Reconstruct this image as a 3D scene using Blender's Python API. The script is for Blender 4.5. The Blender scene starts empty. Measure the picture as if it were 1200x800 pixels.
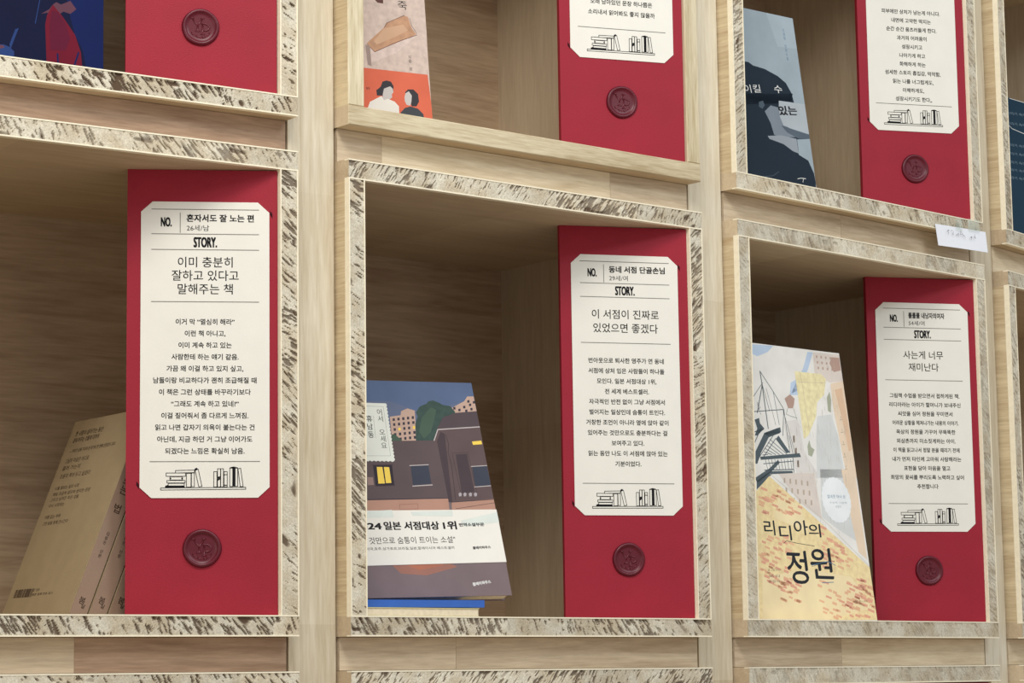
import bpy, math, random
import numpy as np
from mathutils import Vector, Matrix, noise
from mathutils.geometry import tessellate_polygon
C = bpy.context.scene.collection
S = 0.4                      # one cubby is 0.40 m tall; fitted dimensions below are in cubby heights

# ------------------------------------------------------------------ camera
cam = bpy.data.objects.new('camera', bpy.data.cameras.new('camera'))
C.objects.link(cam)
cam.data.sensor_width = 36.0
cam.data.lens = 88.99
cam.data.clip_start = 0.05
cam.matrix_world = Matrix.Translation((0, 0, 1.45)) @ Matrix.Rotation(math.pi/2 + 0.133995, 4, 'X') @ Matrix.Rotation(-0.014002, 4, 'Z')
bpy.context.scene.camera = cam

# ------------------------------------------------------------------ light
w = bpy.data.worlds.new('room_light'); bpy.context.scene.world = w; w.use_nodes = True
w.node_tree.nodes['Background'].inputs[0].default_value = (0.97, 0.98, 1.0, 1)
w.node_tree.nodes['Background'].inputs[1].default_value = 0.56
def area(name, loc, target, size, size_y, power, col):
    l = bpy.data.lights.new(name, 'AREA'); l.shape = 'RECTANGLE'; l.size = size; l.size_y = size_y; l.energy = power; l.color = col
    o = bpy.data.objects.new(name, l); C.objects.link(o); o.location = loc
    o.rotation_euler = (Vector(target) - Vector(loc)).to_track_quat('-Z', 'Y').to_euler()
area('ceiling_panel_light', (-0.05, 0.95, 3.0), (0.1, 2.2, 1.6), 0.8, 0.4, 18.5, (1.0, 0.965, 0.91))
area('ceiling_panel_light', (1.5, 0.9, 3.1), (0.5, 2.5, 1.6), 0.8, 0.4, 14.5, (0.86, 0.95, 1.0))
area('warm_fill_light', (-1.3, 0.2, 1.7), (-0.4, 2.0, 1.55), 0.9, 0.7, 4.5, (1.0, 0.86, 0.68))  # unseen warm fill, added to brighten the left cubby interior
vs = bpy.context.scene.view_settings
vs.view_transform = 'Standard'; vs.look = 'None'; vs.exposure = 0.0; vs.gamma = 1.0; vs.use_curve_mapping = False

# ------------------------------------------------------------------ helpers
def lin(c):
    return tuple(((v/255)/12.92 if v/255 <= 0.04045 else ((v/255+0.055)/1.055)**2.4) for v in c) + (1,)
def kids(o, parent):
    if parent is not None: o.parent = parent
    C.objects.link(o); return o
def tag(o, label=None, cat=None, group=None, kind=None):
    if label: o['label'] = label
    if cat: o['category'] = cat
    if group: o['group'] = group
    if kind: o['kind'] = kind
    return o
def empty(name, M):
    o = bpy.data.objects.new(name, None); o.empty_display_size = 0.05; o.matrix_world = M; C.objects.link(o); return o
class MB:
    def __init__(s): s.v = []; s.f = []; s.m = []
    def face(s, pts, m=0):
        i = len(s.v); s.v += [tuple(p) for p in pts]; s.f.append(tuple(range(i, i+len(pts)))); s.m.append(m)
    def box(s, x0, x1, y0, y1, z0, z1, m=0):
        i = len(s.v)
        s.v += [(x, y, z) for z in (z0, z1) for y in (y0, y1) for x in (x0, x1)]
        for q in ((0,2,3,1), (4,5,7,6), (0,1,5,4), (2,6,7,3), (0,4,6,2), (1,3,7,5)):
            s.f.append(tuple(i+k for k in q)); s.m.append(m)
    def hull(s, a, b, m=0):          # prism between two equal loops a (front) and b (back)
        i = len(s.v); n = len(a); s.v += [tuple(p) for p in a] + [tuple(p) for p in b]
        s.f.append(tuple(i+k for k in range(n))); s.m.append(m)
        s.f.append(tuple(i+n+k for k in reversed(range(n)))); s.m.append(m)
        for k in range(n):
            l = (k+1) % n; s.f.append((i+l, i+k, i+n+k, i+n+l)); s.m.append(m)
    def build(s, name, mats, parent=None, M=None, smooth=False):
        me = bpy.data.meshes.new(name); me.from_pydata(s.v, [], s.f)
        for m in (mats if isinstance(mats, (list, tuple)) else [mats]): me.materials.append(m)
        me.polygons.foreach_set('material_index', s.m)
        if smooth: me.polygons.foreach_set('use_smooth', [True]*len(me.polygons))
        me.update()
        o = bpy.data.objects.new(name, me); kids(o, parent)
        if M is not None:
            if parent is None: o.matrix_world = M
            else: o.matrix_basis = M
        return o

# ------------------------------------------------------------------ materials
def nt(name, rough=0.6):
    m = bpy.data.materials.new(name); m.use_nodes = True; t = m.node_tree
    b = t.nodes['Principled BSDF']; b.inputs['Roughness'].default_value = rough
    b.inputs['Specular IOR Level'].default_value = 0.35
    return m, t, b
def N(t, kind, **kw):
    n = t.nodes.new(kind)
    for k, v in kw.items():
        if k.startswith('i_'): n.inputs[k[2:].replace('_', ' ')].default_value = v
        else: setattr(n, k, v)
    return n
FLAT = {}
def flat(name, rgb, rough=0.55, var=0.06, scale=60, bump=0.0, spec=0.3):
    if name in FLAT: return FLAT[name]
    m, t, b = nt(name, rough); b.inputs['Specular IOR Level'].default_value = spec
    tc = N(t, 'ShaderNodeTexCoord'); no = N(t, 'ShaderNodeTexNoise', i_Scale=scale, i_Detail=3.0)
    t.links.new(tc.outputs['Object'], no.inputs['Vector'])
    r = N(t, 'ShaderNodeValToRGB'); c = lin(rgb)
    r.color_ramp.elements[0].position = 0.3; r.color_ramp.elements[1].position = 0.7
    r.color_ramp.elements[0].color = tuple(v*(1-var) for v in c[:3]) + (1,)
    r.color_ramp.elements[1].color = tuple(min(1, v*(1+var)) for v in c[:3]) + (1,)
    t.links.new(no.outputs['Fac'], r.inputs[0]); t.links.new(r.outputs[0], b.inputs['Base Color'])
    if bump:
        n2 = N(t, 'ShaderNodeTexNoise', i_Scale=900.0, i_Detail=2.0); bp = N(t, 'ShaderNodeBump', i_Strength=bump, i_Distance=0.0004)
        t.links.new(tc.outputs['Object'], n2.inputs['Vector']); t.links.new(n2.outputs['Fac'], bp.inputs['Height']); t.links.new(bp.outputs[0], b.inputs['Normal'])
    FLAT[name] = m; return m
def wood(name, c_lo, c_hi, axis, fine=1.0, rough=0.62, seg=0.0, segamp=0.12, warp=1.0):
    m, t, b = nt(name, rough)
    tc = N(t, 'ShaderNodeTexCoord'); oi = N(t, 'ShaderNodeObjectInfo')
    add = N(t, 'ShaderNodeVectorMath', operation='MULTIPLY_ADD'); add.inputs[1].default_value = (1, 1, 1)
    ofs = N(t, 'ShaderNodeVectorMath', operation='SCALE'); ofs.inputs[0].default_value = (37.0, 11.0, 23.0)
    t.links.new(oi.outputs['Random'], ofs.inputs['Scale']); t.links.new(tc.outputs['Object'], add.inputs[0]); t.links.new(ofs.outputs[0], add.inputs[2])
    mp = N(t, 'ShaderNodeMapping'); sc = [60.0*fine]*3; sc['XYZ'.index(axis)] = 5.0*fine; mp.inputs['Scale'].default_value = sc
    t.links.new(add.outputs[0], mp.inputs['Vector'])
    n1 = N(t, 'ShaderNodeTexNoise', i_Scale=1.0, i_Detail=5.0, i_Roughness=0.65, i_Distortion=0.8*warp)
    t.links.new(mp.outputs[0], n1.inputs['Vector'])
    mp2 = N(t, 'ShaderNodeMapping'); sc = [420.0*fine]*3; sc['XYZ'.index(axis)] = 30.0*fine; mp2.inputs['Scale'].default_value = sc
    t.links.new(add.outputs[0], mp2.inputs['Vector'])
    n2 = N(t, 'ShaderNodeTexNoise', i_Scale=1.0, i_Detail=3.0, i_Roughness=0.6)
    t.links.new(mp2.outputs[0], n2.inputs['Vector'])
    n3 = N(t, 'ShaderNodeTexNoise', i_Scale=7.0, i_Detail=2.0); t.links.new(add.outputs[0], n3.inputs['Vector'])
    a = N(t, 'ShaderNodeMath', operation='MULTIPLY_ADD'); a.inputs[1].default_value = 0.7
    t.links.new(n2.outputs['Fac'], a.inputs[0]); t.links.new(n1.outputs['Fac'], a.inputs[2])
    a2 = N(t, 'ShaderNodeMath', operation='MULTIPLY_ADD'); a2.inputs[1].default_value = 0.45
    t.links.new(n3.outputs['Fac'], a2.inputs[0]); t.links.new(a.outputs[0], a2.inputs[2])
    last = a2
    if seg:
        sx = N(t, 'ShaderNodeSeparateXYZ'); t.links.new(add.outputs[0], sx.inputs[0])
        dv = N(t, 'ShaderNodeMath', operation='DIVIDE'); dv.inputs[1].default_value = seg; t.links.new(sx.outputs[axis], dv.inputs[0])
        fl = N(t, 'ShaderNodeMath', operation='FLOOR'); t.links.new(dv.outputs[0], fl.inputs[0])
        wn = N(t, 'ShaderNodeTexWhiteNoise', noise_dimensions='1D'); t.links.new(fl.outputs[0], wn.inputs['W'])
        a3 = N(t, 'ShaderNodeMath', operation='MULTIPLY_ADD'); a3.inputs[1].default_value = segamp*4
        t.links.new(wn.outputs['Value'], a3.inputs[0]); t.links.new(last.outputs[0], a3.inputs[2]); last = a3
    r = N(t, 'ShaderNodeMapRange'); r.inputs['From Min'].default_value = 0.86; r.inputs['From Max'].default_value = 1.29 + segamp*4*(1 if seg else 0)
    t.links.new(last.outputs[0], r.inputs['Value'])
    mx = N(t, 'ShaderNodeMix', data_type='RGBA'); mx.inputs['A'].default_value = lin(c_lo); mx.inputs['B'].default_value = lin(c_hi)
    t.links.new(r.outputs[0], mx.inputs['Factor']); t.links.new(mx.outputs['Result'], b.inputs['Base Color'])
    bp = N(t, 'ShaderNodeBump', i_Strength=0.35, i_Distance=0.0006); t.links.new(a.outputs[0], bp.inputs['Height']); t.links.new(bp.outputs[0], b.inputs['Normal'])
    return m
def core_mat(name, pale, mid, dark):
    m, t, b = nt(name, 0.85); b.inputs['Specular IOR Level'].default_value = 0.15
    tc = N(t, 'ShaderNodeTexCoord'); at = N(t, 'ShaderNodeAttribute', attribute_name='gouge_shade')
    n1 = N(t, 'ShaderNodeTexNoise', i_Scale=45.0, i_Detail=3.0); t.links.new(tc.outputs['Object'], n1.inputs['Vector'])
    n2 = N(t, 'ShaderNodeTexNoise', i_Scale=700.0, i_Detail=3.0, i_Roughness=0.7); t.links.new(tc.outputs['Object'], n2.inputs['Vector'])
    r1 = N(t, 'ShaderNodeMapRange'); r1.inputs['From Min'].default_value = 0.38; r1.inputs['From Max'].default_value = 0.64
    t.links.new(n1.outputs['Fac'], r1.inputs['Value'])
    m1 = N(t, 'ShaderNodeMix', data_type='RGBA'); m1.inputs['A'].default_value = lin(pale); m1.inputs['B'].default_value = lin(mid)
    t.links.new(r1.outputs[0], m1.inputs['Factor'])
    r2 = N(t, 'ShaderNodeMapRange'); r2.inputs['From Min'].default_value = 0.3; r2.inputs['From Max'].default_value = 0.7; r2.inputs['To Min'].default_value = 0.72; r2.inputs['To Max'].default_value = 1.15
    t.links.new(n2.outputs['Fac'], r2.inputs['Value'])
    m2 = N(t, 'ShaderNodeVectorMath', operation='SCALE'); t.links.new(m1.outputs['Result'], m2.inputs[0]); t.links.new(r2.outputs[0], m2.inputs['Scale'])
    to = N(t, 'ShaderNodeAttribute', attribute_name='block_tone'); ms = N(t, 'ShaderNodeVectorMath', operation='SCALE')
    t.links.new(m2.outputs[0], ms.inputs[0]); t.links.new(to.outputs['Fac'], ms.inputs['Scale']); m2 = ms
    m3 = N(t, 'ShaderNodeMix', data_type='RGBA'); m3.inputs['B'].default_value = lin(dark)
    t.links.new(m2.outputs[0], m3.inputs['A']); t.links.new(at.outputs['Fac'], m3.inputs['Factor']); t.links.new(m3.outputs['Result'], b.inputs['Base Color'])  # gouges go brown: torn dark fibre plus recess shadow put into the colour
    bp = N(t, 'ShaderNodeBump', i_Strength=0.5, i_Distance=0.0005); t.links.new(n2.outputs['Fac'], bp.inputs['Height']); t.links.new(bp.outputs[0], b.inputs['Normal'])
    return m

M_panel_x = wood('rubberwood_panel', (184,162,132), (220,202,172), 'X', seg=0.31)
M_panel_z = wood('rubberwood_panel_upright', (184,164,136), (218,202,174), 'Z', seg=0.33)
M_sidegrain = wood('rubberwood_side_crossgrain', (190,166,130), (224,206,170), 'Y', fine=1.3)
M_back = wood('rubberwood_back', (172,146,118), (206,182,152), 'X', fine=0.8)
M_post = wood('pale_post_wood', (188,170,138), (234,225,203), 'Z', fine=0.9, seg=0.36, segamp=0.1, warp=1.6)
M_rail = [wood('rail_wood_beige', (184,164,136), (220,202,174), 'X', fine=1.1), wood('rail_wood_brown', (150,122,98), (190,160,134), 'X', fine=1.1),
          wood('rail_wood_light', (204,184,150), (234,218,188), 'X', fine=1.1)]
M_smooth_x = wood('planed_edge_wood', (178,158,122), (222,208,176), 'X', fine=1.4)
M_smooth_z = wood('planed_edge_wood_upright', (192,174,136), (232,220,190), 'Z', fine=1.4)
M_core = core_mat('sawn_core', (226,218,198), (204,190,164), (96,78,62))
M_skin = flat('face_veneer_edge', (250,240,214), 0.6, 0.05, 200)
M_red = flat('red_card_stock', (154,26,46), 0.62, 0.05, 25, bump=0.5, spec=0.35)
M_label = flat('cream_label_paper', (236,233,223), 0.8, 0.02, 40, bump=0.2, spec=0.2)
M_ink = flat('black_ink', (30,30,32), 0.8, spec=0.1)
M_rule = flat('grey_ink', (120,116,108), 0.7)
M_slit = flat('cut_slot', (50,6,16), 0.9)
M_wax = flat('sealing_wax', (92,14,32), 0.38, 0.1, 80, spec=0.42)
M_page = flat('page_paper', (226,214,188), 0.8, 0.08, 300)
M_wall = flat('painted_wall', (150,138,124), 0.8, 0.03, 3)
M_floor = flat('floor_vinyl', (190,174,152), 0.5, 0.08, 4)

# ------------------------------------------------------------------ text
TCACHE = {}
def glyph(c):                      # outline letters (GLYPH table: advance, then loops of x, y in 1/400 em) turned into triangles
    if c not in TCACHE:
        g = GLYPH[c]; loops = [[(q[i]/400, q[i+1]/400) for i in range(0, len(q), 2)] for q in g[1:]]
        sa = lambda q: sum(p[0]*r[1]-r[0]*p[1] for p, r in zip(q, q[1:]+q[:1]))
        outs = [q for q in loops if sa(q) > 0]; holes = [q for q in loops if sa(q) < 0]; flat_, f = [], []
        def inside(pt, q):
            r = False
            for s, t in zip(q, q[1:]+q[:1]):
                if (s[1] > pt[1]) != (t[1] > pt[1]) and pt[0] < (t[0]-s[0])*(pt[1]-s[1])/(t[1]-s[1])+s[0]: r = not r
            return r
        for q in outs:
            grp = [q] + [hq for hq in holes if inside(hq[0], q)]; pts = [p for g_ in grp for p in g_]; base = len(flat_); flat_ += pts
            for t in tessellate_polygon([[Vector((x, y, 0)) for x, y in g_] for g_ in grp]):
                a, b, d = (pts[k] for k in t); ar = (b[0]-a[0])*(d[1]-a[1]) - (d[0]-a[0])*(b[1]-a[1])
                if abs(ar) > 1e-9: f.append(tuple(base+k for k in (t if ar > 0 else t[::-1])))
        TCACHE[c] = (g[0]/400, flat_, f)
    return TCACHE[c]
def text_mesh(s):
    v, f, x = [], [], 0.0
    for c in s:
        adv, pv, pf = glyph(c); b = len(v)
        v += [(x+p[0], p[1]) for p in pv]; f += [tuple(b+k for k in q) for q in pf]; x += adv
    return v, f
def put_text(mb, s, cx, cz, height=None, width=None, y=-0.001, bold=0.0, m=0, ang=0.0, align='c', vert=False, depth=0.0):
    """flat lettering in the local XZ plane; height = em size, width = total run"""
    if vert:
        n = len(s); h = height
        for i, ch in enumerate(s):
            if ch != ' ': put_text(mb, ch, cx[0]+(cx[1]-cx[0])*(i+0.5)/n, cz[0]+(cz[1]-cz[0])*(i+0.5)/n, height=h, y=y, bold=bold, m=m)
        return
    v, f = text_mesh(s)
    if not v: return
    x0 = min(p[0] for p in v); x1 = max(p[0] for p in v); yy0, yy1 = -0.10, 0.80
    kx = kz = height
    if width: kx = width/(x1-x0)
    if height is None: kz = kx
    xr = {'c': (x0+x1)/2, 'l': x0, 'r': x1}[align]; c, sn = math.cos(ang), math.sin(ang)
    bz = min(bold, 0.05)/2; bx_ = bold/2
    offs = [(0.0, 0.0)] if not bold else ([(-bx_, -bz), (bx_, bz)] if bold < 0.03 else [(-bx_, -bz), (bx_, -bz), (-bx_, bz), (bx_, bz)] + ([(0, 0)] if bold > 0.07 else []))
    for n_, (of, oz) in enumerate(offs):       # heavier weights: the letter struck two or three times side by side
        base = len(mb.v)
        for p in v:
            X = (p[0]+of-xr)*kx; Z = (p[1]+oz-(yy0+yy1)/2)*kz
            mb.v.append((cx+X*c-Z*sn, y-n_*0.000001, cz+X*sn+Z*c))
        for q in f: mb.f.append(tuple(base+k for k in q)); mb.m.append(m)
def stroke(mb, pts, wd, y, m=0):
    for (x0, z0), (x1, z1) in zip(pts, pts[1:]):
        dx, dz = x1-x0, z1-z0; L = math.hypot(dx, dz) or 1e-9; nx, nz = -dz/L*wd/2, dx/L*wd/2; ex, ez = dx/L*wd*0.25, dz/L*wd*0.25
        mb.face([(x0-nx-ex, y, z0-nz-ez), (x1-nx+ex, y, z1-nz+ez), (x1+nx+ex, y, z1+nz+ez), (x0+nx-ex, y, z0+nz-ez)], m)
def bead(mb, pts, wd, ht, y0, m=0):
    """rounded ridge standing out from the plane y = y0 along a polyline"""
    prof = [(-1, 0), (-0.75, 0.62), (0, 1), (0.75, 0.62), (1, 0)]; n = len(pts); b = len(mb.v)
    for i, (x, z) in enumerate(pts):
        p, q = pts[max(0, i-1)], pts[min(n-1, i+1)]; dx, dz = q[0]-p[0], q[1]-p[1]; L = math.hypot(dx, dz) or 1e-9; nx, nz = dz/L, -dx/L
        k = 1.0 if 0 < i < n-1 else 0.75
        for a, hh in prof: mb.v.append((x+nx*a*wd/2*k, y0-ht*hh*k, z+nz*a*wd/2*k))
    for i in range(n-1):
        for j in range(4): a = b+i*5+j; mb.f.append((a, a+1, a+6, a+5)); mb.m.append(m)
    mb.f.append(tuple(b+j for j in range(5))); mb.f.append(tuple(b+(n-1)*5+j for j in reversed(range(5)))); mb.m += [m, m]
def clip(poly, x0, x1, z0, z1):
    for ax, val, sg in ((0, x0, 1), (0, x1, -1), (1, z0, 1), (1, z1, -1)):
        out = []
        for i in range(len(poly)):
            p, q = poly[i-1], poly[i]; a, b = (p[ax]-val)*sg, (q[ax]-val)*sg
            if a >= 0: out.append(p) if not out or out[-1] != p else None
            if (a >= 0) != (b >= 0):
                t = a/(a-b); out.append((p[0]+(q[0]-p[0])*t, p[1]+(q[1]-p[1])*t))
        poly = out
        if len(poly) < 3: return []
    return poly
def flat_poly(mb, poly, y, m=0):
    if len(poly) < 3: return
    tri = tessellate_polygon([[Vector((p[0], p[1], 0)) for p in poly]])
    b = len(mb.v); mb.v += [(p[0], y, p[1]) for p in poly]
    for t in tri:
        a = [poly[k] for k in t]
        ar = (a[1][0]-a[0][0])*(a[2][1]-a[0][1]) - (a[2][0]-a[0][0])*(a[1][1]-a[0][1])
        if abs(ar) < 1e-12: continue
        t = t if ar > 0 else t[::-1]
        mb.f.append(tuple(b+k for k in t)); mb.m.append(m)

# ------------------------------------------------------------------ fitted layout of the curved bookcase
YAW = {1: 0.615171, 2: 0.707919, 3: 0.794999, 4: 0.937787}
ORG = {1: (-1.290325, 4.551020), 2: (-0.338348, 5.230914), 3: (0.546813, 5.995793), 4: (1.359444, 6.837075)}
W_, T_, D_, B_, GAP = 1.043357, 0.0425, 0.04645, 0.70472, 0.1266
ZB = 1.45 + 0.099278*S               # underside of the middle row
ROW = {1: 1.0736*S, 0: 0.0, -1: -1.0702*S}
Wm, Tm, Dm, Bm = W_*S, T_*S, D_*S, B_*S
def cell(c, r=0):                      # frame of a cubby: X to the right, Y into the depth, Z up, origin at the outer front bottom left corner
    return Matrix.Translation((ORG[c][0]*S, ORG[c][1]*S, ZB + ROW[r])) @ Matrix.Rotation(YAW[c], 4, 'Z')
def local(c, u, y, z):                 # fitted coordinates (z measured from the middle row's underside)
    return Matrix.Translation((ORG[c][0]*S, ORG[c][1]*S, ZB)) @ Matrix.Rotation(YAW[c], 4, 'Z') @ Matrix.Translation((u*S, y*S, z*S))
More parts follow.
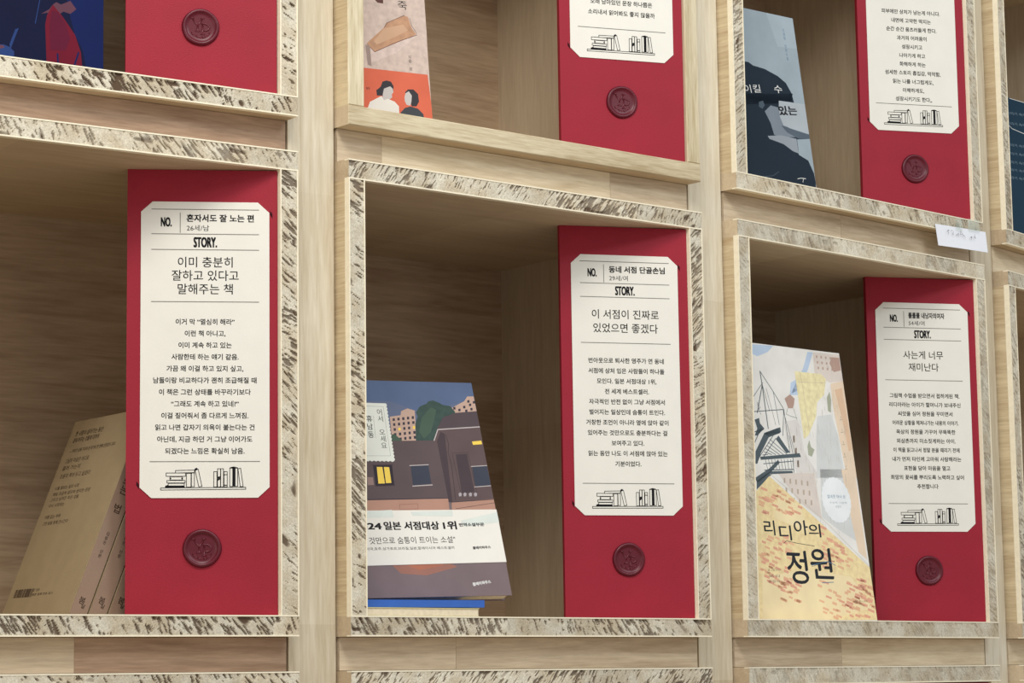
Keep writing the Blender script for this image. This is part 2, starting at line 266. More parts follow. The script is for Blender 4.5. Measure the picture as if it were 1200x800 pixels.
GLYPH = {
'"':[142,[122,286,87,286,87,240,96,185,113,185,122,240],[54,286,19,286,19,240,28,185,45,185,54,240]],',':[88,[57,44,42,49,30,46,21,38,18,26,21,15,28,7,38,4,39,-12,34,-28,24,-40,24,-47,50,-33,65,-13,70,10,67,31]],'.':[88,[56,41,44,44,32,41,23,32,20,20,23,8,32,0,44,-4,56,0,64,8,68,20,64,32]],
'/':[112,[110,276,82,276,3,-4,31,-4]],'0':[200,[146,259,100,276,54,259,23,210,12,136,23,63,54,14,100,-4,146,14,177,63,188,136,177,210],[74,227,100,239,126,227,143,191,149,136,143,81,126,46,100,34,74,46,57,81,51,136,57,191]],'1':[200,[120,273,81,273,81,0,120,0]],
'2':[200,[127,266,84,276,62,274,41,265,19,250,19,201,41,223,61,235,81,238,105,231,121,213,128,187,125,166,108,128,80,86,14,0,186,0,186,37,82,37,131,99,158,148,167,191,156,236]],'3':[200,[127,268,85,276,66,275,32,265,32,228,64,238,79,239,104,234,120,220,126,198,120,177,102,164,72,159,72,123,104,118,124,101,130,77,125,54,110,39,86,34,66,36,46,43,26,54,26,12,65,-2,84,-4,128,7,159,36,170,79,165,107,153,130,130,144,150,159,162,179,165,205,155,243]],'4':[200,[159,276,142,276,4,108,4,90,120,90,120,0,159,0,159,90,188,90,188,125,159,125],[119,202,120,125,57,125]],
'5':[200,[40,273,40,131,92,132,125,114,136,83,128,58,108,40,80,34,60,36,20,54,20,13,64,-2,86,-4,132,8,164,39,175,84,163,129,129,160,76,169,76,238,162,238,162,273]],'6':[200,[150,246,127,276,67,223,30,161,18,93,29,43,59,9,106,-4,146,8,175,37,186,78,176,119,149,147,110,158,93,156,67,146,85,184,114,219],[74,115,102,120,125,115,141,100,147,78,141,55,126,39,103,34,77,42,59,67,58,106]],'7':[200,[196,273,20,273,20,236,138,236,38,12,72,-4]],
'8':[200,[144,266,103,276,60,266,30,238,19,198,23,176,34,156,52,139,30,122,17,100,13,74,25,35,56,7,101,-4,145,7,176,34,187,74,183,100,170,122,149,139,168,156,180,176,183,197,173,238],[79,234,102,239,124,234,139,219,144,198,138,178,123,163,101,157,80,163,64,178,58,199,64,220],[101,120,125,114,142,99,148,77,143,55,126,40,100,34,75,39,58,54,52,77,58,99,75,114]],'9':[200,[143,263,98,276,54,264,25,235,14,196,25,155,52,127,92,116,106,117,134,128,119,92,91,57,51,25,75,-4,132,46,170,109,184,177,173,228],[75,234,98,239,121,232,138,214,144,190,142,168,127,160,100,153,77,159,60,174,54,196,59,218]],'?':[133,[89,267,52,276,33,238,50,240,64,237,74,228,77,214,65,179,44,145,32,107,34,91,42,79,56,70,69,113,99,162,116,218,110,245],[74,41,62,44,50,41,41,32,38,20,41,8,50,0,62,-4,74,0,82,8,86,20,82,32]],
'N':[312,[61,273,30,273,30,0,66,0,66,210,249,0,282,0,282,273,246,273,246,62]],'O':[329,[242,257,164,276,87,257,36,206,18,136,36,67,86,16,164,-4,243,16,293,67,311,136,293,206],[164,240,219,227,257,190,271,136,257,83,219,46,164,32,110,46,72,83,58,136,72,190,110,227]],'R':[242,[31,273,31,0,70,0,70,118,106,115,128,97,195,0,242,0,185,85,166,110,144,130,168,145,184,168,189,196,178,237,147,263,100,273],[70,239,95,239,126,234,143,220,149,198,144,176,128,160,95,154,70,154]],
'S':[183,[120,274,99,276,55,267,26,242,16,204,47,147,103,110,134,66,129,50,115,37,90,32,63,36,39,50,18,71,18,22,41,7,66,-1,94,-4,133,6,160,32,170,70,140,133,83,169,52,209,58,226,73,237,96,241,115,239,137,230,160,213,160,257]],'T':[242,[235,273,7,273,7,238,101,238,101,0,140,0,140,238,235,238]],'Y':[242,[47,273,0,273,101,144,101,0,140,0,140,144,242,273,194,273,120,179]],
'—':[400,[404,114,-4,114,-4,88,404,88]],'“':[171,[149,269,149,276,124,263,109,242,104,215,107,196,116,183,130,178,143,181,151,189,154,202,152,214,144,222,133,226,138,255],[62,269,62,276,37,263,22,242,16,215,20,196,29,183,43,178,55,181,64,189,67,202,65,214,57,222,46,226,50,255]],'”':[171,[142,271,128,276,115,274,107,265,104,252,106,241,114,232,125,228,120,199,109,186,109,178,134,191,149,212,154,239,151,258],[55,271,40,276,28,274,20,265,16,252,19,241,26,232,38,228,33,199,22,186,22,178,47,191,62,212,67,239,64,258]],
'가':[368,[298,331,265,331,265,-31,298,-31,298,156,356,156,356,184,298,184],[205,292,39,292,39,264,172,264,150,185,100,117,22,63,40,38,135,107,188,193]],'각':[368,[301,102,66,102,66,75,268,75,268,-31,301,-31],[301,331,268,331,268,119,301,119,301,211,354,211,354,239,301,239],[202,308,36,308,36,281,166,281,145,225,95,180,19,148,33,122,124,163,182,225]],'간':[368,[301,331,267,331,267,66,301,66,301,193,354,193,354,221,301,221],[108,93,75,93,75,-23,316,-23,316,4,108,4],[204,303,35,303,35,275,168,275,146,217,95,169,20,134,34,108,124,152,183,218]],
'감':[368,[73,109,73,-26,301,-26,301,109],[106,82,268,82,268,1,106,1],[301,331,268,331,268,126,301,126,301,215,354,215,354,243,301,243],[202,307,36,307,36,280,166,280,145,225,95,180,20,148,33,122,124,162,182,225]],'갑':[368,[105,118,72,118,72,-26,301,-26,301,118,268,118,268,73,105,73],[105,47,268,47,268,1,105,1],[301,331,267,331,267,135,301,135,301,218,354,218,354,245,301,245],[203,309,37,309,37,282,166,282,146,229,97,186,21,158,33,130,124,168,182,228]],'값':[368,[90,115,59,115,59,-26,183,-26,183,115,153,115,153,72,90,72],[90,46,153,46,153,0,90,0],[301,331,268,331,268,134,301,134,301,220,354,220,354,248,301,248],[203,309,37,309,37,282,166,282,146,229,97,186,21,158,33,130,124,168,182,228],[280,119,248,119,248,89,241,54,220,20,185,-4,203,-30,230,-13,250,10,264,36,278,10,298,-13,324,-30,342,-4,307,20,287,54,280,90]],
'같':[368,[301,331,268,331,268,138,301,138,301,219,354,219,354,247,301,247],[204,305,36,305,36,278,167,278,147,227,98,185,21,158,35,130,126,166,184,225],[73,121,73,-26,311,-26,311,-1,106,-1,106,36,298,36,298,61,106,61,106,96,302,96,302,121]],'거':[368,[317,331,284,331,284,186,200,186,200,158,284,158,284,-31,317,-31],[201,292,36,292,36,265,168,265,148,186,100,118,20,64,38,38,134,107,185,193]],'건':[368,[318,330,284,330,284,219,206,219,206,192,284,192,284,63,318,63],[208,303,44,303,44,275,172,275,149,215,98,167,26,132,40,105,129,151,187,218],[122,90,89,90,89,-23,327,-23,327,4,122,4]],
'걸':[368,[318,331,284,331,284,244,206,244,206,217,284,217,284,146,318,146],[203,313,44,313,44,286,168,286,147,234,99,192,26,164,37,138,126,175,183,234],[318,130,85,130,85,103,284,103,284,66,86,66,86,-28,330,-28,330,-1,118,-1,118,41,318,41]],'것':[368,[318,330,284,330,284,229,207,229,207,201,284,201,284,86,318,86],[205,302,44,302,44,275,170,275,148,216,100,169,26,135,40,109,129,153,185,218],[217,117,184,117,184,100,167,53,124,17,64,-4,77,-30,128,-14,171,14,201,51,230,14,273,-13,324,-29,337,-3,278,18,234,53,217,100]],'게':[368,[327,331,296,331,296,-31,327,-31],[252,321,220,321,220,183,158,183,167,216,175,285,36,285,36,258,142,258,125,186,85,123,20,71,39,47,84,79,120,116,146,156,220,156,220,-13,252,-13]],
'겠':[368,[325,330,293,330,293,122,325,122],[252,323,221,323,221,228,164,228,177,277,179,304,39,304,39,277,145,277,127,221,86,175,24,139,40,114,86,138,122,167,150,201,221,201,221,127,252,127],[146,109,114,109,114,86,105,50,80,18,41,-5,58,-30,89,-13,113,10,129,38,144,9,166,-15,196,-33,226,-14,248,10,262,39,279,10,304,-13,336,-30,352,-5,313,17,288,49,279,86,279,109,247,109,247,86,241,56,224,25,196,0,168,23,151,53,146,86]],'겨':[368,[317,331,284,331,284,232,196,232,202,292,36,292,36,265,169,265,148,185,99,118,20,64,38,37,110,84,160,141,190,205,284,205,284,135,184,135,184,108,284,108,284,-31,317,-31]],'곁':[368,[318,331,284,331,284,274,203,274,206,309,43,309,43,282,170,282,150,228,101,185,25,155,38,129,109,156,162,196,195,248,284,248,284,204,190,204,190,178,284,178,284,136,318,136],[86,121,86,-26,326,-26,326,-1,120,-1,120,36,314,36,314,61,120,61,120,96,319,96,319,121]],
'계':[368,[327,331,296,331,296,-31,327,-31],[254,321,223,321,223,230,170,230,174,285,36,285,36,258,142,258,125,186,84,123,20,71,39,47,98,92,139,145,164,203,223,203,223,140,158,140,158,112,223,112,223,-13,254,-13]],'고':[368,[308,294,55,294,55,267,275,267,271,159,261,95,295,91,304,157],[180,176,147,176,147,47,20,47,20,20,347,20,347,47,180,47]],'골':[368,[305,316,59,316,59,289,272,289,266,210,298,207,303,240],[187,249,154,249,154,186,20,186,20,160,346,160,346,186,187,186],[306,127,59,127,59,100,274,100,274,64,60,64,60,-27,316,-27,316,0,92,0,92,40,306,40]],
'공':[368,[249,94,182,102,115,94,72,72,56,36,72,0,115,-22,182,-30,249,-22,292,0,308,36,292,72],[133,72,182,77,231,72,264,58,275,36,264,14,231,0,182,-4,133,0,101,14,89,36,101,58],[305,312,59,312,59,286,272,286,270,224,263,190,295,186,305,252],[187,232,154,232,154,162,20,162,20,135,346,135,346,162,187,162]],'과':[368,[219,291,36,291,36,264,186,264,183,186,176,131,208,128,216,188],[126,188,93,188,93,77,16,76,20,48,167,53,244,62,242,86,126,78],[297,331,264,331,264,-31,297,-31,297,151,355,151,355,180,297,180]],'괜':[368,[186,302,36,302,36,275,155,275,153,218,147,181,178,178,184,217],[110,220,79,220,79,146,16,145,20,118,141,122,204,130,202,154,110,147],[325,330,293,330,293,216,250,216,250,324,219,324,219,66,250,66,250,188,293,188,293,56,325,56],[114,84,81,84,81,-23,335,-23,335,4,114,4]],
'교':[368,[309,294,54,294,54,267,276,267,272,157,263,98,296,94,305,155],[133,166,100,166,100,47,20,47,20,20,347,20,347,47,222,47,222,166,190,166,190,47,133,47]],'국':[368,[306,314,62,314,62,286,273,286,272,257,263,184,20,184,20,157,167,157,167,91,54,91,54,64,274,64,274,-31,308,-31,308,91,200,91,200,157,348,157,348,184,296,184,303,224]],'그':[368,[347,49,20,49,20,22,347,22],[303,292,56,292,56,265,270,265,266,151,256,84,290,80,299,150]],
'극':[368,[308,98,55,98,55,71,275,71,275,-32,308,-32],[306,314,62,314,62,286,273,286,270,221,263,178,20,178,20,151,348,151,348,178,296,178,303,222]],'글':[368,[306,315,62,315,62,288,273,288,270,232,264,196,20,196,20,169,348,169,348,196,298,196,303,233],[306,133,59,133,59,107,274,107,274,67,60,67,60,-27,316,-27,316,0,92,0,92,42,306,42]],'금':[368,[60,102,60,-26,307,-26,307,102],[93,76,274,76,274,1,93,1],[306,312,62,312,62,284,273,284,270,220,262,178,20,178,20,151,348,151,348,178,296,178,303,220]],
'급':[368,[95,124,62,124,62,-26,305,-26,305,124,272,124,272,76,95,76],[95,50,272,50,272,1,95,1],[306,314,62,314,62,287,273,287,270,224,263,183,20,183,20,156,348,156,348,183,296,183,303,224]],'기':[368,[317,331,284,331,284,-31,317,-31],[210,292,41,292,41,265,177,265,156,184,105,117,24,63,42,36,140,105,194,192]],'김':[368,[316,330,283,330,283,126,316,126],[83,109,83,-26,316,-26,316,109],[115,82,284,82,284,1,115,1],[209,307,43,307,43,281,174,281,152,225,101,180,24,149,37,122,129,163,188,225]],
'까':[368,[304,331,271,331,271,-31,304,-31,304,154,358,154,358,182,304,182],[128,292,30,292,30,264,97,264,87,194,62,129,18,69,45,50,95,124,121,206],[227,292,140,292,140,264,196,264,188,188,165,113,121,45,148,26,198,111,222,202]],'께':[368,[329,331,297,331,297,-31,329,-31],[261,321,230,321,230,189,184,189,188,287,120,287,120,260,160,260,155,188,138,115,101,46,127,31,151,73,168,117,179,162,230,162,230,-13,261,-13],[109,287,28,287,28,260,80,260,73,193,55,129,20,70,46,54,86,129,104,208]],'껴':[368,[316,331,283,331,283,233,222,233,225,292,138,292,138,264,194,264,185,188,161,113,118,45,146,27,165,53,194,109,283,109,283,-31,316,-31],[128,292,29,292,29,264,96,264,85,194,60,129,17,71,43,52,93,125,120,206],[219,206,283,206,283,136,204,136]],
'꽃':[368,[158,317,48,317,48,290,126,290,119,239,109,203,141,198,153,242],[310,317,188,317,188,290,278,290,268,202,300,198,307,241],[207,238,174,238,174,176,20,176,20,149,346,149,346,176,207,176],[200,136,166,136,166,99,62,99,62,73,166,73,147,38,104,11,48,-4,60,-29,111,-16,153,7,183,38,213,7,256,-16,306,-29,318,-4,262,11,219,38,200,73,304,73,304,99,200,99]],'꾸':[368,[163,306,46,306,46,278,131,278,124,206,113,155,20,155,20,128,166,128,166,-31,200,-31,200,128,347,128,347,155,297,155,306,213,310,306,190,306,190,278,277,278,272,206,263,155,147,155,158,216]],'끔':[368,[60,105,60,-25,307,-25,307,105],[93,78,274,78,274,2,93,2],[168,315,50,315,50,288,135,288,129,226,120,183,20,183,20,156,348,156,348,183,295,183,304,232,307,315,192,315,192,288,275,288,270,226,262,183,153,183,163,235]],
'낌':[368,[316,330,283,330,283,122,316,122],[80,104,80,-26,316,-26,316,104],[113,78,284,78,284,1,113,1],[129,307,33,307,33,280,97,280,86,234,62,196,24,163,46,142,94,187,121,241],[232,307,143,307,143,280,201,280,191,229,169,184,130,144,154,125,201,178,225,238]],'나':[368,[298,331,265,331,265,-31,298,-31,298,159,356,159,356,186,298,186],[67,295,34,295,34,61,118,62,235,77,231,105,174,95,67,88]],'난':[368,[70,304,37,304,37,134,120,136,235,150,231,178,175,169,70,162],[301,330,268,330,268,69,301,69,301,195,354,195,354,223,301,223],[110,94,76,94,76,-23,314,-23,314,4,110,4]],
'날':[368,[301,331,268,331,268,148,301,148,301,228,354,228,354,256,301,256],[70,315,37,315,37,166,120,167,234,182,230,209,175,200,70,194],[301,131,71,131,71,104,268,104,268,68,72,68,72,-26,314,-26,314,1,105,1,105,42,301,42]],'남':[368,[73,106,73,-26,301,-26,301,106],[105,80,268,80,268,1,105,1],[301,330,268,330,268,126,301,126,301,220,354,220,354,248,301,248],[70,312,37,312,37,154,120,155,235,170,231,197,175,188,70,181]],'내':[368,[326,331,294,331,294,184,244,184,244,323,212,323,212,-12,244,-12,244,156,294,156,294,-31,326,-31],[71,287,38,287,38,62,101,63,190,74,186,103,145,96,71,92]],
'냥':[368,[248,102,185,111,122,102,81,78,66,40,81,2,122,-22,185,-31,248,-22,289,2,304,40,289,78],[139,78,185,84,231,78,261,63,272,40,261,17,231,1,185,-4,139,1,109,17,98,40,109,63],[301,331,268,331,268,116,301,116,301,172,354,172,354,200,301,200,301,249,354,249,354,276,301,276],[70,308,37,308,37,148,120,149,235,164,231,191,175,182,70,176]],'너':[368,[318,331,285,331,285,212,174,212,174,184,285,184,285,-32,318,-32],[73,290,40,290,40,56,123,57,233,71,229,98,177,90,73,84]],'네':[368,[327,331,296,331,296,-31,327,-31],[250,322,219,322,219,209,138,209,138,182,219,182,219,-13,250,-13],[70,292,37,292,37,60,103,61,192,72,187,101,147,94,70,89]],
'노':[368,[94,300,60,300,60,139,167,139,167,43,20,43,20,16,348,16,348,43,200,43,200,139,310,139,310,166,94,166]],'느':[368,[348,46,20,46,20,18,348,18],[93,299,60,299,60,140,310,140,310,167,93,167]],'는':[368,[348,146,20,146,20,120,348,120],[97,318,64,318,64,195,310,195,310,222,97,222],[95,83,62,83,62,-22,312,-22,312,5,95,5]],
'니':[368,[316,331,283,331,283,-31,316,-31],[76,295,43,295,43,62,130,64,189,69,250,80,246,108,187,98,76,91]],'닌':[368,[316,330,283,330,283,68,316,68],[114,94,81,94,81,-23,328,-23,328,4,114,4],[76,304,42,304,42,137,134,138,191,143,249,153,244,181,190,171,76,165]],'님':[368,[316,331,283,331,283,126,316,126],[83,108,83,-26,316,-26,316,108],[115,82,284,82,284,1,115,1],[76,310,42,310,42,153,132,154,190,160,248,170,244,197,188,188,76,181]],
'다':[368,[298,331,265,331,265,-32,298,-32,298,160,357,160,357,188,298,188],[36,296,36,59,126,60,235,71,231,99,180,92,68,87,68,268,203,268,203,296]],'단':[368,[301,331,268,331,268,69,301,69,301,196,354,196,354,224,301,224],[108,95,76,95,76,-23,317,-23,317,4,108,4],[37,300,37,133,131,134,233,145,229,172,183,165,70,160,70,272,196,272,196,300]],'담':[368,[74,107,74,-26,301,-26,301,107],[106,80,268,80,268,1,106,1],[301,331,268,331,268,126,301,126,301,215,354,215,354,242,301,242],[37,306,37,146,131,147,184,151,233,159,229,186,183,178,70,174,70,280,196,280,196,306]],
'대':[368,[327,331,295,331,295,186,244,186,244,323,213,323,213,-12,244,-12,244,158,295,158,295,-31,327,-31],[33,287,33,58,106,59,190,69,187,96,149,90,66,86,66,260,167,260,167,287]],'던':[368,[318,330,284,330,284,230,183,230,183,204,284,204,284,66,318,66],[41,301,41,120,129,121,230,131,226,158,179,151,74,147,74,274,206,274,206,301],[119,86,86,86,86,-26,327,-26,327,2,119,2]],'데':[368,[327,331,295,331,295,-31,327,-31],[254,322,222,322,222,193,145,193,145,165,222,165,222,-12,254,-12],[34,286,34,56,108,57,190,66,187,94,150,88,66,84,66,259,169,259,169,286]],
'도':[368,[62,302,62,135,167,135,167,42,20,42,20,14,348,14,348,42,200,42,200,135,310,135,310,162,95,162,95,274,306,274,306,302]],'돌':[368,[64,317,64,208,167,208,167,174,20,174,20,147,347,147,347,174,200,174,200,208,308,208,308,235,96,235,96,290,304,290,304,317],[305,116,60,116,60,91,272,91,272,59,60,59,60,-27,316,-27,316,-1,93,-1,93,35,305,35]],'동':[368,[250,92,183,100,117,92,74,70,59,34,74,-1,117,-23,183,-31,250,-23,292,-1,307,34,292,70],[135,69,183,74,232,69,263,56,274,34,263,13,232,0,183,-5,135,0,104,13,93,34,104,56],[61,314,61,194,167,194,167,152,20,152,20,126,347,126,347,152,200,152,200,194,309,194,309,221,94,221,94,288,306,288,306,314]],
'되':[368,[315,331,282,331,282,-32,315,-32],[49,296,49,148,123,148,123,76,22,75,26,47,180,52,261,60,258,85,156,77,156,148,234,148,234,175,82,175,82,270,232,270,232,296]],'된':[368,[316,330,283,330,283,60,316,60],[115,78,82,78,82,-23,328,-23,328,4,115,4],[54,307,54,186,124,186,124,134,22,133,26,106,177,111,256,119,254,143,157,136,157,186,228,186,228,212,87,212,87,280,226,280,226,307]],'두':[368,[65,310,65,169,306,169,306,196,98,196,98,282,302,282,302,310],[348,122,20,122,20,95,166,95,166,-30,199,-30,199,95,348,95]],
'둘':[368,[347,179,20,179,20,152,167,152,167,116,60,116,60,91,272,91,272,59,60,59,60,-27,316,-27,316,-1,93,-1,93,35,305,35,305,116,200,116,200,152,347,152],[64,317,64,208,308,208,308,235,96,235,96,290,304,290,304,317]],'들':[368,[347,180,20,180,20,153,347,153],[64,319,64,209,308,209,308,236,96,236,96,292,304,292,304,319],[305,121,60,121,60,95,272,95,272,61,60,61,60,-27,316,-27,316,0,93,0,93,36,305,36]],'등':[368,[347,159,20,159,20,131,347,131],[250,92,183,100,117,92,74,70,59,35,74,-1,117,-23,183,-30,250,-23,292,-1,307,35,292,70],[135,69,183,74,232,69,263,56,274,35,263,13,232,0,183,-4,135,0,104,13,93,35,104,56],[61,316,61,193,309,193,309,220,94,220,94,289,306,289,306,316]],
'디':[368,[316,331,283,331,283,-32,316,-32],[43,296,43,58,138,59,248,70,244,98,193,91,76,86,76,269,214,269,214,296]],'딱':[368,[307,97,68,97,68,70,274,70,274,-32,307,-32],[307,331,274,331,274,114,307,114,307,206,354,206,354,234,307,234],[33,302,33,142,101,144,133,149,129,177,65,170,65,275,123,275,123,302],[144,302,144,142,196,142,256,150,252,177,176,169,176,275,240,275,240,302]],'때':[368,[332,331,300,331,300,183,258,183,258,323,227,323,227,-13,258,-13,258,156,300,156,300,-31,332,-31],[30,285,30,63,86,65,113,70,110,98,61,91,61,258,108,258,108,285],[124,285,124,63,186,65,214,71,210,99,154,91,154,258,203,258,203,285]],
'뚝':[368,[347,161,20,161,20,134,167,134,167,87,56,87,56,60,272,60,272,-31,305,-31,305,87,200,87,200,134,347,134],[194,317,194,195,318,195,318,222,228,222,228,290,315,290,315,317],[51,317,51,195,107,195,180,205,177,231,85,222,85,290,173,290,173,317]],'라':[368,[298,331,265,331,265,-32,298,-32,298,159,357,159,357,187,298,187],[197,297,34,297,34,270,164,270,164,194,35,194,35,56,127,57,237,69,234,96,181,88,68,84,68,167,197,167]],'람':[368,[73,97,73,-26,301,-26,301,97],[105,71,268,71,268,1,105,1],[301,330,268,330,268,115,301,115,301,210,354,210,354,238,301,238],[198,311,35,311,35,284,165,284,165,237,36,237,36,134,126,134,236,146,233,172,180,165,68,161,68,212,198,212]],
'랑':[368,[249,93,185,101,121,93,80,71,66,35,80,0,121,-23,185,-30,249,-23,290,0,304,35,290,71],[139,70,185,75,232,70,261,57,272,35,261,14,232,0,185,-5,139,0,109,14,98,35,109,57],[301,330,268,330,268,112,301,112,301,212,354,212,354,240,301,240],[198,308,35,308,35,281,165,281,165,236,36,236,36,133,126,134,236,145,233,172,180,165,68,160,68,210,198,210]],'래':[368,[166,292,31,292,31,264,134,264,134,192,32,192,32,55,100,56,192,66,189,93,145,87,64,83,64,164,166,164],[327,331,295,331,295,188,244,188,244,323,213,323,213,-12,244,-12,244,161,295,161,295,-31,327,-31]],'러':[368,[317,331,284,331,284,192,216,192,216,164,284,164,284,-32,317,-32],[194,297,32,297,32,270,162,270,162,198,34,198,34,55,121,56,226,67,224,95,173,88,66,83,66,170,194,170]],
'런':[368,[318,330,284,330,284,236,217,236,217,208,284,208,284,65,318,65],[194,305,34,305,34,278,162,278,162,226,35,226,35,114,125,115,227,124,224,152,177,145,68,142,68,199,194,199],[117,85,84,85,84,-23,328,-23,328,4,117,4]],'럽':[368,[115,114,82,114,82,-26,318,-26,318,114,285,114,285,71,115,71],[115,45,285,45,285,1,115,1],[318,330,284,330,284,256,217,256,217,228,284,228,284,132,318,132],[194,316,34,316,34,289,162,289,162,243,35,243,35,141,120,142,227,152,224,179,173,172,68,168,68,217,194,217]],'레':[368,[327,331,295,331,295,-31,327,-31],[253,322,222,322,222,201,177,201,177,174,222,174,222,-12,253,-12],[160,291,31,291,31,264,128,264,128,192,32,192,32,58,100,59,193,68,190,96,146,89,64,86,64,165,160,165]],
'려':[368,[317,331,284,331,284,248,213,248,213,221,284,221,284,150,211,150,211,122,284,122,284,-32,317,-32],[190,298,32,298,32,271,158,271,158,196,34,196,34,53,115,54,220,64,218,91,166,85,66,80,66,169,190,169]],'력':[368,[318,89,76,89,76,62,284,62,284,-32,318,-32],[318,330,284,330,284,277,214,277,214,250,284,250,284,202,214,202,214,175,284,175,284,108,318,108],[190,309,34,309,34,282,157,282,157,232,35,232,35,124,123,125,214,133,211,160,170,155,68,151,68,206,190,206]],'로':[368,[307,304,60,304,60,277,274,277,274,221,61,221,61,109,167,109,167,41,20,41,20,14,348,14,348,41,200,41,200,109,316,109,316,136,94,136,94,194,307,194]],
'록':[368,[308,77,56,77,56,50,274,50,274,-28,308,-28],[306,322,61,322,61,295,273,295,273,258,62,258,62,170,167,170,167,132,20,132,20,104,348,104,348,132,200,132,200,170,313,170,313,196,95,196,95,234,306,234]],'루':[368,[308,316,59,316,59,290,274,290,274,247,60,247,60,148,316,148,316,176,93,176,93,222,308,222],[348,111,20,111,20,84,166,84,166,-32,200,-32,200,84,348,84]],'룰':[368,[348,164,20,164,20,139,167,139,167,108,59,108,59,84,274,84,274,54,60,54,60,-27,318,-27,318,-3,92,-3,92,31,307,31,307,108,200,108,200,139,348,139],[306,320,61,320,61,297,273,297,273,268,62,268,62,190,312,190,312,214,95,214,95,245,306,245]],
'르':[368,[348,42,20,42,20,14,348,14],[307,303,60,303,60,276,274,276,274,220,61,220,61,108,316,108,316,135,94,135,94,193,307,193]],'를':[368,[348,163,20,163,20,137,348,137],[307,108,59,108,59,84,274,84,274,54,60,54,60,-26,318,-26,318,-2,92,-2,92,31,307,31],[306,320,61,320,61,296,273,296,273,267,62,267,62,190,312,190,312,214,95,214,95,245,306,245]],'름':[368,[348,144,20,144,20,117,348,117],[64,84,64,-26,306,-26,306,84],[96,58,273,58,273,1,96,1],[306,322,61,322,61,296,273,296,273,261,62,261,62,175,313,175,313,201,95,201,95,236,306,236]],
'리':[368,[316,331,284,331,284,-32,316,-32],[207,297,40,297,40,270,174,270,174,195,41,195,41,56,131,57,253,69,250,96,189,89,74,84,74,168,207,168]],'림':[368,[316,330,283,330,283,116,316,116],[83,96,83,-26,316,-26,316,96],[115,70,284,70,284,1,115,1],[202,309,38,309,38,282,170,282,170,236,39,236,39,133,130,134,244,145,240,172,185,165,71,161,71,210,202,210]],'마':[368,[34,294,34,61,200,61,200,294],[67,268,168,268,168,88,67,88],[298,331,265,331,265,-31,298,-31,298,158,357,158,357,186,298,186]],
'막':[368,[35,304,35,143,201,143,201,304],[67,277,169,277,169,170,67,170],[301,97,66,97,66,70,268,70,268,-32,301,-32],[301,331,268,331,268,116,301,116,301,209,354,209,354,237,301,237]],'만':[368,[35,298,35,131,201,131,201,298],[67,271,169,271,169,158,67,158],[301,331,268,331,268,66,301,66,301,193,354,193,354,221,301,221],[108,91,76,91,76,-23,317,-23,317,4,108,4]],'말':[368,[35,310,35,165,201,165,201,310],[67,284,169,284,169,192,67,192],[301,331,268,331,268,147,301,147,301,225,354,225,354,253,301,253],[301,130,71,130,71,103,268,103,268,66,72,66,72,-26,314,-26,314,0,104,0,104,41,301,41]],
'망':[368,[35,303,35,148,201,148,201,303],[67,276,169,276,169,174,67,174],[249,97,186,105,122,97,81,74,66,37,81,1,122,-23,186,-31,249,-23,290,1,304,37,290,74],[139,73,186,78,232,73,261,59,272,37,261,15,232,1,186,-4,139,1,110,15,99,37,110,59],[301,331,268,331,268,117,301,117,301,213,354,213,354,241,301,241]],'매':[368,[33,289,33,66,171,66,171,289],[64,262,140,262,140,92,64,92],[328,331,296,331,296,188,247,188,247,323,215,323,215,-13,247,-13,247,160,296,160,296,-31,328,-31]],'머':[368,[318,331,285,331,285,199,199,199,199,295,34,295,34,60,199,60,199,172,285,172,285,-32,318,-32],[67,269,166,269,166,87,67,87]],
'먹':[368,[318,97,76,97,76,70,284,70,284,-32,318,-32],[318,331,284,331,284,240,202,240,202,304,37,304,37,142,202,142,202,213,284,213,284,118,318,118],[69,277,169,277,169,168,69,168]],'먼':[368,[318,330,284,330,284,230,202,230,202,299,37,299,37,131,202,131,202,203,284,203,284,66,318,66],[69,272,169,272,169,158,69,158],[120,90,87,90,87,-23,328,-23,328,4,120,4]],'며':[368,[318,331,285,331,285,244,199,244,199,295,34,295,34,60,199,60,199,117,285,117,285,-32,318,-32],[67,269,166,269,166,87,67,87],[199,217,285,217,285,144,199,144]],
'면':[368,[318,330,284,330,284,267,202,267,202,299,37,299,37,130,202,130,202,162,284,162,284,66,318,66],[69,272,169,272,169,156,69,156],[202,240,284,240,284,190,202,190],[118,90,85,90,85,-23,326,-23,326,4,118,4]],'모':[368,[58,301,58,130,167,130,167,43,20,43,20,15,348,15,348,43,200,43,200,130,308,130,308,301],[91,274,276,274,276,157,91,157]],'무':[368,[62,311,62,170,306,170,306,311],[94,284,273,284,273,196,94,196],[348,121,20,121,20,94,166,94,166,-31,199,-31,199,94,348,94]],
'문':[368,[62,314,62,187,305,187,305,314],[94,287,272,287,272,213,94,213],[348,146,20,146,20,119,170,119,170,46,202,46,202,119,348,119],[94,80,61,80,61,-23,311,-23,311,4,94,4]],'미':[368,[40,295,40,60,207,60,207,295],[73,269,175,269,175,86,73,86],[316,331,283,331,283,-32,316,-32]],'바':[368,[67,300,34,300,34,56,203,56,203,300,170,300,170,205,67,205],[67,178,170,178,170,83,67,83],[298,331,265,331,265,-31,298,-31,298,160,357,160,357,188,298,188]],
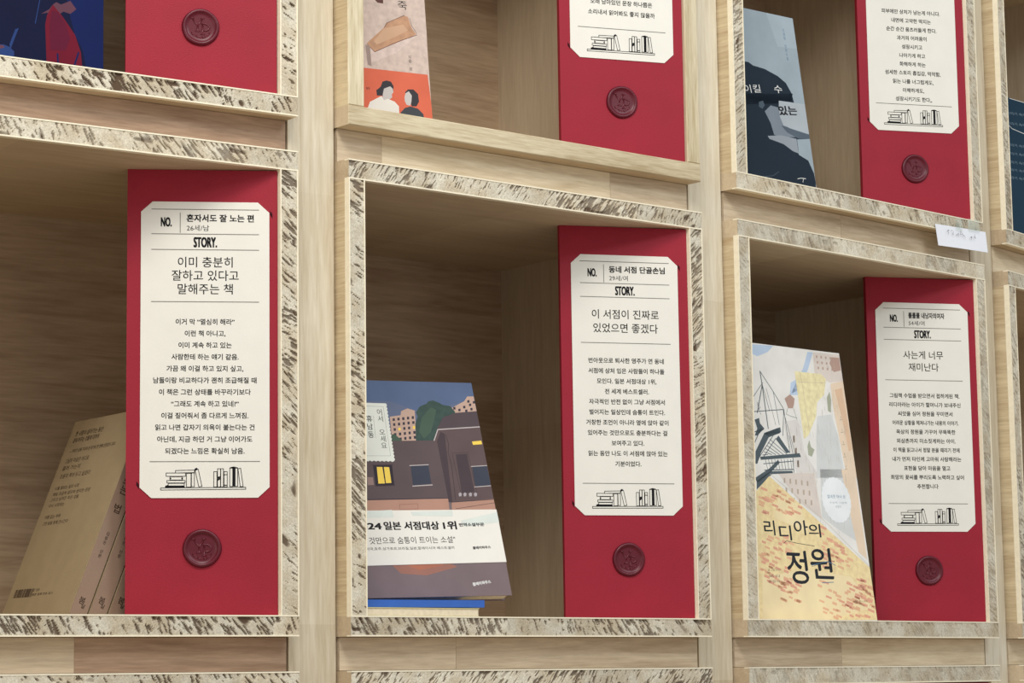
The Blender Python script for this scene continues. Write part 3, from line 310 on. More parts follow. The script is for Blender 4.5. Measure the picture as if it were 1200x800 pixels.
'반':[368,[68,304,35,304,35,126,202,126,202,304,170,304,170,244,68,244],[68,218,170,218,170,152,68,152],[301,330,268,330,268,65,301,65,301,194,354,194,354,221,301,221],[108,90,76,90,76,-23,317,-23,317,4,108,4]],'받':[368,[68,310,35,310,35,142,202,142,202,310,170,310,170,255,68,255],[68,229,170,229,170,168,68,168],[301,331,268,331,268,119,301,119,301,216,354,216,354,244,301,244],[74,99,74,-26,310,-26,310,1,108,1,108,72,304,72,304,99]],'밤':[368,[74,102,74,-26,301,-26,301,102],[106,76,268,76,268,1,106,1],[68,312,35,312,35,145,202,145,202,312,170,312,170,258,68,258],[68,231,170,231,170,172,68,172],[301,331,268,331,268,122,301,122,301,217,354,217,354,245,301,245]],
'번':[368,[318,330,284,330,284,229,201,229,201,306,168,306,168,243,71,243,71,306,38,306,38,124,201,124,201,202,284,202,284,63,318,63],[71,217,168,217,168,151,71,151],[118,89,85,89,85,-23,326,-23,326,4,118,4]],'벌':[368,[317,331,284,331,284,250,201,250,201,314,168,314,168,263,71,263,71,314,38,314,38,157,201,157,201,223,284,223,284,143,317,143],[71,236,168,236,168,184,71,184],[317,125,84,125,84,98,284,98,284,64,85,64,85,-26,331,-26,331,0,118,0,118,39,317,39]],'법':[368,[318,331,284,331,284,242,201,242,201,312,168,312,168,257,71,257,71,312,38,312,38,146,201,146,201,214,284,214,284,133,318,133],[71,230,168,230,168,174,71,174],[119,116,86,116,86,-26,317,-26,317,116,284,116,284,72,119,72],[119,46,284,46,284,1,119,1]],
'베':[368,[255,323,224,323,224,194,171,194,171,295,141,295,141,207,64,207,64,295,33,295,33,60,171,60,171,166,224,166,224,-13,255,-13],[64,180,141,180,141,87,64,87],[328,331,296,331,296,-31,328,-31]],'보':[368,[92,305,58,305,58,120,167,120,167,42,20,42,20,15,348,15,348,42,200,42,200,120,308,120,308,305,276,305,276,241,92,241],[92,214,276,214,276,147,92,147]],'본':[368,[96,316,63,316,63,172,167,172,167,133,20,133,20,106,347,106,347,133,200,133,200,172,304,172,304,316,271,316,271,271,96,271],[96,245,271,245,271,198,96,198],[95,77,62,77,62,-23,310,-23,310,4,95,4]],
'봄':[368,[96,323,63,323,63,190,167,190,167,150,20,150,20,123,347,123,347,150,200,150,200,190,304,190,304,323,271,323,271,283,96,283],[96,257,271,257,271,216,96,216],[60,90,60,-26,307,-26,307,90],[92,63,274,63,274,1,92,1]],'봐':[368,[72,301,40,301,40,138,113,138,113,72,16,71,21,43,167,47,244,57,242,81,146,73,146,138,219,138,219,301,186,301,186,246,72,246],[72,220,186,220,186,165,72,165],[298,331,265,331,265,-31,298,-31,298,151,355,151,355,179,298,179]],'부':[368,[94,316,61,316,61,160,306,160,306,316,273,316,273,266,94,266],[94,240,273,240,273,187,94,187],[348,116,20,116,20,90,166,90,166,-31,199,-31,199,90,348,90]],
'분':[368,[96,319,63,319,63,174,304,174,304,319,271,319,271,273,96,273],[96,248,271,248,271,201,96,201],[348,140,20,140,20,113,170,113,170,43,202,43,202,113,348,113],[94,75,61,75,61,-23,311,-23,311,4,94,4]],'붙':[368,[96,324,63,324,63,202,304,202,304,324,271,324,271,289,96,289],[96,264,271,264,271,228,96,228],[347,172,20,172,20,146,166,146,166,108,61,108,61,-27,312,-27,312,-2,94,-2,94,30,300,30,300,53,94,53,94,84,308,84,308,108,200,108,200,146,347,146]],'브':[368,[348,44,20,44,20,17,348,17],[92,305,58,305,58,116,308,116,308,305,276,305,276,238,92,238],[92,211,276,211,276,143,92,143]],
'비':[368,[316,331,283,331,283,-32,316,-32],[74,300,40,300,40,56,211,56,211,300,178,300,178,205,74,205],[74,178,178,178,178,83,74,83]],'뿌':[368,[80,315,48,315,48,158,169,158,169,315,137,315,137,266,80,266],[80,239,137,239,137,186,80,186],[230,315,198,315,198,158,319,158,319,315,286,315,286,266,230,266],[230,239,286,239,286,186,230,186],[348,118,20,118,20,90,166,90,166,-31,199,-31,199,90,348,90]],'사':[368,[141,300,108,300,108,235,96,169,63,112,15,73,35,46,73,75,104,116,125,166,146,119,176,80,213,53,233,80,187,117,154,172,141,235],[298,331,265,331,265,-31,298,-31,298,156,357,156,357,184,298,184]],
'산':[368,[142,309,109,309,109,264,98,212,66,169,18,140,36,114,75,135,106,166,126,205,147,170,177,142,214,122,231,149,184,176,153,216,142,263],[301,331,268,331,268,64,301,64,301,192,354,192,354,220,301,220],[110,89,76,89,76,-23,317,-23,317,4,110,4]],'살':[368,[141,318,108,318,108,290,97,240,66,199,18,172,34,146,74,166,105,196,126,234,146,201,175,175,212,157,230,182,183,207,152,244,141,290],[301,331,268,331,268,142,301,142,301,224,354,224,354,252,301,252],[301,126,71,126,71,99,268,99,268,64,72,64,72,-27,314,-27,314,0,104,0,104,39,301,39]],'삼':[368,[74,102,74,-26,301,-26,301,102],[106,76,268,76,268,1,106,1],[142,312,109,312,109,276,98,224,66,182,18,153,36,126,75,148,106,180,126,219,147,184,176,156,212,137,230,163,184,190,153,230,142,277],[301,331,268,331,268,119,301,119,301,213,354,213,354,241,301,241]],
'상':[368,[249,94,186,102,122,94,81,71,66,36,81,0,122,-23,186,-30,249,-23,290,0,304,36,290,71],[139,70,186,75,232,70,261,57,272,36,261,14,232,1,186,-4,139,1,110,14,99,36,110,57],[141,312,108,312,108,275,97,223,66,180,18,151,36,124,75,146,105,177,125,216,146,182,175,154,211,134,229,160,183,187,152,226,141,272],[301,331,268,331,268,111,301,111,301,209,354,209,354,237,301,237]],'생':[368,[270,91,206,99,141,91,100,69,85,34,100,-1,141,-23,206,-30,270,-23,312,-1,327,34,312,69],[159,69,206,74,253,69,283,56,294,34,283,13,253,0,206,-5,159,0,129,13,118,34,129,56],[128,308,96,308,96,260,87,218,61,180,20,151,38,126,70,146,95,173,112,206,129,177,152,153,183,136,201,161,161,186,136,220,128,260],[325,330,293,330,293,234,247,234,247,324,216,324,216,119,247,119,247,206,293,206,293,107,325,107]],'서':[368,[318,331,285,331,285,208,201,208,201,181,285,181,285,-32,318,-32],[147,300,113,300,113,235,101,169,68,111,20,72,40,45,78,74,109,116,130,166,152,119,182,79,220,52,240,78,193,115,159,171,147,235]],
'선':[368,[318,330,284,330,284,246,206,246,206,218,284,218,284,60,318,60],[144,309,111,309,111,264,99,211,68,167,20,138,38,112,77,134,107,166,128,206,148,170,177,141,214,120,232,146,185,174,155,215,144,263],[118,90,85,90,85,-23,326,-23,326,4,118,4]],'설':[368,[318,331,284,331,284,265,206,265,206,238,284,238,284,144,318,144],[143,319,110,319,110,286,99,236,67,196,20,170,37,143,76,163,107,193,127,230,148,197,177,170,214,152,232,178,185,203,154,240,143,286],[318,126,85,126,85,99,285,99,285,64,86,64,86,-26,331,-26,331,0,118,0,118,39,318,39]],'섬':[368,[83,104,83,-26,318,-26,318,104],[116,77,285,77,285,1,116,1],[318,331,284,331,284,260,206,260,206,232,284,232,284,122,318,122],[143,315,110,315,110,277,99,227,68,186,20,158,37,132,76,153,106,183,127,220,148,186,177,159,214,140,231,166,185,192,154,230,143,276]],
'성':[368,[263,98,198,106,134,98,93,75,78,38,93,1,134,-22,198,-30,263,-22,304,1,319,38,304,75],[152,75,198,80,245,75,275,60,286,38,275,15,245,1,198,-4,152,1,121,15,111,38,121,60],[318,331,284,331,284,254,206,254,206,227,284,227,284,117,318,117],[144,310,111,310,111,273,100,221,68,178,20,150,37,123,77,145,108,176,128,215,149,181,178,153,214,134,232,160,186,186,155,226,144,274]],'세':[368,[328,331,296,331,296,-31,328,-31],[253,323,222,323,222,201,162,201,162,174,222,174,222,-13,253,-13],[127,297,95,297,95,228,86,166,59,111,16,72,37,47,69,74,94,112,112,157,128,116,152,81,183,55,202,80,161,119,136,171,127,229]],'셀':[368,[325,330,293,330,293,138,325,138],[254,324,222,324,222,263,167,263,167,236,222,236,222,141,254,141],[127,316,95,316,95,279,86,235,60,195,20,166,38,141,70,162,94,190,111,224,127,194,150,170,180,152,198,177,159,202,135,237,127,277],[325,122,86,122,86,95,292,95,292,62,87,62,87,-27,339,-27,339,0,120,0,120,37,325,37]],
'소':[368,[200,306,165,306,165,279,145,222,95,178,33,154,47,127,102,147,149,181,182,227,216,181,263,147,318,127,332,154,270,178,220,222,200,279],[199,131,166,131,166,43,20,43,20,16,348,16,348,43,199,43]],'속':[368,[306,87,56,87,56,60,273,60,273,-31,306,-31],[200,325,166,325,166,309,148,264,101,230,40,212,52,185,106,201,152,228,183,264,215,228,261,201,314,185,327,212,265,230,219,264,200,309],[200,204,167,204,167,149,20,149,20,122,348,122,348,149,200,149]],'손':[368,[95,80,62,80,62,-23,310,-23,310,4,95,4],[200,321,166,321,166,305,148,258,102,221,41,201,54,174,107,191,152,220,183,258,214,220,259,191,312,174,325,201,264,221,218,258,200,305],[200,198,167,198,167,137,20,137,20,110,348,110,348,137,200,137]],
'수':[368,[201,318,166,318,166,298,147,250,100,213,37,193,50,166,105,183,151,211,184,251,216,211,263,183,318,166,331,193,268,213,220,250,201,298],[347,127,20,127,20,100,166,100,166,-31,199,-31,199,100,347,100]],'순':[368,[200,322,166,322,166,304,148,258,101,223,40,203,52,177,106,193,152,221,184,259,215,221,261,194,314,178,327,204,266,224,219,259,200,304],[348,147,20,147,20,120,170,120,170,46,202,46,202,120,348,120],[94,81,61,81,61,-23,311,-23,311,4,94,4]],'숨':[368,[347,164,20,164,20,137,167,137,167,93,60,93,60,-26,307,-26,307,93,200,93,200,137,347,137],[92,66,274,66,274,1,92,1],[200,327,166,327,166,311,148,268,101,235,38,217,51,191,105,206,151,232,184,268,216,232,262,206,316,191,328,217,266,235,219,268,200,311]],
'스':[368,[348,45,20,45,20,18,348,18],[200,306,165,306,165,278,145,220,96,174,34,149,48,122,102,143,150,178,182,226,215,178,263,142,316,122,332,149,269,174,220,220,200,278]],'시':[368,[316,331,283,331,283,-32,316,-32],[148,300,115,300,115,235,102,168,67,110,18,72,38,44,78,73,110,114,132,165,155,117,186,78,225,51,245,78,196,115,162,170,148,235]],'신':[368,[316,330,283,330,283,65,316,65],[117,90,84,90,84,-23,328,-23,328,4,117,4],[148,310,114,310,114,274,103,220,71,174,24,144,41,117,80,140,110,173,131,213,152,175,183,145,220,124,238,150,190,179,159,222,148,274]],
'실':[368,[316,331,283,331,283,144,316,144],[316,125,82,125,82,99,284,99,284,63,84,63,84,-27,329,-27,329,0,116,0,116,38,316,38],[148,320,114,320,114,293,102,243,70,201,22,173,39,147,79,168,110,198,131,236,153,201,184,173,222,154,239,180,191,206,159,245,148,293]],'심':[368,[316,330,283,330,283,125,316,125],[83,104,83,-26,316,-26,316,104],[115,78,284,78,284,1,115,1],[148,316,114,316,114,281,102,231,71,189,23,160,39,134,79,155,110,186,131,224,153,189,184,161,222,141,238,167,191,193,159,233,148,281]],'싱':[368,[316,330,283,330,283,115,316,115],[262,98,197,106,132,98,91,75,76,38,91,1,132,-22,197,-30,262,-22,304,1,318,38,304,75],[150,75,197,80,244,75,275,61,286,38,275,15,244,1,197,-4,150,1,120,15,109,38,120,61],[148,314,114,314,114,279,103,227,71,183,23,154,40,127,79,149,110,181,132,221,153,185,184,157,222,137,238,163,191,190,159,230,148,279]],
'싶':[368,[316,330,283,330,283,130,316,130],[148,317,114,317,114,282,102,232,70,191,22,163,39,137,78,158,110,188,131,226,153,191,184,163,223,144,239,170,191,196,159,235,148,282],[319,108,77,108,77,81,127,81,127,1,74,1,74,-26,322,-26,322,1,270,1,270,81,319,81],[160,1,160,81,237,81,237,1]],'씨':[368,[321,331,288,331,288,-31,321,-31],[103,299,72,299,72,218,67,167,49,116,15,75,36,52,59,75,76,105,87,138,98,104,115,73,138,48,162,73,179,103,190,138,201,104,218,74,242,51,262,75,228,115,210,166,206,218,206,299,174,299,171,175,160,131,138,91,116,132,106,177]],'씩':[368,[320,99,74,99,74,72,287,72,287,-31,320,-31],[320,331,287,331,287,118,320,118],[105,309,74,309,74,272,68,233,50,192,17,160,36,136,59,156,77,182,89,210,99,181,116,154,140,132,163,153,180,179,190,208,202,180,219,156,244,136,262,160,229,191,211,230,205,272,205,309,174,309,171,239,161,204,140,172,119,204,108,240]],
'아':[368,[163,287,116,303,69,287,37,244,25,177,37,110,69,66,116,50,163,66,195,110,207,177,195,244],[85,261,116,273,147,261,168,228,175,177,168,126,147,92,116,80,85,92,64,126,57,177,64,228],[298,331,265,331,265,-31,298,-31,298,158,357,158,357,186,298,186]],'안':[368,[169,294,121,305,73,294,39,262,26,216,39,170,73,138,121,127,169,138,203,170,215,216,203,262],[89,269,121,276,153,269,175,247,183,216,175,185,153,164,121,156,89,164,67,185,59,216,67,247],[301,331,268,331,268,64,301,64,301,193,354,193,354,221,301,221],[108,92,76,92,76,-23,317,-23,317,4,108,4]],'앉':[368,[168,300,120,310,72,300,39,270,26,226,39,183,72,154,120,143,168,154,201,183,213,226,201,270],[89,275,120,283,151,275,173,256,181,226,173,197,151,177,120,170,89,177,67,197,59,226,67,256],[301,331,268,331,268,136,301,136,301,218,354,218,354,245,301,245],[316,117,168,117,168,90,226,90,226,83,220,50,200,21,168,0,159,25,137,17,90,9,90,109,58,109,58,-18,102,-17,159,-6,174,-30,204,-14,227,7,242,33,258,7,281,-14,311,-30,326,-4,289,17,266,47,258,90,316,90]],
'않':[368,[168,300,120,310,72,300,39,270,26,227,39,183,72,154,120,143,168,154,201,183,213,227,201,270],[89,275,120,283,151,275,173,256,181,227,173,198,151,178,120,170,89,178,67,198,59,227,67,256],[280,65,246,72,211,65,187,48,178,20,187,-7,211,-24,246,-30,280,-24,304,-7,312,20,304,48],[226,44,246,48,265,44,278,35,283,20,278,6,265,-3,246,-7,226,-3,213,6,208,20,213,35],[301,331,268,331,268,150,301,150,301,222,354,222,354,250,301,250],[262,141,230,141,230,109,155,109,155,84,336,84,336,109,262,109],[90,111,58,111,58,-22,102,-21,168,-8,162,18,137,11,90,6]],'앗':[368,[170,295,121,306,72,295,39,265,26,220,39,175,72,145,121,134,170,145,203,175,215,220,203,265],[89,270,121,278,153,270,175,250,183,220,175,190,153,169,121,162,89,169,67,190,59,220,67,250],[301,331,268,331,268,90,301,90,301,204,354,204,354,232,301,232],[208,108,175,108,175,97,158,50,114,16,54,-3,68,-30,119,-14,162,12,192,49,221,12,264,-14,315,-30,328,-3,268,16,225,50,208,97]],'야':[368,[163,287,116,303,69,287,37,244,25,177,37,110,69,66,116,50,163,66,195,110,207,177,195,244],[85,261,116,273,147,261,168,228,175,177,168,126,147,92,116,80,85,92,64,126,57,177,64,228],[298,331,265,331,265,-31,298,-31,298,104,356,104,356,132,298,132,298,212,356,212,356,240,298,240]],
'약':[368,[301,99,66,99,66,72,268,72,268,-31,301,-31],[170,298,121,309,72,298,39,268,26,224,39,179,72,149,121,138,170,149,203,179,215,224,203,268],[89,274,121,281,153,274,175,254,183,224,175,193,153,173,121,166,89,173,67,193,59,224,67,254],[301,331,268,331,268,116,301,116,301,170,353,170,353,198,301,198,301,248,353,248,353,276,301,276]],'얘':[368,[142,285,101,300,61,285,34,242,24,175,34,108,61,64,101,48,142,64,169,108,179,175,169,242],[77,258,101,270,126,258,142,225,148,175,142,124,126,91,101,80,77,91,61,124,55,175,61,225],[328,331,296,331,296,240,247,240,247,323,215,323,215,-13,247,-13,247,105,296,105,296,-31,328,-31],[247,212,296,212,296,133,247,133]],'어':[368,[318,331,285,331,285,193,206,193,192,251,160,289,116,303,70,287,38,244,26,177,38,110,70,66,116,50,161,65,193,105,206,166,285,166,285,-32,318,-32],[86,261,116,273,147,261,168,228,175,177,168,126,147,92,116,80,86,92,65,126,58,177,65,228]],
'언':[368,[318,330,284,330,284,230,211,230,195,271,163,297,119,307,71,296,38,264,26,218,38,171,71,140,119,128,162,138,194,164,210,203,284,203,284,64,318,64],[87,270,119,278,150,270,172,249,180,218,172,186,150,165,119,157,87,165,65,186,57,218,65,249],[120,91,87,91,87,-23,328,-23,328,4,120,4]],'업':[368,[318,331,284,331,284,244,210,244,194,281,163,305,119,314,70,303,38,274,26,230,38,187,70,157,119,146,163,155,195,180,211,217,284,217,284,136,318,136],[87,279,119,286,150,279,172,259,180,230,172,201,150,182,119,174,87,182,65,201,57,230,65,259],[119,118,86,118,86,-26,318,-26,318,118,284,118,284,73,119,73],[119,47,284,47,284,1,119,1]],'없':[368,[92,118,61,118,61,-26,186,-26,186,118,156,118,156,74,92,74],[92,48,156,48,156,0,92,0],[318,331,284,331,284,246,210,246,194,282,162,306,119,315,70,304,38,275,26,232,38,188,70,159,119,148,163,157,195,181,211,218,284,218,284,139,318,139],[87,280,119,287,150,280,172,261,180,232,172,203,150,183,119,176,87,183,65,203,57,232,65,261],[289,121,256,121,256,90,249,54,227,20,191,-4,208,-29,236,-12,258,11,273,39,287,11,309,-12,338,-29,355,-4,319,19,297,53,289,90]],
'었':[368,[318,331,284,331,284,240,210,240,194,277,162,301,119,310,71,299,38,270,26,226,38,181,71,152,119,141,162,150,194,175,210,213,284,213,284,124,318,124],[87,275,119,282,150,275,172,255,180,226,172,196,150,176,119,168,87,176,66,196,58,226,66,255],[144,110,112,110,112,89,104,54,79,21,40,-2,56,-26,87,-10,111,13,128,41,143,12,165,-12,195,-30,225,-11,247,13,262,42,278,14,302,-10,334,-26,351,-2,312,21,287,52,278,89,278,110,246,110,246,89,240,59,223,29,195,3,167,27,150,57,144,89]],'에':[368,[328,331,296,331,296,-31,328,-31],[255,323,224,323,224,190,178,190,167,249,140,287,101,300,61,285,34,242,24,175,34,108,61,64,101,48,141,62,167,102,178,163,224,163,224,-13,255,-13],[77,258,101,270,126,258,142,225,148,175,142,124,126,91,101,80,77,91,61,124,55,175,61,225]],'여':[368,[318,331,285,331,285,250,192,250,173,279,147,297,116,303,70,287,38,244,26,177,38,110,70,66,116,50,149,57,175,77,194,108,285,108,285,-32,318,-32],[86,261,116,273,147,261,168,228,175,177,168,126,147,92,116,80,86,92,65,126,58,177,65,228],[201,223,285,223,285,136,202,136,206,177]],
'역':[368,[318,98,76,98,76,71,284,71,284,-31,318,-31],[318,331,284,331,284,278,193,278,173,295,148,306,119,310,71,299,38,269,26,224,38,178,71,148,119,136,148,140,173,152,193,169,284,169,284,118,318,118],[87,274,119,282,150,274,172,254,180,224,172,193,150,172,119,165,87,172,65,193,57,224,65,254],[208,250,284,250,284,196,208,196,212,224]],'연':[368,[318,330,284,330,284,274,192,274,173,292,148,304,119,308,71,296,38,264,26,217,38,170,71,138,119,126,148,131,173,142,193,160,284,160,284,63,318,63],[87,270,119,278,150,270,172,249,180,217,172,185,150,163,119,156,87,163,65,185,57,217,65,249],[207,247,284,247,284,188,207,188,212,217],[120,91,87,91,87,-23,328,-23,328,4,120,4]],'열':[368,[317,331,284,331,284,287,193,287,174,304,148,315,119,318,71,308,38,279,26,236,38,193,71,164,119,154,149,157,175,169,194,186,284,186,284,146,317,146],[87,284,119,291,150,284,172,265,180,236,172,207,150,188,119,181,87,188,65,207,57,236,65,265],[208,261,284,261,284,212,208,212,212,236],[317,127,84,127,84,100,284,100,284,65,85,65,85,-26,331,-26,331,0,118,0,118,40,317,40]],
'영':[368,[318,331,284,331,284,278,192,278,172,295,147,305,119,309,71,298,38,268,26,223,38,179,71,148,119,137,147,141,172,151,192,168,284,168,284,117,318,117],[87,273,119,281,150,273,172,253,180,223,172,193,150,173,119,166,87,173,65,193,57,223,65,253],[207,252,284,252,284,195,207,195,212,223],[263,100,198,108,134,100,93,76,78,39,93,1,134,-22,198,-30,263,-22,304,1,319,39,304,76],[151,77,198,82,246,77,276,62,286,39,276,16,246,1,198,-4,151,1,121,16,110,39,121,62]],'옆':[368,[318,331,284,331,284,281,191,281,172,297,147,307,119,310,70,299,38,270,26,226,38,182,70,153,119,142,147,145,172,155,191,171,284,171,284,127,318,127],[87,275,119,282,150,275,172,255,180,226,172,196,150,177,119,170,87,177,65,196,57,226,65,255],[207,254,284,254,284,198,207,198,212,226],[320,110,78,110,78,83,129,83,129,2,74,2,74,-26,325,-26,325,2,269,2,269,83,320,83],[162,2,162,83,236,83,236,2]],'오':[368,[251,295,183,307,115,295,69,262,52,212,67,165,107,133,167,118,167,43,20,43,20,15,348,15,348,43,200,43,200,118,260,133,300,165,315,212,298,262],[132,272,183,280,235,272,270,248,283,212,270,176,235,152,183,144,132,152,97,176,84,212,97,248]],
'옥':[368,[251,314,183,322,116,314,72,290,56,252,70,217,108,193,167,182,167,147,20,147,20,120,347,120,347,147,200,147,200,182,259,193,297,217,310,252,295,290],[134,290,183,296,233,290,265,276,276,252,265,229,233,214,183,208,134,214,101,229,90,252,101,276],[306,86,56,86,56,59,273,59,273,-31,306,-31]],'온':[368,[251,311,183,320,116,311,72,287,56,248,70,211,108,187,167,176,167,138,20,138,20,111,347,111,347,138,200,138,200,176,259,187,297,211,310,248,295,287],[134,288,183,293,233,288,265,272,276,248,265,223,233,208,183,203,134,208,102,223,90,248,102,272],[95,82,62,82,62,-23,310,-23,310,4,95,4]],'옮':[368,[194,116,194,-27,310,-27,310,116],[222,92,281,92,281,-2,222,-2],[252,319,183,326,115,319,71,297,56,262,69,230,107,208,166,199,166,172,20,172,20,145,347,145,347,172,199,172,199,199,259,208,297,230,310,262,295,297],[133,297,183,301,233,297,265,283,276,262,265,242,233,229,183,224,133,229,101,242,90,262,101,283],[170,116,54,116,54,92,139,92,139,59,56,59,56,-27,118,-27,182,-20,180,4,86,-2,86,35,170,35]],
'왜':[368,[151,287,108,296,66,287,37,260,26,220,35,183,58,157,93,143,93,82,16,81,20,54,141,58,204,66,201,90,124,84,124,143,159,157,182,183,191,220,180,260],[82,263,108,270,135,263,154,246,160,220,154,193,135,176,108,170,82,176,63,193,56,220,63,246],[324,331,292,331,292,180,249,180,249,323,218,323,218,-12,249,-12,249,153,292,153,292,-31,324,-31]],'외':[368,[187,296,137,307,87,296,53,266,40,222,50,182,78,153,120,138,120,76,22,75,26,47,178,52,261,63,258,87,154,77,154,138,196,153,224,182,234,222,221,266],[104,271,137,278,170,271,193,252,202,222,193,193,170,173,137,166,104,173,81,193,73,222,81,252],[315,331,282,331,282,-32,315,-32]],'요':[368,[251,296,183,308,115,296,69,264,52,215,58,185,75,160,100,140,100,43,20,43,20,15,348,15,348,43,267,43,267,141,293,160,309,185,315,215,298,264],[132,273,183,282,235,273,270,250,283,215,270,180,235,156,183,148,132,156,97,180,84,215,97,250],[133,43,133,128,183,122,234,128,234,43]],
'욕':[368,[251,315,183,323,116,315,72,291,56,254,61,231,76,213,100,198,100,146,20,146,20,120,347,120,347,146,266,146,266,198,290,212,305,231,310,254,295,291],[134,292,183,297,233,292,265,277,276,254,265,231,233,216,183,211,134,216,101,231,90,254,101,277],[134,146,134,189,183,185,233,189,233,146],[306,86,56,86,56,59,273,59,273,-31,306,-31]],'용':[368,[250,90,183,98,117,90,74,69,59,34,74,-1,117,-23,183,-30,250,-23,292,-1,307,34,292,69],[135,67,183,72,232,67,263,55,274,34,263,13,232,0,183,-5,135,0,104,13,93,34,104,55],[251,316,183,324,115,316,72,293,56,257,61,234,76,216,100,203,100,152,20,152,20,125,347,125,347,152,266,152,266,203,290,216,305,234,310,257,295,293],[133,293,183,298,233,293,265,279,276,257,265,235,233,221,183,216,133,221,101,235,90,257,101,279],[134,152,134,194,183,190,233,194,233,152]],'우':[368,[249,307,183,316,117,307,72,279,56,237,72,195,117,167,183,158,249,167,294,195,310,237,294,279],[134,283,183,290,232,283,264,265,276,237,264,209,232,191,183,184,134,191,102,209,90,237,102,265],[348,124,20,124,20,96,166,96,166,-31,199,-31,199,96,348,96]],
'운':[368,[250,313,183,322,116,313,72,288,56,249,72,210,116,185,183,176,250,185,294,210,310,249,294,288],[135,289,183,295,231,289,263,273,275,249,263,225,231,209,183,204,135,209,103,225,92,249,103,273],[348,147,20,147,20,120,170,120,170,47,203,47,203,120,348,120],[95,82,62,82,62,-23,311,-23,311,4,95,4]],'움':[368,[251,316,183,324,116,316,72,293,56,256,72,219,116,196,183,188,251,196,295,219,310,256,295,293],[134,293,183,298,233,293,265,279,276,256,265,233,233,219,183,214,134,219,101,233,90,256,101,279],[347,161,20,161,20,134,167,134,167,93,60,93,60,-26,307,-26,307,93,200,93,200,134,347,134],[92,66,274,66,274,1,92,1]],'웃':[368,[251,317,183,325,115,317,72,295,56,259,72,223,115,200,183,192,251,200,295,223,310,259,295,295],[133,295,183,300,233,295,265,281,276,259,265,237,233,223,183,218,133,223,101,237,90,259,101,281],[348,166,20,166,20,138,166,138,166,98,199,98,199,138,348,138],[200,82,166,82,166,70,148,35,104,10,44,-4,54,-30,108,-18,153,3,183,32,213,3,257,-18,311,-30,322,-4,261,9,217,35,200,70]],
'워':[368,[317,330,284,330,284,84,202,84,202,58,284,58,284,-31,317,-31],[184,304,136,313,89,304,57,279,46,242,57,204,89,179,136,170,184,179,215,204,227,242,215,279],[105,281,136,287,167,281,188,265,196,242,188,218,167,202,136,196,105,202,84,218,77,242,84,265],[258,127,256,152,175,144,18,140,23,112,118,114,118,-20,151,-20,151,116]],'원':[368,[316,330,283,330,283,117,209,117,209,93,283,93,283,56,316,56],[182,308,136,316,89,308,58,286,47,253,58,219,89,198,136,190,182,198,213,219,224,253,213,286],[106,286,136,291,165,286,185,273,193,253,185,233,165,219,136,215,106,219,85,233,78,253,85,273],[254,150,251,174,171,167,18,163,22,136,122,138,122,68,156,68,156,140],[102,82,69,82,69,-23,325,-23,325,4,102,4]],'위':[368,[186,304,138,314,90,304,58,278,46,239,58,200,90,174,138,165,186,174,218,200,230,239,218,278],[107,280,138,286,170,280,191,264,199,239,191,215,170,198,138,192,107,198,86,215,78,239,86,264],[316,330,284,330,284,-31,316,-31],[260,123,258,148,176,139,19,134,24,106,124,108,124,-20,157,-20,157,110]],
'으':[368,[251,295,183,308,116,295,69,260,52,208,69,155,116,121,183,108,251,121,297,155,315,208,297,260],[132,272,183,281,234,272,270,246,283,208,270,170,234,144,183,135,132,144,97,170,84,208,97,246],[348,44,20,44,20,17,348,17]],'은':[368,[347,140,20,140,20,114,347,114],[251,310,183,318,116,310,72,285,56,246,72,208,116,183,183,174,251,183,295,208,310,246,295,285],[134,286,183,292,233,286,265,271,276,246,265,222,233,207,183,201,134,207,102,222,90,246,102,271],[95,82,62,82,62,-23,310,-23,310,4,95,4]],'을':[368,[252,317,183,324,115,317,71,296,56,262,71,228,115,207,183,199,252,207,295,228,310,262,295,296],[133,295,183,300,234,295,265,282,276,262,265,241,234,229,183,224,133,229,101,241,90,262,101,282],[347,175,20,175,20,148,347,148],[305,117,60,117,60,92,272,92,272,60,60,60,60,-27,316,-27,316,-1,93,-1,93,36,305,36]],
'음':[368,[251,315,183,323,116,315,72,291,56,254,72,217,116,194,183,186,251,194,295,217,310,254,295,291],[134,291,183,296,233,291,265,277,276,254,265,232,233,217,183,212,134,217,101,232,90,254,101,277],[60,93,60,-26,307,-26,307,93],[92,66,274,66,274,1,92,1],[347,155,20,155,20,128,347,128]],'의':[368,[187,294,137,304,87,294,53,264,40,219,53,175,87,145,137,134,187,145,221,175,234,219,221,264],[104,268,137,276,170,268,193,249,202,219,193,190,170,170,137,163,104,170,81,190,73,219,81,249],[315,331,282,331,282,-32,315,-32],[261,64,258,88,176,79,22,76,26,48,178,53]],'이':[368,[316,331,283,331,283,-32,316,-32],[173,287,125,303,78,287,45,244,33,177,45,110,78,66,125,50,173,66,205,110,217,177,205,244],[94,261,125,273,156,261,177,228,185,177,177,126,156,92,125,80,94,92,73,126,65,177,73,228]],
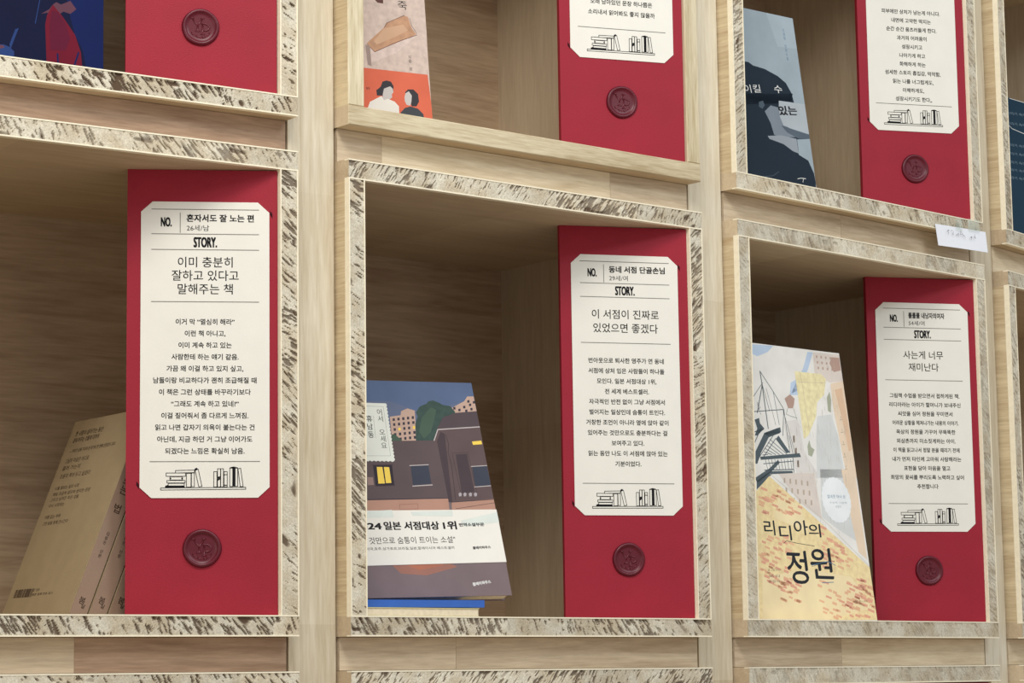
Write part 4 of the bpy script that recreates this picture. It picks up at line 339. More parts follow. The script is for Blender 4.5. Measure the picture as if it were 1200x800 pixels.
'인':[368,[316,330,283,330,283,66,316,66],[117,93,84,93,84,-23,328,-23,328,4,117,4],[171,294,122,305,74,294,41,263,28,216,41,170,74,139,122,127,171,139,204,170,217,216,204,263],[91,269,122,276,154,269,176,248,184,216,176,185,154,164,122,156,91,164,69,185,60,216,69,248]],'일':[368,[170,307,122,318,73,307,40,279,28,237,40,195,73,167,122,157,170,167,203,195,215,237,203,279],[90,283,122,290,153,283,175,265,183,237,175,210,153,191,122,184,90,191,68,210,60,237,68,265],[316,331,283,331,283,146,316,146],[316,128,82,128,82,101,284,101,284,65,84,65,84,-26,329,-26,329,0,116,0,116,40,316,40]],'읽':[368,[316,331,283,331,283,139,316,139],[185,123,65,123,65,97,152,97,152,63,66,63,66,-26,135,-26,213,-18,209,7,174,2,98,-1,98,39,185,39],[316,123,200,123,200,96,284,96,284,-28,316,-28],[170,304,122,314,73,304,40,275,28,233,40,191,73,162,122,152,170,162,203,191,215,233,203,275],[90,280,122,287,153,280,175,261,183,233,175,205,153,186,122,179,90,186,68,205,60,233,68,261]],
'입':[368,[316,331,283,331,283,136,316,136],[116,118,84,118,84,-26,316,-26,316,118,284,118,284,75,116,75],[116,48,284,48,284,1,116,1],[171,303,122,314,74,303,40,274,28,230,40,187,74,157,122,147,171,157,205,187,217,230,205,274],[90,278,122,286,154,278,176,259,184,230,176,201,154,182,122,174,90,182,68,201,60,230,68,259]],'있':[368,[316,330,283,330,283,124,316,124],[171,299,122,310,74,299,40,269,28,225,40,181,74,152,122,141,171,152,205,181,217,225,205,269],[90,274,122,282,154,274,176,254,184,225,176,195,154,176,122,168,90,176,68,195,60,225,68,254],[142,108,110,108,110,89,101,54,77,22,38,-2,54,-26,85,-9,109,13,126,41,140,12,163,-12,193,-29,223,-11,245,13,260,42,276,14,300,-9,332,-26,349,-2,310,20,285,52,276,89,276,108,244,108,244,89,238,59,221,29,192,3,164,27,148,57]],'자':[368,[222,294,27,294,27,266,109,266,109,220,96,158,62,103,14,65,34,38,72,67,104,108,126,158,148,112,179,74,216,47,235,74,188,110,155,162,142,220,142,266,222,266],[298,331,265,331,265,-31,298,-31,298,157,357,157,357,185,298,185]],
'작':[368,[301,94,66,94,66,66,268,66,268,-31,301,-31],[222,306,28,306,28,278,109,278,109,264,98,215,66,174,18,147,36,121,75,142,105,171,126,209,147,175,176,147,213,128,230,154,184,180,153,219,142,264,142,278,222,278],[301,331,268,331,268,113,301,113,301,208,354,208,354,236,301,236]],'잘':[368,[222,310,28,310,28,284,109,284,97,229,65,192,17,167,33,141,73,160,105,188,126,224,147,192,177,167,216,150,231,176,184,199,153,233,142,284,222,284],[301,331,268,331,268,144,301,144,301,225,354,225,354,252,301,252],[301,127,71,127,71,101,268,101,268,64,72,64,72,-28,314,-28,314,-2,104,-2,104,40,301,40]],'장':[368,[249,95,186,103,122,95,81,72,66,36,81,0,122,-22,186,-30,249,-22,290,0,304,36,290,72],[139,72,186,76,232,72,261,58,272,36,261,15,232,1,186,-4,139,1,110,15,99,36,110,58],[222,304,28,304,28,277,109,277,109,262,98,213,66,172,18,145,35,119,75,140,106,170,126,208,147,174,176,148,214,130,230,156,184,181,153,218,142,263,142,277,222,277],[301,331,268,331,268,113,301,113,301,211,354,211,354,239,301,239]],
'재':[368,[328,331,296,331,296,185,249,185,249,323,218,323,218,-13,249,-13,249,157,296,157,296,-31,328,-31],[192,288,25,288,25,261,95,261,95,233,86,164,60,108,16,69,37,43,70,71,95,109,112,154,128,114,153,80,185,56,204,82,162,118,136,170,127,233,127,261,192,261]],'저':[368,[318,331,284,331,284,199,207,199,207,172,284,172,284,-32,318,-32],[227,294,30,294,30,266,112,266,112,225,99,161,65,105,17,66,37,40,75,69,107,111,129,162,151,114,182,75,220,48,240,74,192,111,158,164,145,225,145,266,227,266]],'적':[368,[318,95,76,95,76,68,284,68,284,-31,318,-31],[318,331,284,331,284,236,214,236,214,209,284,209,284,114,318,114],[225,306,32,306,32,279,112,279,112,264,100,215,69,174,21,146,38,120,78,141,109,172,130,210,150,176,179,148,216,128,233,154,187,181,157,219,146,265,146,279,225,279]],
'전':[368,[318,330,284,330,284,231,212,231,212,204,284,204,284,65,318,65],[225,301,32,301,32,274,112,274,112,256,100,207,69,166,21,138,38,111,78,133,108,163,129,202,150,167,179,139,216,120,233,146,187,172,157,211,146,256,146,274,225,274],[120,89,87,89,87,-23,328,-23,328,4,120,4]],'점':[368,[83,101,83,-26,318,-26,318,101],[116,75,285,75,285,1,116,1],[318,331,284,331,284,240,213,240,213,213,284,213,284,119,318,119],[225,308,32,308,32,280,112,280,112,267,100,218,69,176,21,149,38,122,78,144,108,174,129,212,150,178,179,150,216,130,233,157,187,183,157,222,146,267,146,280,225,280]],'접':[368,[119,117,86,117,86,-26,317,-26,317,117,284,117,284,72,119,72],[119,46,284,46,284,1,119,1],[317,331,284,331,284,243,213,243,213,216,284,216,284,134,317,134],[225,309,32,309,32,282,112,282,100,224,69,182,21,154,38,128,78,149,108,180,129,218,150,184,179,156,216,136,233,162,187,189,157,228,146,282,225,282]],
'정':[368,[263,96,198,104,134,96,93,73,78,36,93,0,134,-23,198,-31,263,-23,304,0,319,36,304,73],[152,73,198,78,245,73,275,59,286,36,275,14,245,0,198,-5,152,0,121,14,111,36,121,59],[318,331,284,331,284,237,213,237,213,209,284,209,284,115,318,115],[225,304,32,304,32,277,112,277,112,265,100,215,69,173,21,145,38,118,78,140,109,171,130,210,150,176,179,148,216,128,233,155,187,181,157,220,146,265,146,277,225,277]],'조':[368,[320,298,47,298,47,270,166,270,166,263,146,209,97,167,36,144,50,118,104,137,151,170,184,214,217,170,265,138,319,119,333,146,270,168,221,209,201,263,201,270,320,270],[200,130,167,130,167,43,20,43,20,15,348,15,348,43,200,43]],'좀':[368,[60,91,60,-26,307,-26,307,91],[92,64,274,64,274,1,92,1],[317,317,50,317,50,290,162,290,143,254,98,228,38,214,50,187,107,201,153,225,183,260,213,225,260,201,317,187,329,214,269,228,224,255,205,290,317,290],[200,205,167,205,167,155,20,155,20,128,347,128,347,155,200,155]],
'좋':[368,[242,57,183,62,124,57,87,41,75,15,87,-12,124,-28,183,-33,242,-28,279,-12,292,15,279,41],[117,28,143,37,183,39,224,37,249,28,258,15,249,1,224,-8,183,-10,143,-8,117,1,108,15],[317,320,50,320,50,294,162,294,141,261,96,238,37,226,48,201,106,213,153,235,184,268,214,235,261,213,319,201,330,226,270,238,225,261,205,294,317,294],[200,223,167,223,167,181,20,181,20,154,348,154,348,181,200,181],[200,140,167,140,167,106,50,106,50,80,316,80,316,106,200,106]],'주':[368,[316,308,51,308,51,282,165,282,146,235,100,201,39,182,52,155,106,171,152,199,183,238,215,199,261,171,315,155,328,182,267,201,220,235,202,282,316,282],[347,125,20,125,20,98,166,98,166,-31,199,-31,199,98,347,98]],'죽':[368,[348,160,20,160,20,133,167,133,167,86,56,86,56,59,273,59,273,-31,306,-31,306,86,200,86,200,133,348,133],[317,316,50,316,50,289,162,289,143,252,98,224,38,210,50,183,107,197,153,222,183,258,213,222,260,197,316,183,329,210,269,224,223,252,205,289,317,289]],
'줘':[368,[317,330,284,330,284,82,202,82,202,56,284,56,284,-31,317,-31],[232,304,42,304,42,277,119,277,108,237,76,209,30,192,43,166,83,181,115,202,136,230,158,204,189,185,228,172,241,198,195,214,164,239,153,277,232,277],[258,125,256,150,174,142,18,138,23,110,118,111,118,-20,151,-20,151,113]],'지':[368,[316,331,283,331,283,-31,316,-31],[234,294,32,294,32,266,116,266,116,220,102,158,68,102,20,65,39,38,78,67,110,108,133,158,155,111,188,74,227,47,246,74,197,108,162,160,149,220,149,266,234,266]],'진':[368,[316,330,283,330,283,66,316,66],[117,90,84,90,84,-23,328,-23,328,4,117,4],[232,301,34,301,34,274,116,274,116,254,105,205,73,164,25,136,42,110,82,131,113,162,134,199,155,164,186,137,224,118,241,144,194,169,162,208,150,254,150,274,232,274]],
'질':[368,[316,331,283,331,283,143,316,143],[316,126,82,126,82,100,284,100,284,63,84,63,84,-27,329,-27,329,-1,116,-1,116,39,316,39],[232,310,34,310,34,283,116,283,105,233,73,195,25,169,40,142,81,162,113,192,134,228,155,195,187,168,226,150,242,176,194,200,162,236,150,283,232,283]],'짐':[368,[316,330,283,330,283,120,316,120],[83,101,83,-26,316,-26,316,101],[115,74,284,74,284,1,115,1],[232,306,34,306,34,278,116,278,105,219,73,178,25,151,42,125,81,146,113,176,134,213,155,179,186,151,224,132,241,158,194,184,162,222,150,278,232,278]],'집':[368,[316,331,283,331,283,135,316,135],[116,117,84,117,84,-26,316,-26,316,117,284,117,284,74,116,74],[116,48,284,48,284,1,116,1],[232,307,34,307,34,280,116,280,105,225,72,186,24,160,41,134,81,154,112,183,134,220,155,185,186,159,225,140,242,166,194,191,162,227,150,280,232,280]],
'짓':[368,[316,331,283,331,283,85,316,85],[216,105,182,105,182,96,165,50,121,16,61,-4,74,-30,126,-14,169,13,199,50,229,13,272,-14,324,-30,337,-4,277,16,233,50,216,96],[232,303,34,303,34,276,116,276,105,216,73,174,25,146,43,120,82,141,113,172,134,210,156,176,186,149,224,130,241,156,194,182,162,220,150,276,232,276]],'짚':[368,[316,330,283,330,283,128,316,128],[319,108,77,108,77,81,127,81,127,1,74,1,74,-26,322,-26,322,1,270,1,270,81,319,81],[160,1,160,81,237,81,237,1],[232,306,34,306,34,280,116,280,105,222,73,182,25,156,42,130,81,150,113,179,134,216,155,182,186,155,225,136,241,162,194,187,162,225,150,280,232,280]],'짜':[368,[306,331,273,331,273,-31,306,-31,306,159,357,159,357,187,306,187],[129,294,26,294,26,267,71,267,71,223,66,168,49,112,15,69,36,45,59,70,75,101,86,136,97,100,113,68,137,42,160,67,177,100,188,136,199,101,215,70,238,45,259,69,225,112,208,167,203,267,244,267,244,294,145,294,145,267,172,267,172,223,169,178,159,129,137,86,115,130,105,179,102,223,102,267,129,267]],
'째':[368,[332,331,300,331,300,183,262,183,262,323,230,323,230,-13,262,-13,262,156,300,156,300,-31,332,-31],[114,287,25,287,25,260,62,260,62,222,59,173,44,121,13,78,32,56,52,78,67,105,76,136,85,104,99,75,119,52,139,75,153,103,162,134,171,104,186,77,206,56,225,78,194,120,179,172,175,260,210,260,210,287,124,287,124,260,146,260,146,222,145,182,137,137,119,95,100,139,93,185,92,222,92,260,114,260]],'쯤':[368,[348,158,20,158,20,130,348,130],[60,94,60,-26,307,-26,307,94],[92,68,274,68,274,1,92,1],[176,318,41,318,41,290,97,290,89,255,67,228,30,208,45,184,75,199,99,221,114,245,129,219,152,197,183,181,214,197,237,218,252,244,267,219,291,198,321,184,336,208,300,227,277,253,269,290,325,290,325,318,190,318,190,290,236,290,236,282,230,257,212,231,183,210,154,232,136,257,130,282,130,290,176,290]],'창':[368,[249,92,186,100,122,92,81,70,66,35,81,0,122,-22,186,-30,249,-22,290,0,304,35,290,70],[139,69,186,74,232,69,261,56,272,35,261,14,232,0,186,-4,139,0,110,14,99,35,110,56],[144,332,110,332,110,287,30,287,30,260,110,260,99,207,68,169,20,144,37,118,76,137,106,166,127,201,148,170,178,144,216,127,232,154,185,176,154,211,143,253,143,260,223,260,223,287,144,287],[301,331,268,331,268,109,301,109,301,210,354,210,354,237,301,237]],
'책':[368,[325,90,82,90,82,62,292,62,292,-31,325,-31],[127,326,95,326,95,283,30,283,30,256,95,256,87,208,62,171,23,144,39,120,71,139,95,166,112,198,128,169,153,144,184,126,200,151,161,176,136,211,127,252,127,256,191,256,191,283,127,283],[325,330,293,330,293,234,248,234,248,324,216,324,216,111,248,111,248,207,293,207,293,109,325,109]],'처':[368,[318,331,284,331,284,186,207,186,207,158,284,158,284,-32,318,-32],[145,324,112,324,112,268,30,268,30,241,112,241,112,214,100,153,68,101,21,64,39,39,77,66,108,104,129,151,150,106,181,70,219,45,238,71,190,105,157,156,145,214,145,241,225,241,225,268,145,268]],'천':[368,[318,330,284,330,284,219,211,219,211,192,284,192,284,60,318,60],[144,328,110,328,110,282,30,282,30,256,110,256,99,196,68,157,21,131,37,105,76,125,107,153,128,190,149,156,179,129,217,111,234,137,186,162,155,199,143,244,143,256,223,256,223,282,144,282],[120,84,87,84,87,-23,328,-23,328,4,120,4]],
'첫':[368,[144,332,110,332,110,288,30,288,30,261,110,261,99,206,68,168,21,142,38,115,76,135,107,164,128,200,148,168,178,143,216,125,231,151,185,175,154,211,143,253,143,261,223,261,223,288,144,288],[318,331,284,331,284,228,212,228,212,201,284,201,284,80,318,80],[218,104,184,104,184,97,167,51,123,17,63,-3,76,-30,128,-14,171,14,201,50,231,13,274,-14,326,-30,340,-3,279,16,235,51,218,97]],'쳐':[368,[317,331,284,331,284,216,211,216,211,189,284,189,284,141,211,141,211,114,284,114,284,-32,317,-32],[145,324,112,324,112,268,30,268,30,241,112,241,112,214,100,153,68,101,21,64,39,39,77,66,108,104,129,150,150,106,181,70,219,45,238,70,190,105,157,155,145,214,145,241,225,241,225,268,145,268]],'촌':[368,[200,331,167,331,167,292,54,292,54,265,165,265,147,228,102,201,40,186,50,161,106,173,152,196,183,228,214,196,260,173,316,161,327,186,265,201,220,228,201,265,314,265,314,292,200,292],[200,178,167,178,167,131,20,131,20,104,347,104,347,131,200,131],[95,76,62,76,62,-23,310,-23,310,4,95,4]],
'추':[368,[347,112,20,112,20,84,167,84,167,-32,200,-32,200,84,347,84],[200,331,167,331,167,286,52,286,52,259,167,259,149,217,102,184,40,166,52,140,106,154,152,180,184,215,215,180,260,154,314,140,326,166,264,184,218,217,200,259,315,259,315,286,200,286]],'출':[368,[346,170,20,170,20,145,167,145,167,112,60,112,60,87,272,87,272,56,60,56,60,-27,316,-27,316,-2,93,-2,93,32,305,32,305,112,200,112,200,145,346,145],[200,333,167,333,167,299,54,299,54,274,164,274,144,243,99,222,38,212,47,186,105,196,152,215,183,244,215,215,262,196,319,186,329,212,268,222,223,243,202,274,314,274,314,299,200,299]],'충':[368,[347,152,20,152,20,126,167,126,167,89,109,81,72,60,59,30,74,-3,116,-23,183,-30,250,-23,292,-3,307,30,294,60,258,81,200,89,200,126,347,126],[134,60,183,64,232,60,263,49,274,30,263,11,232,-1,183,-5,134,-1,104,11,93,30,104,49],[200,332,167,332,167,296,54,296,54,269,165,269,146,234,101,209,39,197,49,171,106,182,152,204,183,234,214,204,261,182,318,171,328,197,266,209,221,234,202,269,314,269,314,296,200,296]],
'츠':[368,[348,43,20,43,20,15,348,15],[200,322,167,322,167,273,50,273,50,246,167,246,149,192,103,152,39,130,52,103,107,121,152,151,184,192,215,151,260,121,315,103,328,130,264,152,218,192,200,246,317,246,317,273,200,273]],'칼':[368,[203,315,42,315,42,288,168,288,159,253,24,247,30,220,146,229,118,200,78,177,26,159,39,132,130,173,185,234],[301,331,268,331,268,142,301,142,301,220,354,220,354,248,301,248],[301,126,71,126,71,99,268,99,268,64,72,64,72,-26,314,-26,314,0,105,0,105,39,301,39]],'콧':[368,[307,317,59,317,59,290,274,290,273,254,50,248,55,220,272,230,264,178,298,175,304,219],[186,201,153,201,153,152,20,152,20,125,346,125,346,152,186,152],[200,100,166,100,166,88,149,46,106,14,45,-4,57,-30,110,-15,153,9,183,44,213,9,256,-15,309,-30,321,-4,260,14,217,46,200,88]],
'클':[368,[306,314,62,314,62,287,273,287,272,252,53,246,57,219,271,229,264,183,20,183,20,156,346,156,346,183,297,183,303,222],[308,122,58,122,58,96,275,96,275,62,59,62,59,-26,321,-26,321,0,92,0,92,38,308,38]],'키':[368,[317,331,284,331,284,-31,317,-31],[212,293,47,293,47,266,180,266,168,203,28,194,34,164,158,176,128,130,85,89,27,54,45,28,147,102,198,192]],'킬':[368,[316,331,283,331,283,142,316,142],[316,124,82,124,82,98,284,98,284,63,83,63,83,-27,328,-27,328,-1,116,-1,116,38,316,38],[211,315,46,315,46,288,175,288,166,252,28,246,34,219,152,228,123,200,83,177,30,159,42,132,135,172,192,233]],
'타':[368,[36,298,36,56,126,57,234,68,231,95,179,88,69,83,69,170,196,170,196,196,69,196,69,270,204,270,204,298],[298,331,265,331,265,-31,298,-31,298,158,357,158,357,186,298,186]],'태':[368,[34,289,34,58,109,59,193,68,190,95,152,90,66,86,66,167,171,167,171,194,66,194,66,262,177,262,177,289],[328,331,296,331,296,186,248,186,248,323,216,323,216,-13,248,-13,248,158,296,158,296,-31,328,-31]],'테':[368,[327,331,295,331,295,-31,327,-31],[254,322,222,322,222,194,170,194,170,166,222,166,222,-12,254,-12],[34,287,34,56,107,56,188,65,185,92,148,87,65,83,65,163,151,163,151,189,65,189,65,260,168,260,168,287]],
'토':[368,[62,301,62,116,167,116,167,41,20,41,20,14,348,14,348,41,200,41,200,116,310,116,310,143,96,143,96,197,299,197,299,224,96,224,96,274,307,274,307,301]],'통':[368,[250,79,183,86,116,79,74,59,59,28,74,-4,116,-24,183,-30,250,-24,292,-4,307,28,292,59],[134,57,183,60,232,57,263,46,274,28,263,9,232,-1,183,-5,134,-1,103,9,92,28,103,46],[63,320,63,174,166,174,166,139,20,139,20,112,347,112,347,139,200,139,200,174,308,174,308,200,96,200,96,236,297,236,297,261,96,261,96,294,306,294,306,320]],'퇴':[368,[315,331,282,331,282,-32,315,-32],[49,298,49,130,124,130,124,70,22,69,26,41,178,46,261,57,258,82,157,72,157,130,237,130,237,157,82,157,82,202,228,202,228,228,82,228,82,271,236,271,236,298]],
'트':[368,[348,43,20,43,20,16,348,16],[62,300,62,109,310,109,310,136,96,136,96,192,299,192,299,219,96,219,96,272,307,272,307,300]],'판':[368,[224,297,31,297,31,270,67,270,67,146,21,146,25,118,168,123,244,131,241,156,188,151,188,270,224,270],[99,147,99,270,156,270,156,149],[301,330,268,330,268,64,301,64,301,193,354,193,354,221,301,221],[108,89,76,89,76,-23,317,-23,317,4,108,4]],'편':[368,[318,331,284,331,284,262,224,262,224,235,284,235,284,193,224,193,224,166,284,166,284,62,318,62],[221,302,31,302,31,274,66,274,66,144,21,144,25,116,162,120,234,128,232,153,185,148,185,274,221,274],[99,145,99,274,153,274,153,146],[119,84,86,84,86,-23,327,-23,327,4,119,4]],
'포':[368,[317,296,49,296,49,269,105,269,105,150,50,150,50,124,166,124,166,42,20,42,20,14,348,14,348,42,199,42,199,124,316,124,316,150,261,150,261,269,317,269],[138,150,138,269,228,269,228,150]],'표':[368,[317,297,49,297,49,270,105,270,105,153,50,153,50,126,111,126,111,40,20,40,20,13,348,13,348,40,255,40,255,126,316,126,316,153,261,153,261,270,317,270],[138,153,138,270,228,270,228,153],[144,40,144,126,222,126,222,40]],'피':[368,[317,331,284,331,284,-31,317,-31],[234,292,29,292,29,265,69,265,69,87,20,86,23,58,174,63,254,72,252,97,194,91,194,265,234,265],[101,87,101,265,161,265,161,90]],
'하':[368,[172,205,126,216,81,205,50,176,38,133,50,89,81,60,126,50,172,60,203,89,214,133,203,176],[97,181,126,188,155,181,175,162,183,133,175,104,155,84,126,77,97,84,77,104,70,133,77,162],[298,331,265,331,265,-31,298,-31,298,154,357,154,357,182,298,182],[142,326,109,326,109,273,18,273,18,246,231,246,231,273,142,273]],'한':[368,[173,232,128,240,82,232,52,208,41,172,52,137,82,114,128,105,173,114,203,137,214,172,203,208],[99,209,128,214,156,209,175,194,182,172,175,151,156,136,128,131,99,136,80,151,73,172,80,194],[301,330,268,330,268,59,301,59,301,184,354,184,354,212,301,212],[108,81,76,81,76,-23,317,-23,317,4,108,4],[144,330,111,330,111,286,21,286,21,260,234,260,234,286,144,286]],'할':[368,[173,249,128,256,82,249,52,228,41,197,52,165,82,145,128,138,173,145,203,165,214,197,203,228],[99,227,128,232,157,227,176,215,182,197,176,178,157,166,128,162,99,166,80,178,73,197,80,215],[301,332,268,332,268,132,301,132,301,217,354,217,354,245,301,245],[301,114,71,114,71,89,268,89,268,57,72,57,72,-27,314,-27,314,-2,104,-2,104,33,301,33],[144,334,111,334,111,298,21,298,21,272,234,272,234,298,144,298]],
'함':[368,[74,92,74,-26,301,-26,301,92],[106,66,268,66,268,1,106,1],[173,240,128,248,82,240,52,217,41,183,52,149,82,127,128,119,173,127,203,149,214,183,203,217],[99,217,128,222,156,217,175,204,182,183,175,162,156,149,128,144,99,149,80,162,73,183,80,204],[301,331,268,331,268,113,301,113,301,207,354,207,354,235,301,235],[144,334,111,334,111,292,21,292,21,266,234,266,234,292,144,292]],'합':[368,[106,104,73,104,73,-26,301,-26,301,104,268,104,268,66,106,66],[106,40,268,40,268,0,106,0],[173,242,128,250,82,242,52,220,41,187,52,153,82,131,128,123,173,131,203,153,214,187,203,220],[99,220,128,225,156,220,175,207,182,187,175,166,156,153,128,148,99,153,80,166,73,187,80,207],[301,331,268,331,268,120,301,120,301,210,354,210,354,238,301,238],[144,334,111,334,111,294,21,294,21,267,234,267,234,294,144,294]],'해':[368,[149,207,109,218,69,207,42,178,32,135,42,92,69,63,109,52,149,63,177,92,187,135,177,178],[84,183,109,190,134,183,151,163,157,135,151,107,134,88,109,81,84,88,67,107,61,135,67,163],[126,320,93,320,93,269,19,269,19,242,199,242,199,269,126,269],[326,331,294,331,294,178,248,178,248,322,217,322,217,-14,248,-14,248,151,294,151,294,-31,326,-31]],
'헤':[368,[328,331,296,331,296,-31,328,-31],[147,207,108,217,69,207,42,178,32,135,42,92,69,63,108,52,147,63,174,92,184,135,174,178],[84,182,108,189,132,182,148,163,154,135,148,106,132,87,108,80,84,87,67,106,61,135,67,163],[259,323,228,323,228,191,187,191,187,163,228,163,228,-13,259,-13],[125,321,92,321,92,269,19,269,19,242,197,242,197,269,125,269]],'현':[368,[166,231,123,240,80,231,52,207,41,171,52,135,80,110,123,102,166,110,194,135,205,171,194,207],[96,208,123,214,149,208,167,193,174,171,167,148,149,133,123,128,96,133,79,148,72,171,79,193],[140,331,107,331,107,286,20,286,20,260,223,260,223,286,140,286],[318,330,284,330,284,234,223,234,223,207,284,207,284,158,223,158,223,132,284,132,284,54,318,54],[118,78,85,78,85,-23,326,-23,326,4,118,4]],'호':[368,[246,218,183,226,120,218,79,195,65,158,77,123,112,99,167,89,167,38,20,38,20,11,348,11,348,38,200,38,200,89,254,99,289,123,302,158,287,195],[138,195,183,200,228,195,258,181,268,158,258,135,228,120,183,115,138,120,109,135,98,158,109,181],[200,325,167,325,167,278,36,278,36,250,330,250,330,278,200,278]],
'혼':[368,[246,249,183,256,120,249,80,231,66,201,78,173,112,154,167,146,167,117,20,117,20,91,347,91,347,117,200,117,200,146,254,154,288,173,300,201,286,231],[138,228,183,232,229,228,257,218,266,201,257,184,229,174,183,170,138,174,110,184,100,201,110,218],[95,67,62,67,62,-23,310,-23,310,4,95,4],[200,335,167,335,167,297,37,297,37,272,328,272,328,297,200,297]],'화':[368,[175,231,130,239,86,231,56,207,45,172,54,140,77,118,114,106,114,67,16,66,21,38,167,42,246,52,244,77,147,68,147,106,183,118,207,140,216,172,205,207],[102,208,130,213,159,208,177,194,184,172,177,150,159,136,130,131,102,136,83,150,76,172,83,194],[299,331,266,331,266,-31,299,-31,299,149,355,149,355,177,299,177],[147,330,114,330,114,287,22,287,22,260,238,260,238,287,147,287]],'확':[368,[300,70,62,70,62,43,267,43,267,-31,300,-31],[175,253,131,259,86,253,57,234,46,206,55,180,79,162,115,153,115,126,18,125,22,98,169,103,248,113,246,136,148,128,148,153,183,162,207,180,215,206,205,234],[103,232,131,236,159,232,177,222,184,206,177,189,159,179,131,175,103,179,84,189,78,206,84,222],[300,330,267,330,267,88,300,88,300,194,353,194,353,221,300,221],[148,334,115,334,115,298,27,298,27,273,235,273,235,298,148,298]],
'황':[368,[248,74,184,81,120,74,80,55,66,25,80,-6,120,-24,184,-31,248,-24,289,-6,303,25,289,55],[138,52,184,56,231,52,259,42,269,25,259,8,231,-2,184,-6,138,-2,109,8,99,25,109,42],[175,253,131,260,86,253,57,236,46,208,55,183,78,166,115,158,115,129,18,128,22,101,169,106,248,116,246,139,148,130,148,158,184,166,207,183,215,208,205,236],[103,233,131,237,159,233,177,223,184,208,177,193,159,183,131,180,103,183,84,193,78,208,84,223],[300,330,267,330,267,85,300,85,300,194,353,194,353,222,300,222],[148,334,115,334,115,300,27,300,27,274,235,274,235,300,148,300]],'효':[368,[246,219,183,227,120,219,79,195,65,159,70,136,84,118,106,104,106,38,20,38,20,10,348,10,348,38,260,38,260,104,283,118,297,136,302,159,287,195],[138,196,183,201,228,196,258,181,268,159,258,136,228,122,183,117,138,122,109,136,98,159,109,181],[139,38,139,95,183,91,228,95,228,38],[200,325,167,325,167,277,36,277,36,250,330,250,330,277,200,277]],'휴':[368,[246,236,183,243,120,236,80,216,66,184,80,151,120,131,183,124,246,131,287,151,301,184,287,216],[138,214,183,218,228,214,257,202,266,184,257,165,228,153,183,149,138,153,110,165,100,184,110,202],[348,99,20,99,20,72,105,72,105,-32,138,-32,138,72,229,72,229,-32,262,-32,262,72,348,72],[200,333,167,333,167,291,37,291,37,264,328,264,328,291,200,291]],
'흘':[368,[247,261,183,266,119,261,80,245,66,218,80,192,119,176,183,171,247,176,287,192,300,218,287,245],[111,232,138,240,183,243,228,240,256,232,265,218,256,205,228,196,183,194,138,196,111,205,102,218],[347,150,20,150,20,125,347,125],[200,336,167,336,167,304,37,304,37,280,328,280,328,304,200,304],[305,100,60,100,60,76,272,76,272,50,60,50,60,-27,316,-27,316,-3,94,-3,94,27,305,27]],'흡':[368,[94,91,61,91,61,-26,305,-26,305,91,272,91,272,59,94,59],[94,34,272,34,272,-1,94,-1],[247,256,183,262,120,256,80,239,66,211,80,183,120,166,183,161,247,166,286,183,300,211,286,239],[139,235,183,238,228,235,255,226,265,211,255,196,228,187,183,184,139,187,111,196,102,211,111,226],[347,138,20,138,20,112,347,112],[200,336,167,336,167,301,37,301,37,276,328,276,328,301,200,301]],'희':[368,[315,331,282,331,282,-31,315,-31],[261,54,258,78,178,71,22,68,27,40,179,44],[185,227,140,235,95,227,65,203,54,167,65,131,95,108,140,99,185,108,215,131,226,167,215,203],[111,204,140,209,168,204,187,189,194,167,187,145,168,130,140,125,111,130,92,145,85,167,92,189],[156,327,123,327,123,282,30,282,30,255,249,255,249,282,156,282]],
'히':[368,[316,331,283,331,283,-31,316,-31],[183,205,137,216,91,205,59,176,48,133,59,89,91,60,137,50,183,60,215,89,226,133,215,176],[107,181,137,188,167,181,187,162,195,133,187,104,167,84,137,77,107,84,87,104,79,133,87,162],[153,327,120,327,120,272,28,272,28,245,245,245,245,272,153,272]],' ':[111],}
# ------------------------------------------------------------------ the room
mb = MB(); mb.box(-5, 7, -2.5, 8.0, -0.1, 0.0); tag(mb.build('floor', M_floor), kind='structure')
mw = Matrix.Translation((0.3, 2.95, 0)) @ Matrix.Rotation(0.79, 4, 'Z')
mb = MB(); mb.box(-5.0, 6.0, 0.45, 0.55, 0, 3.6); tag(mb.build('wall_back', M_wall, None, mw), kind='structure')

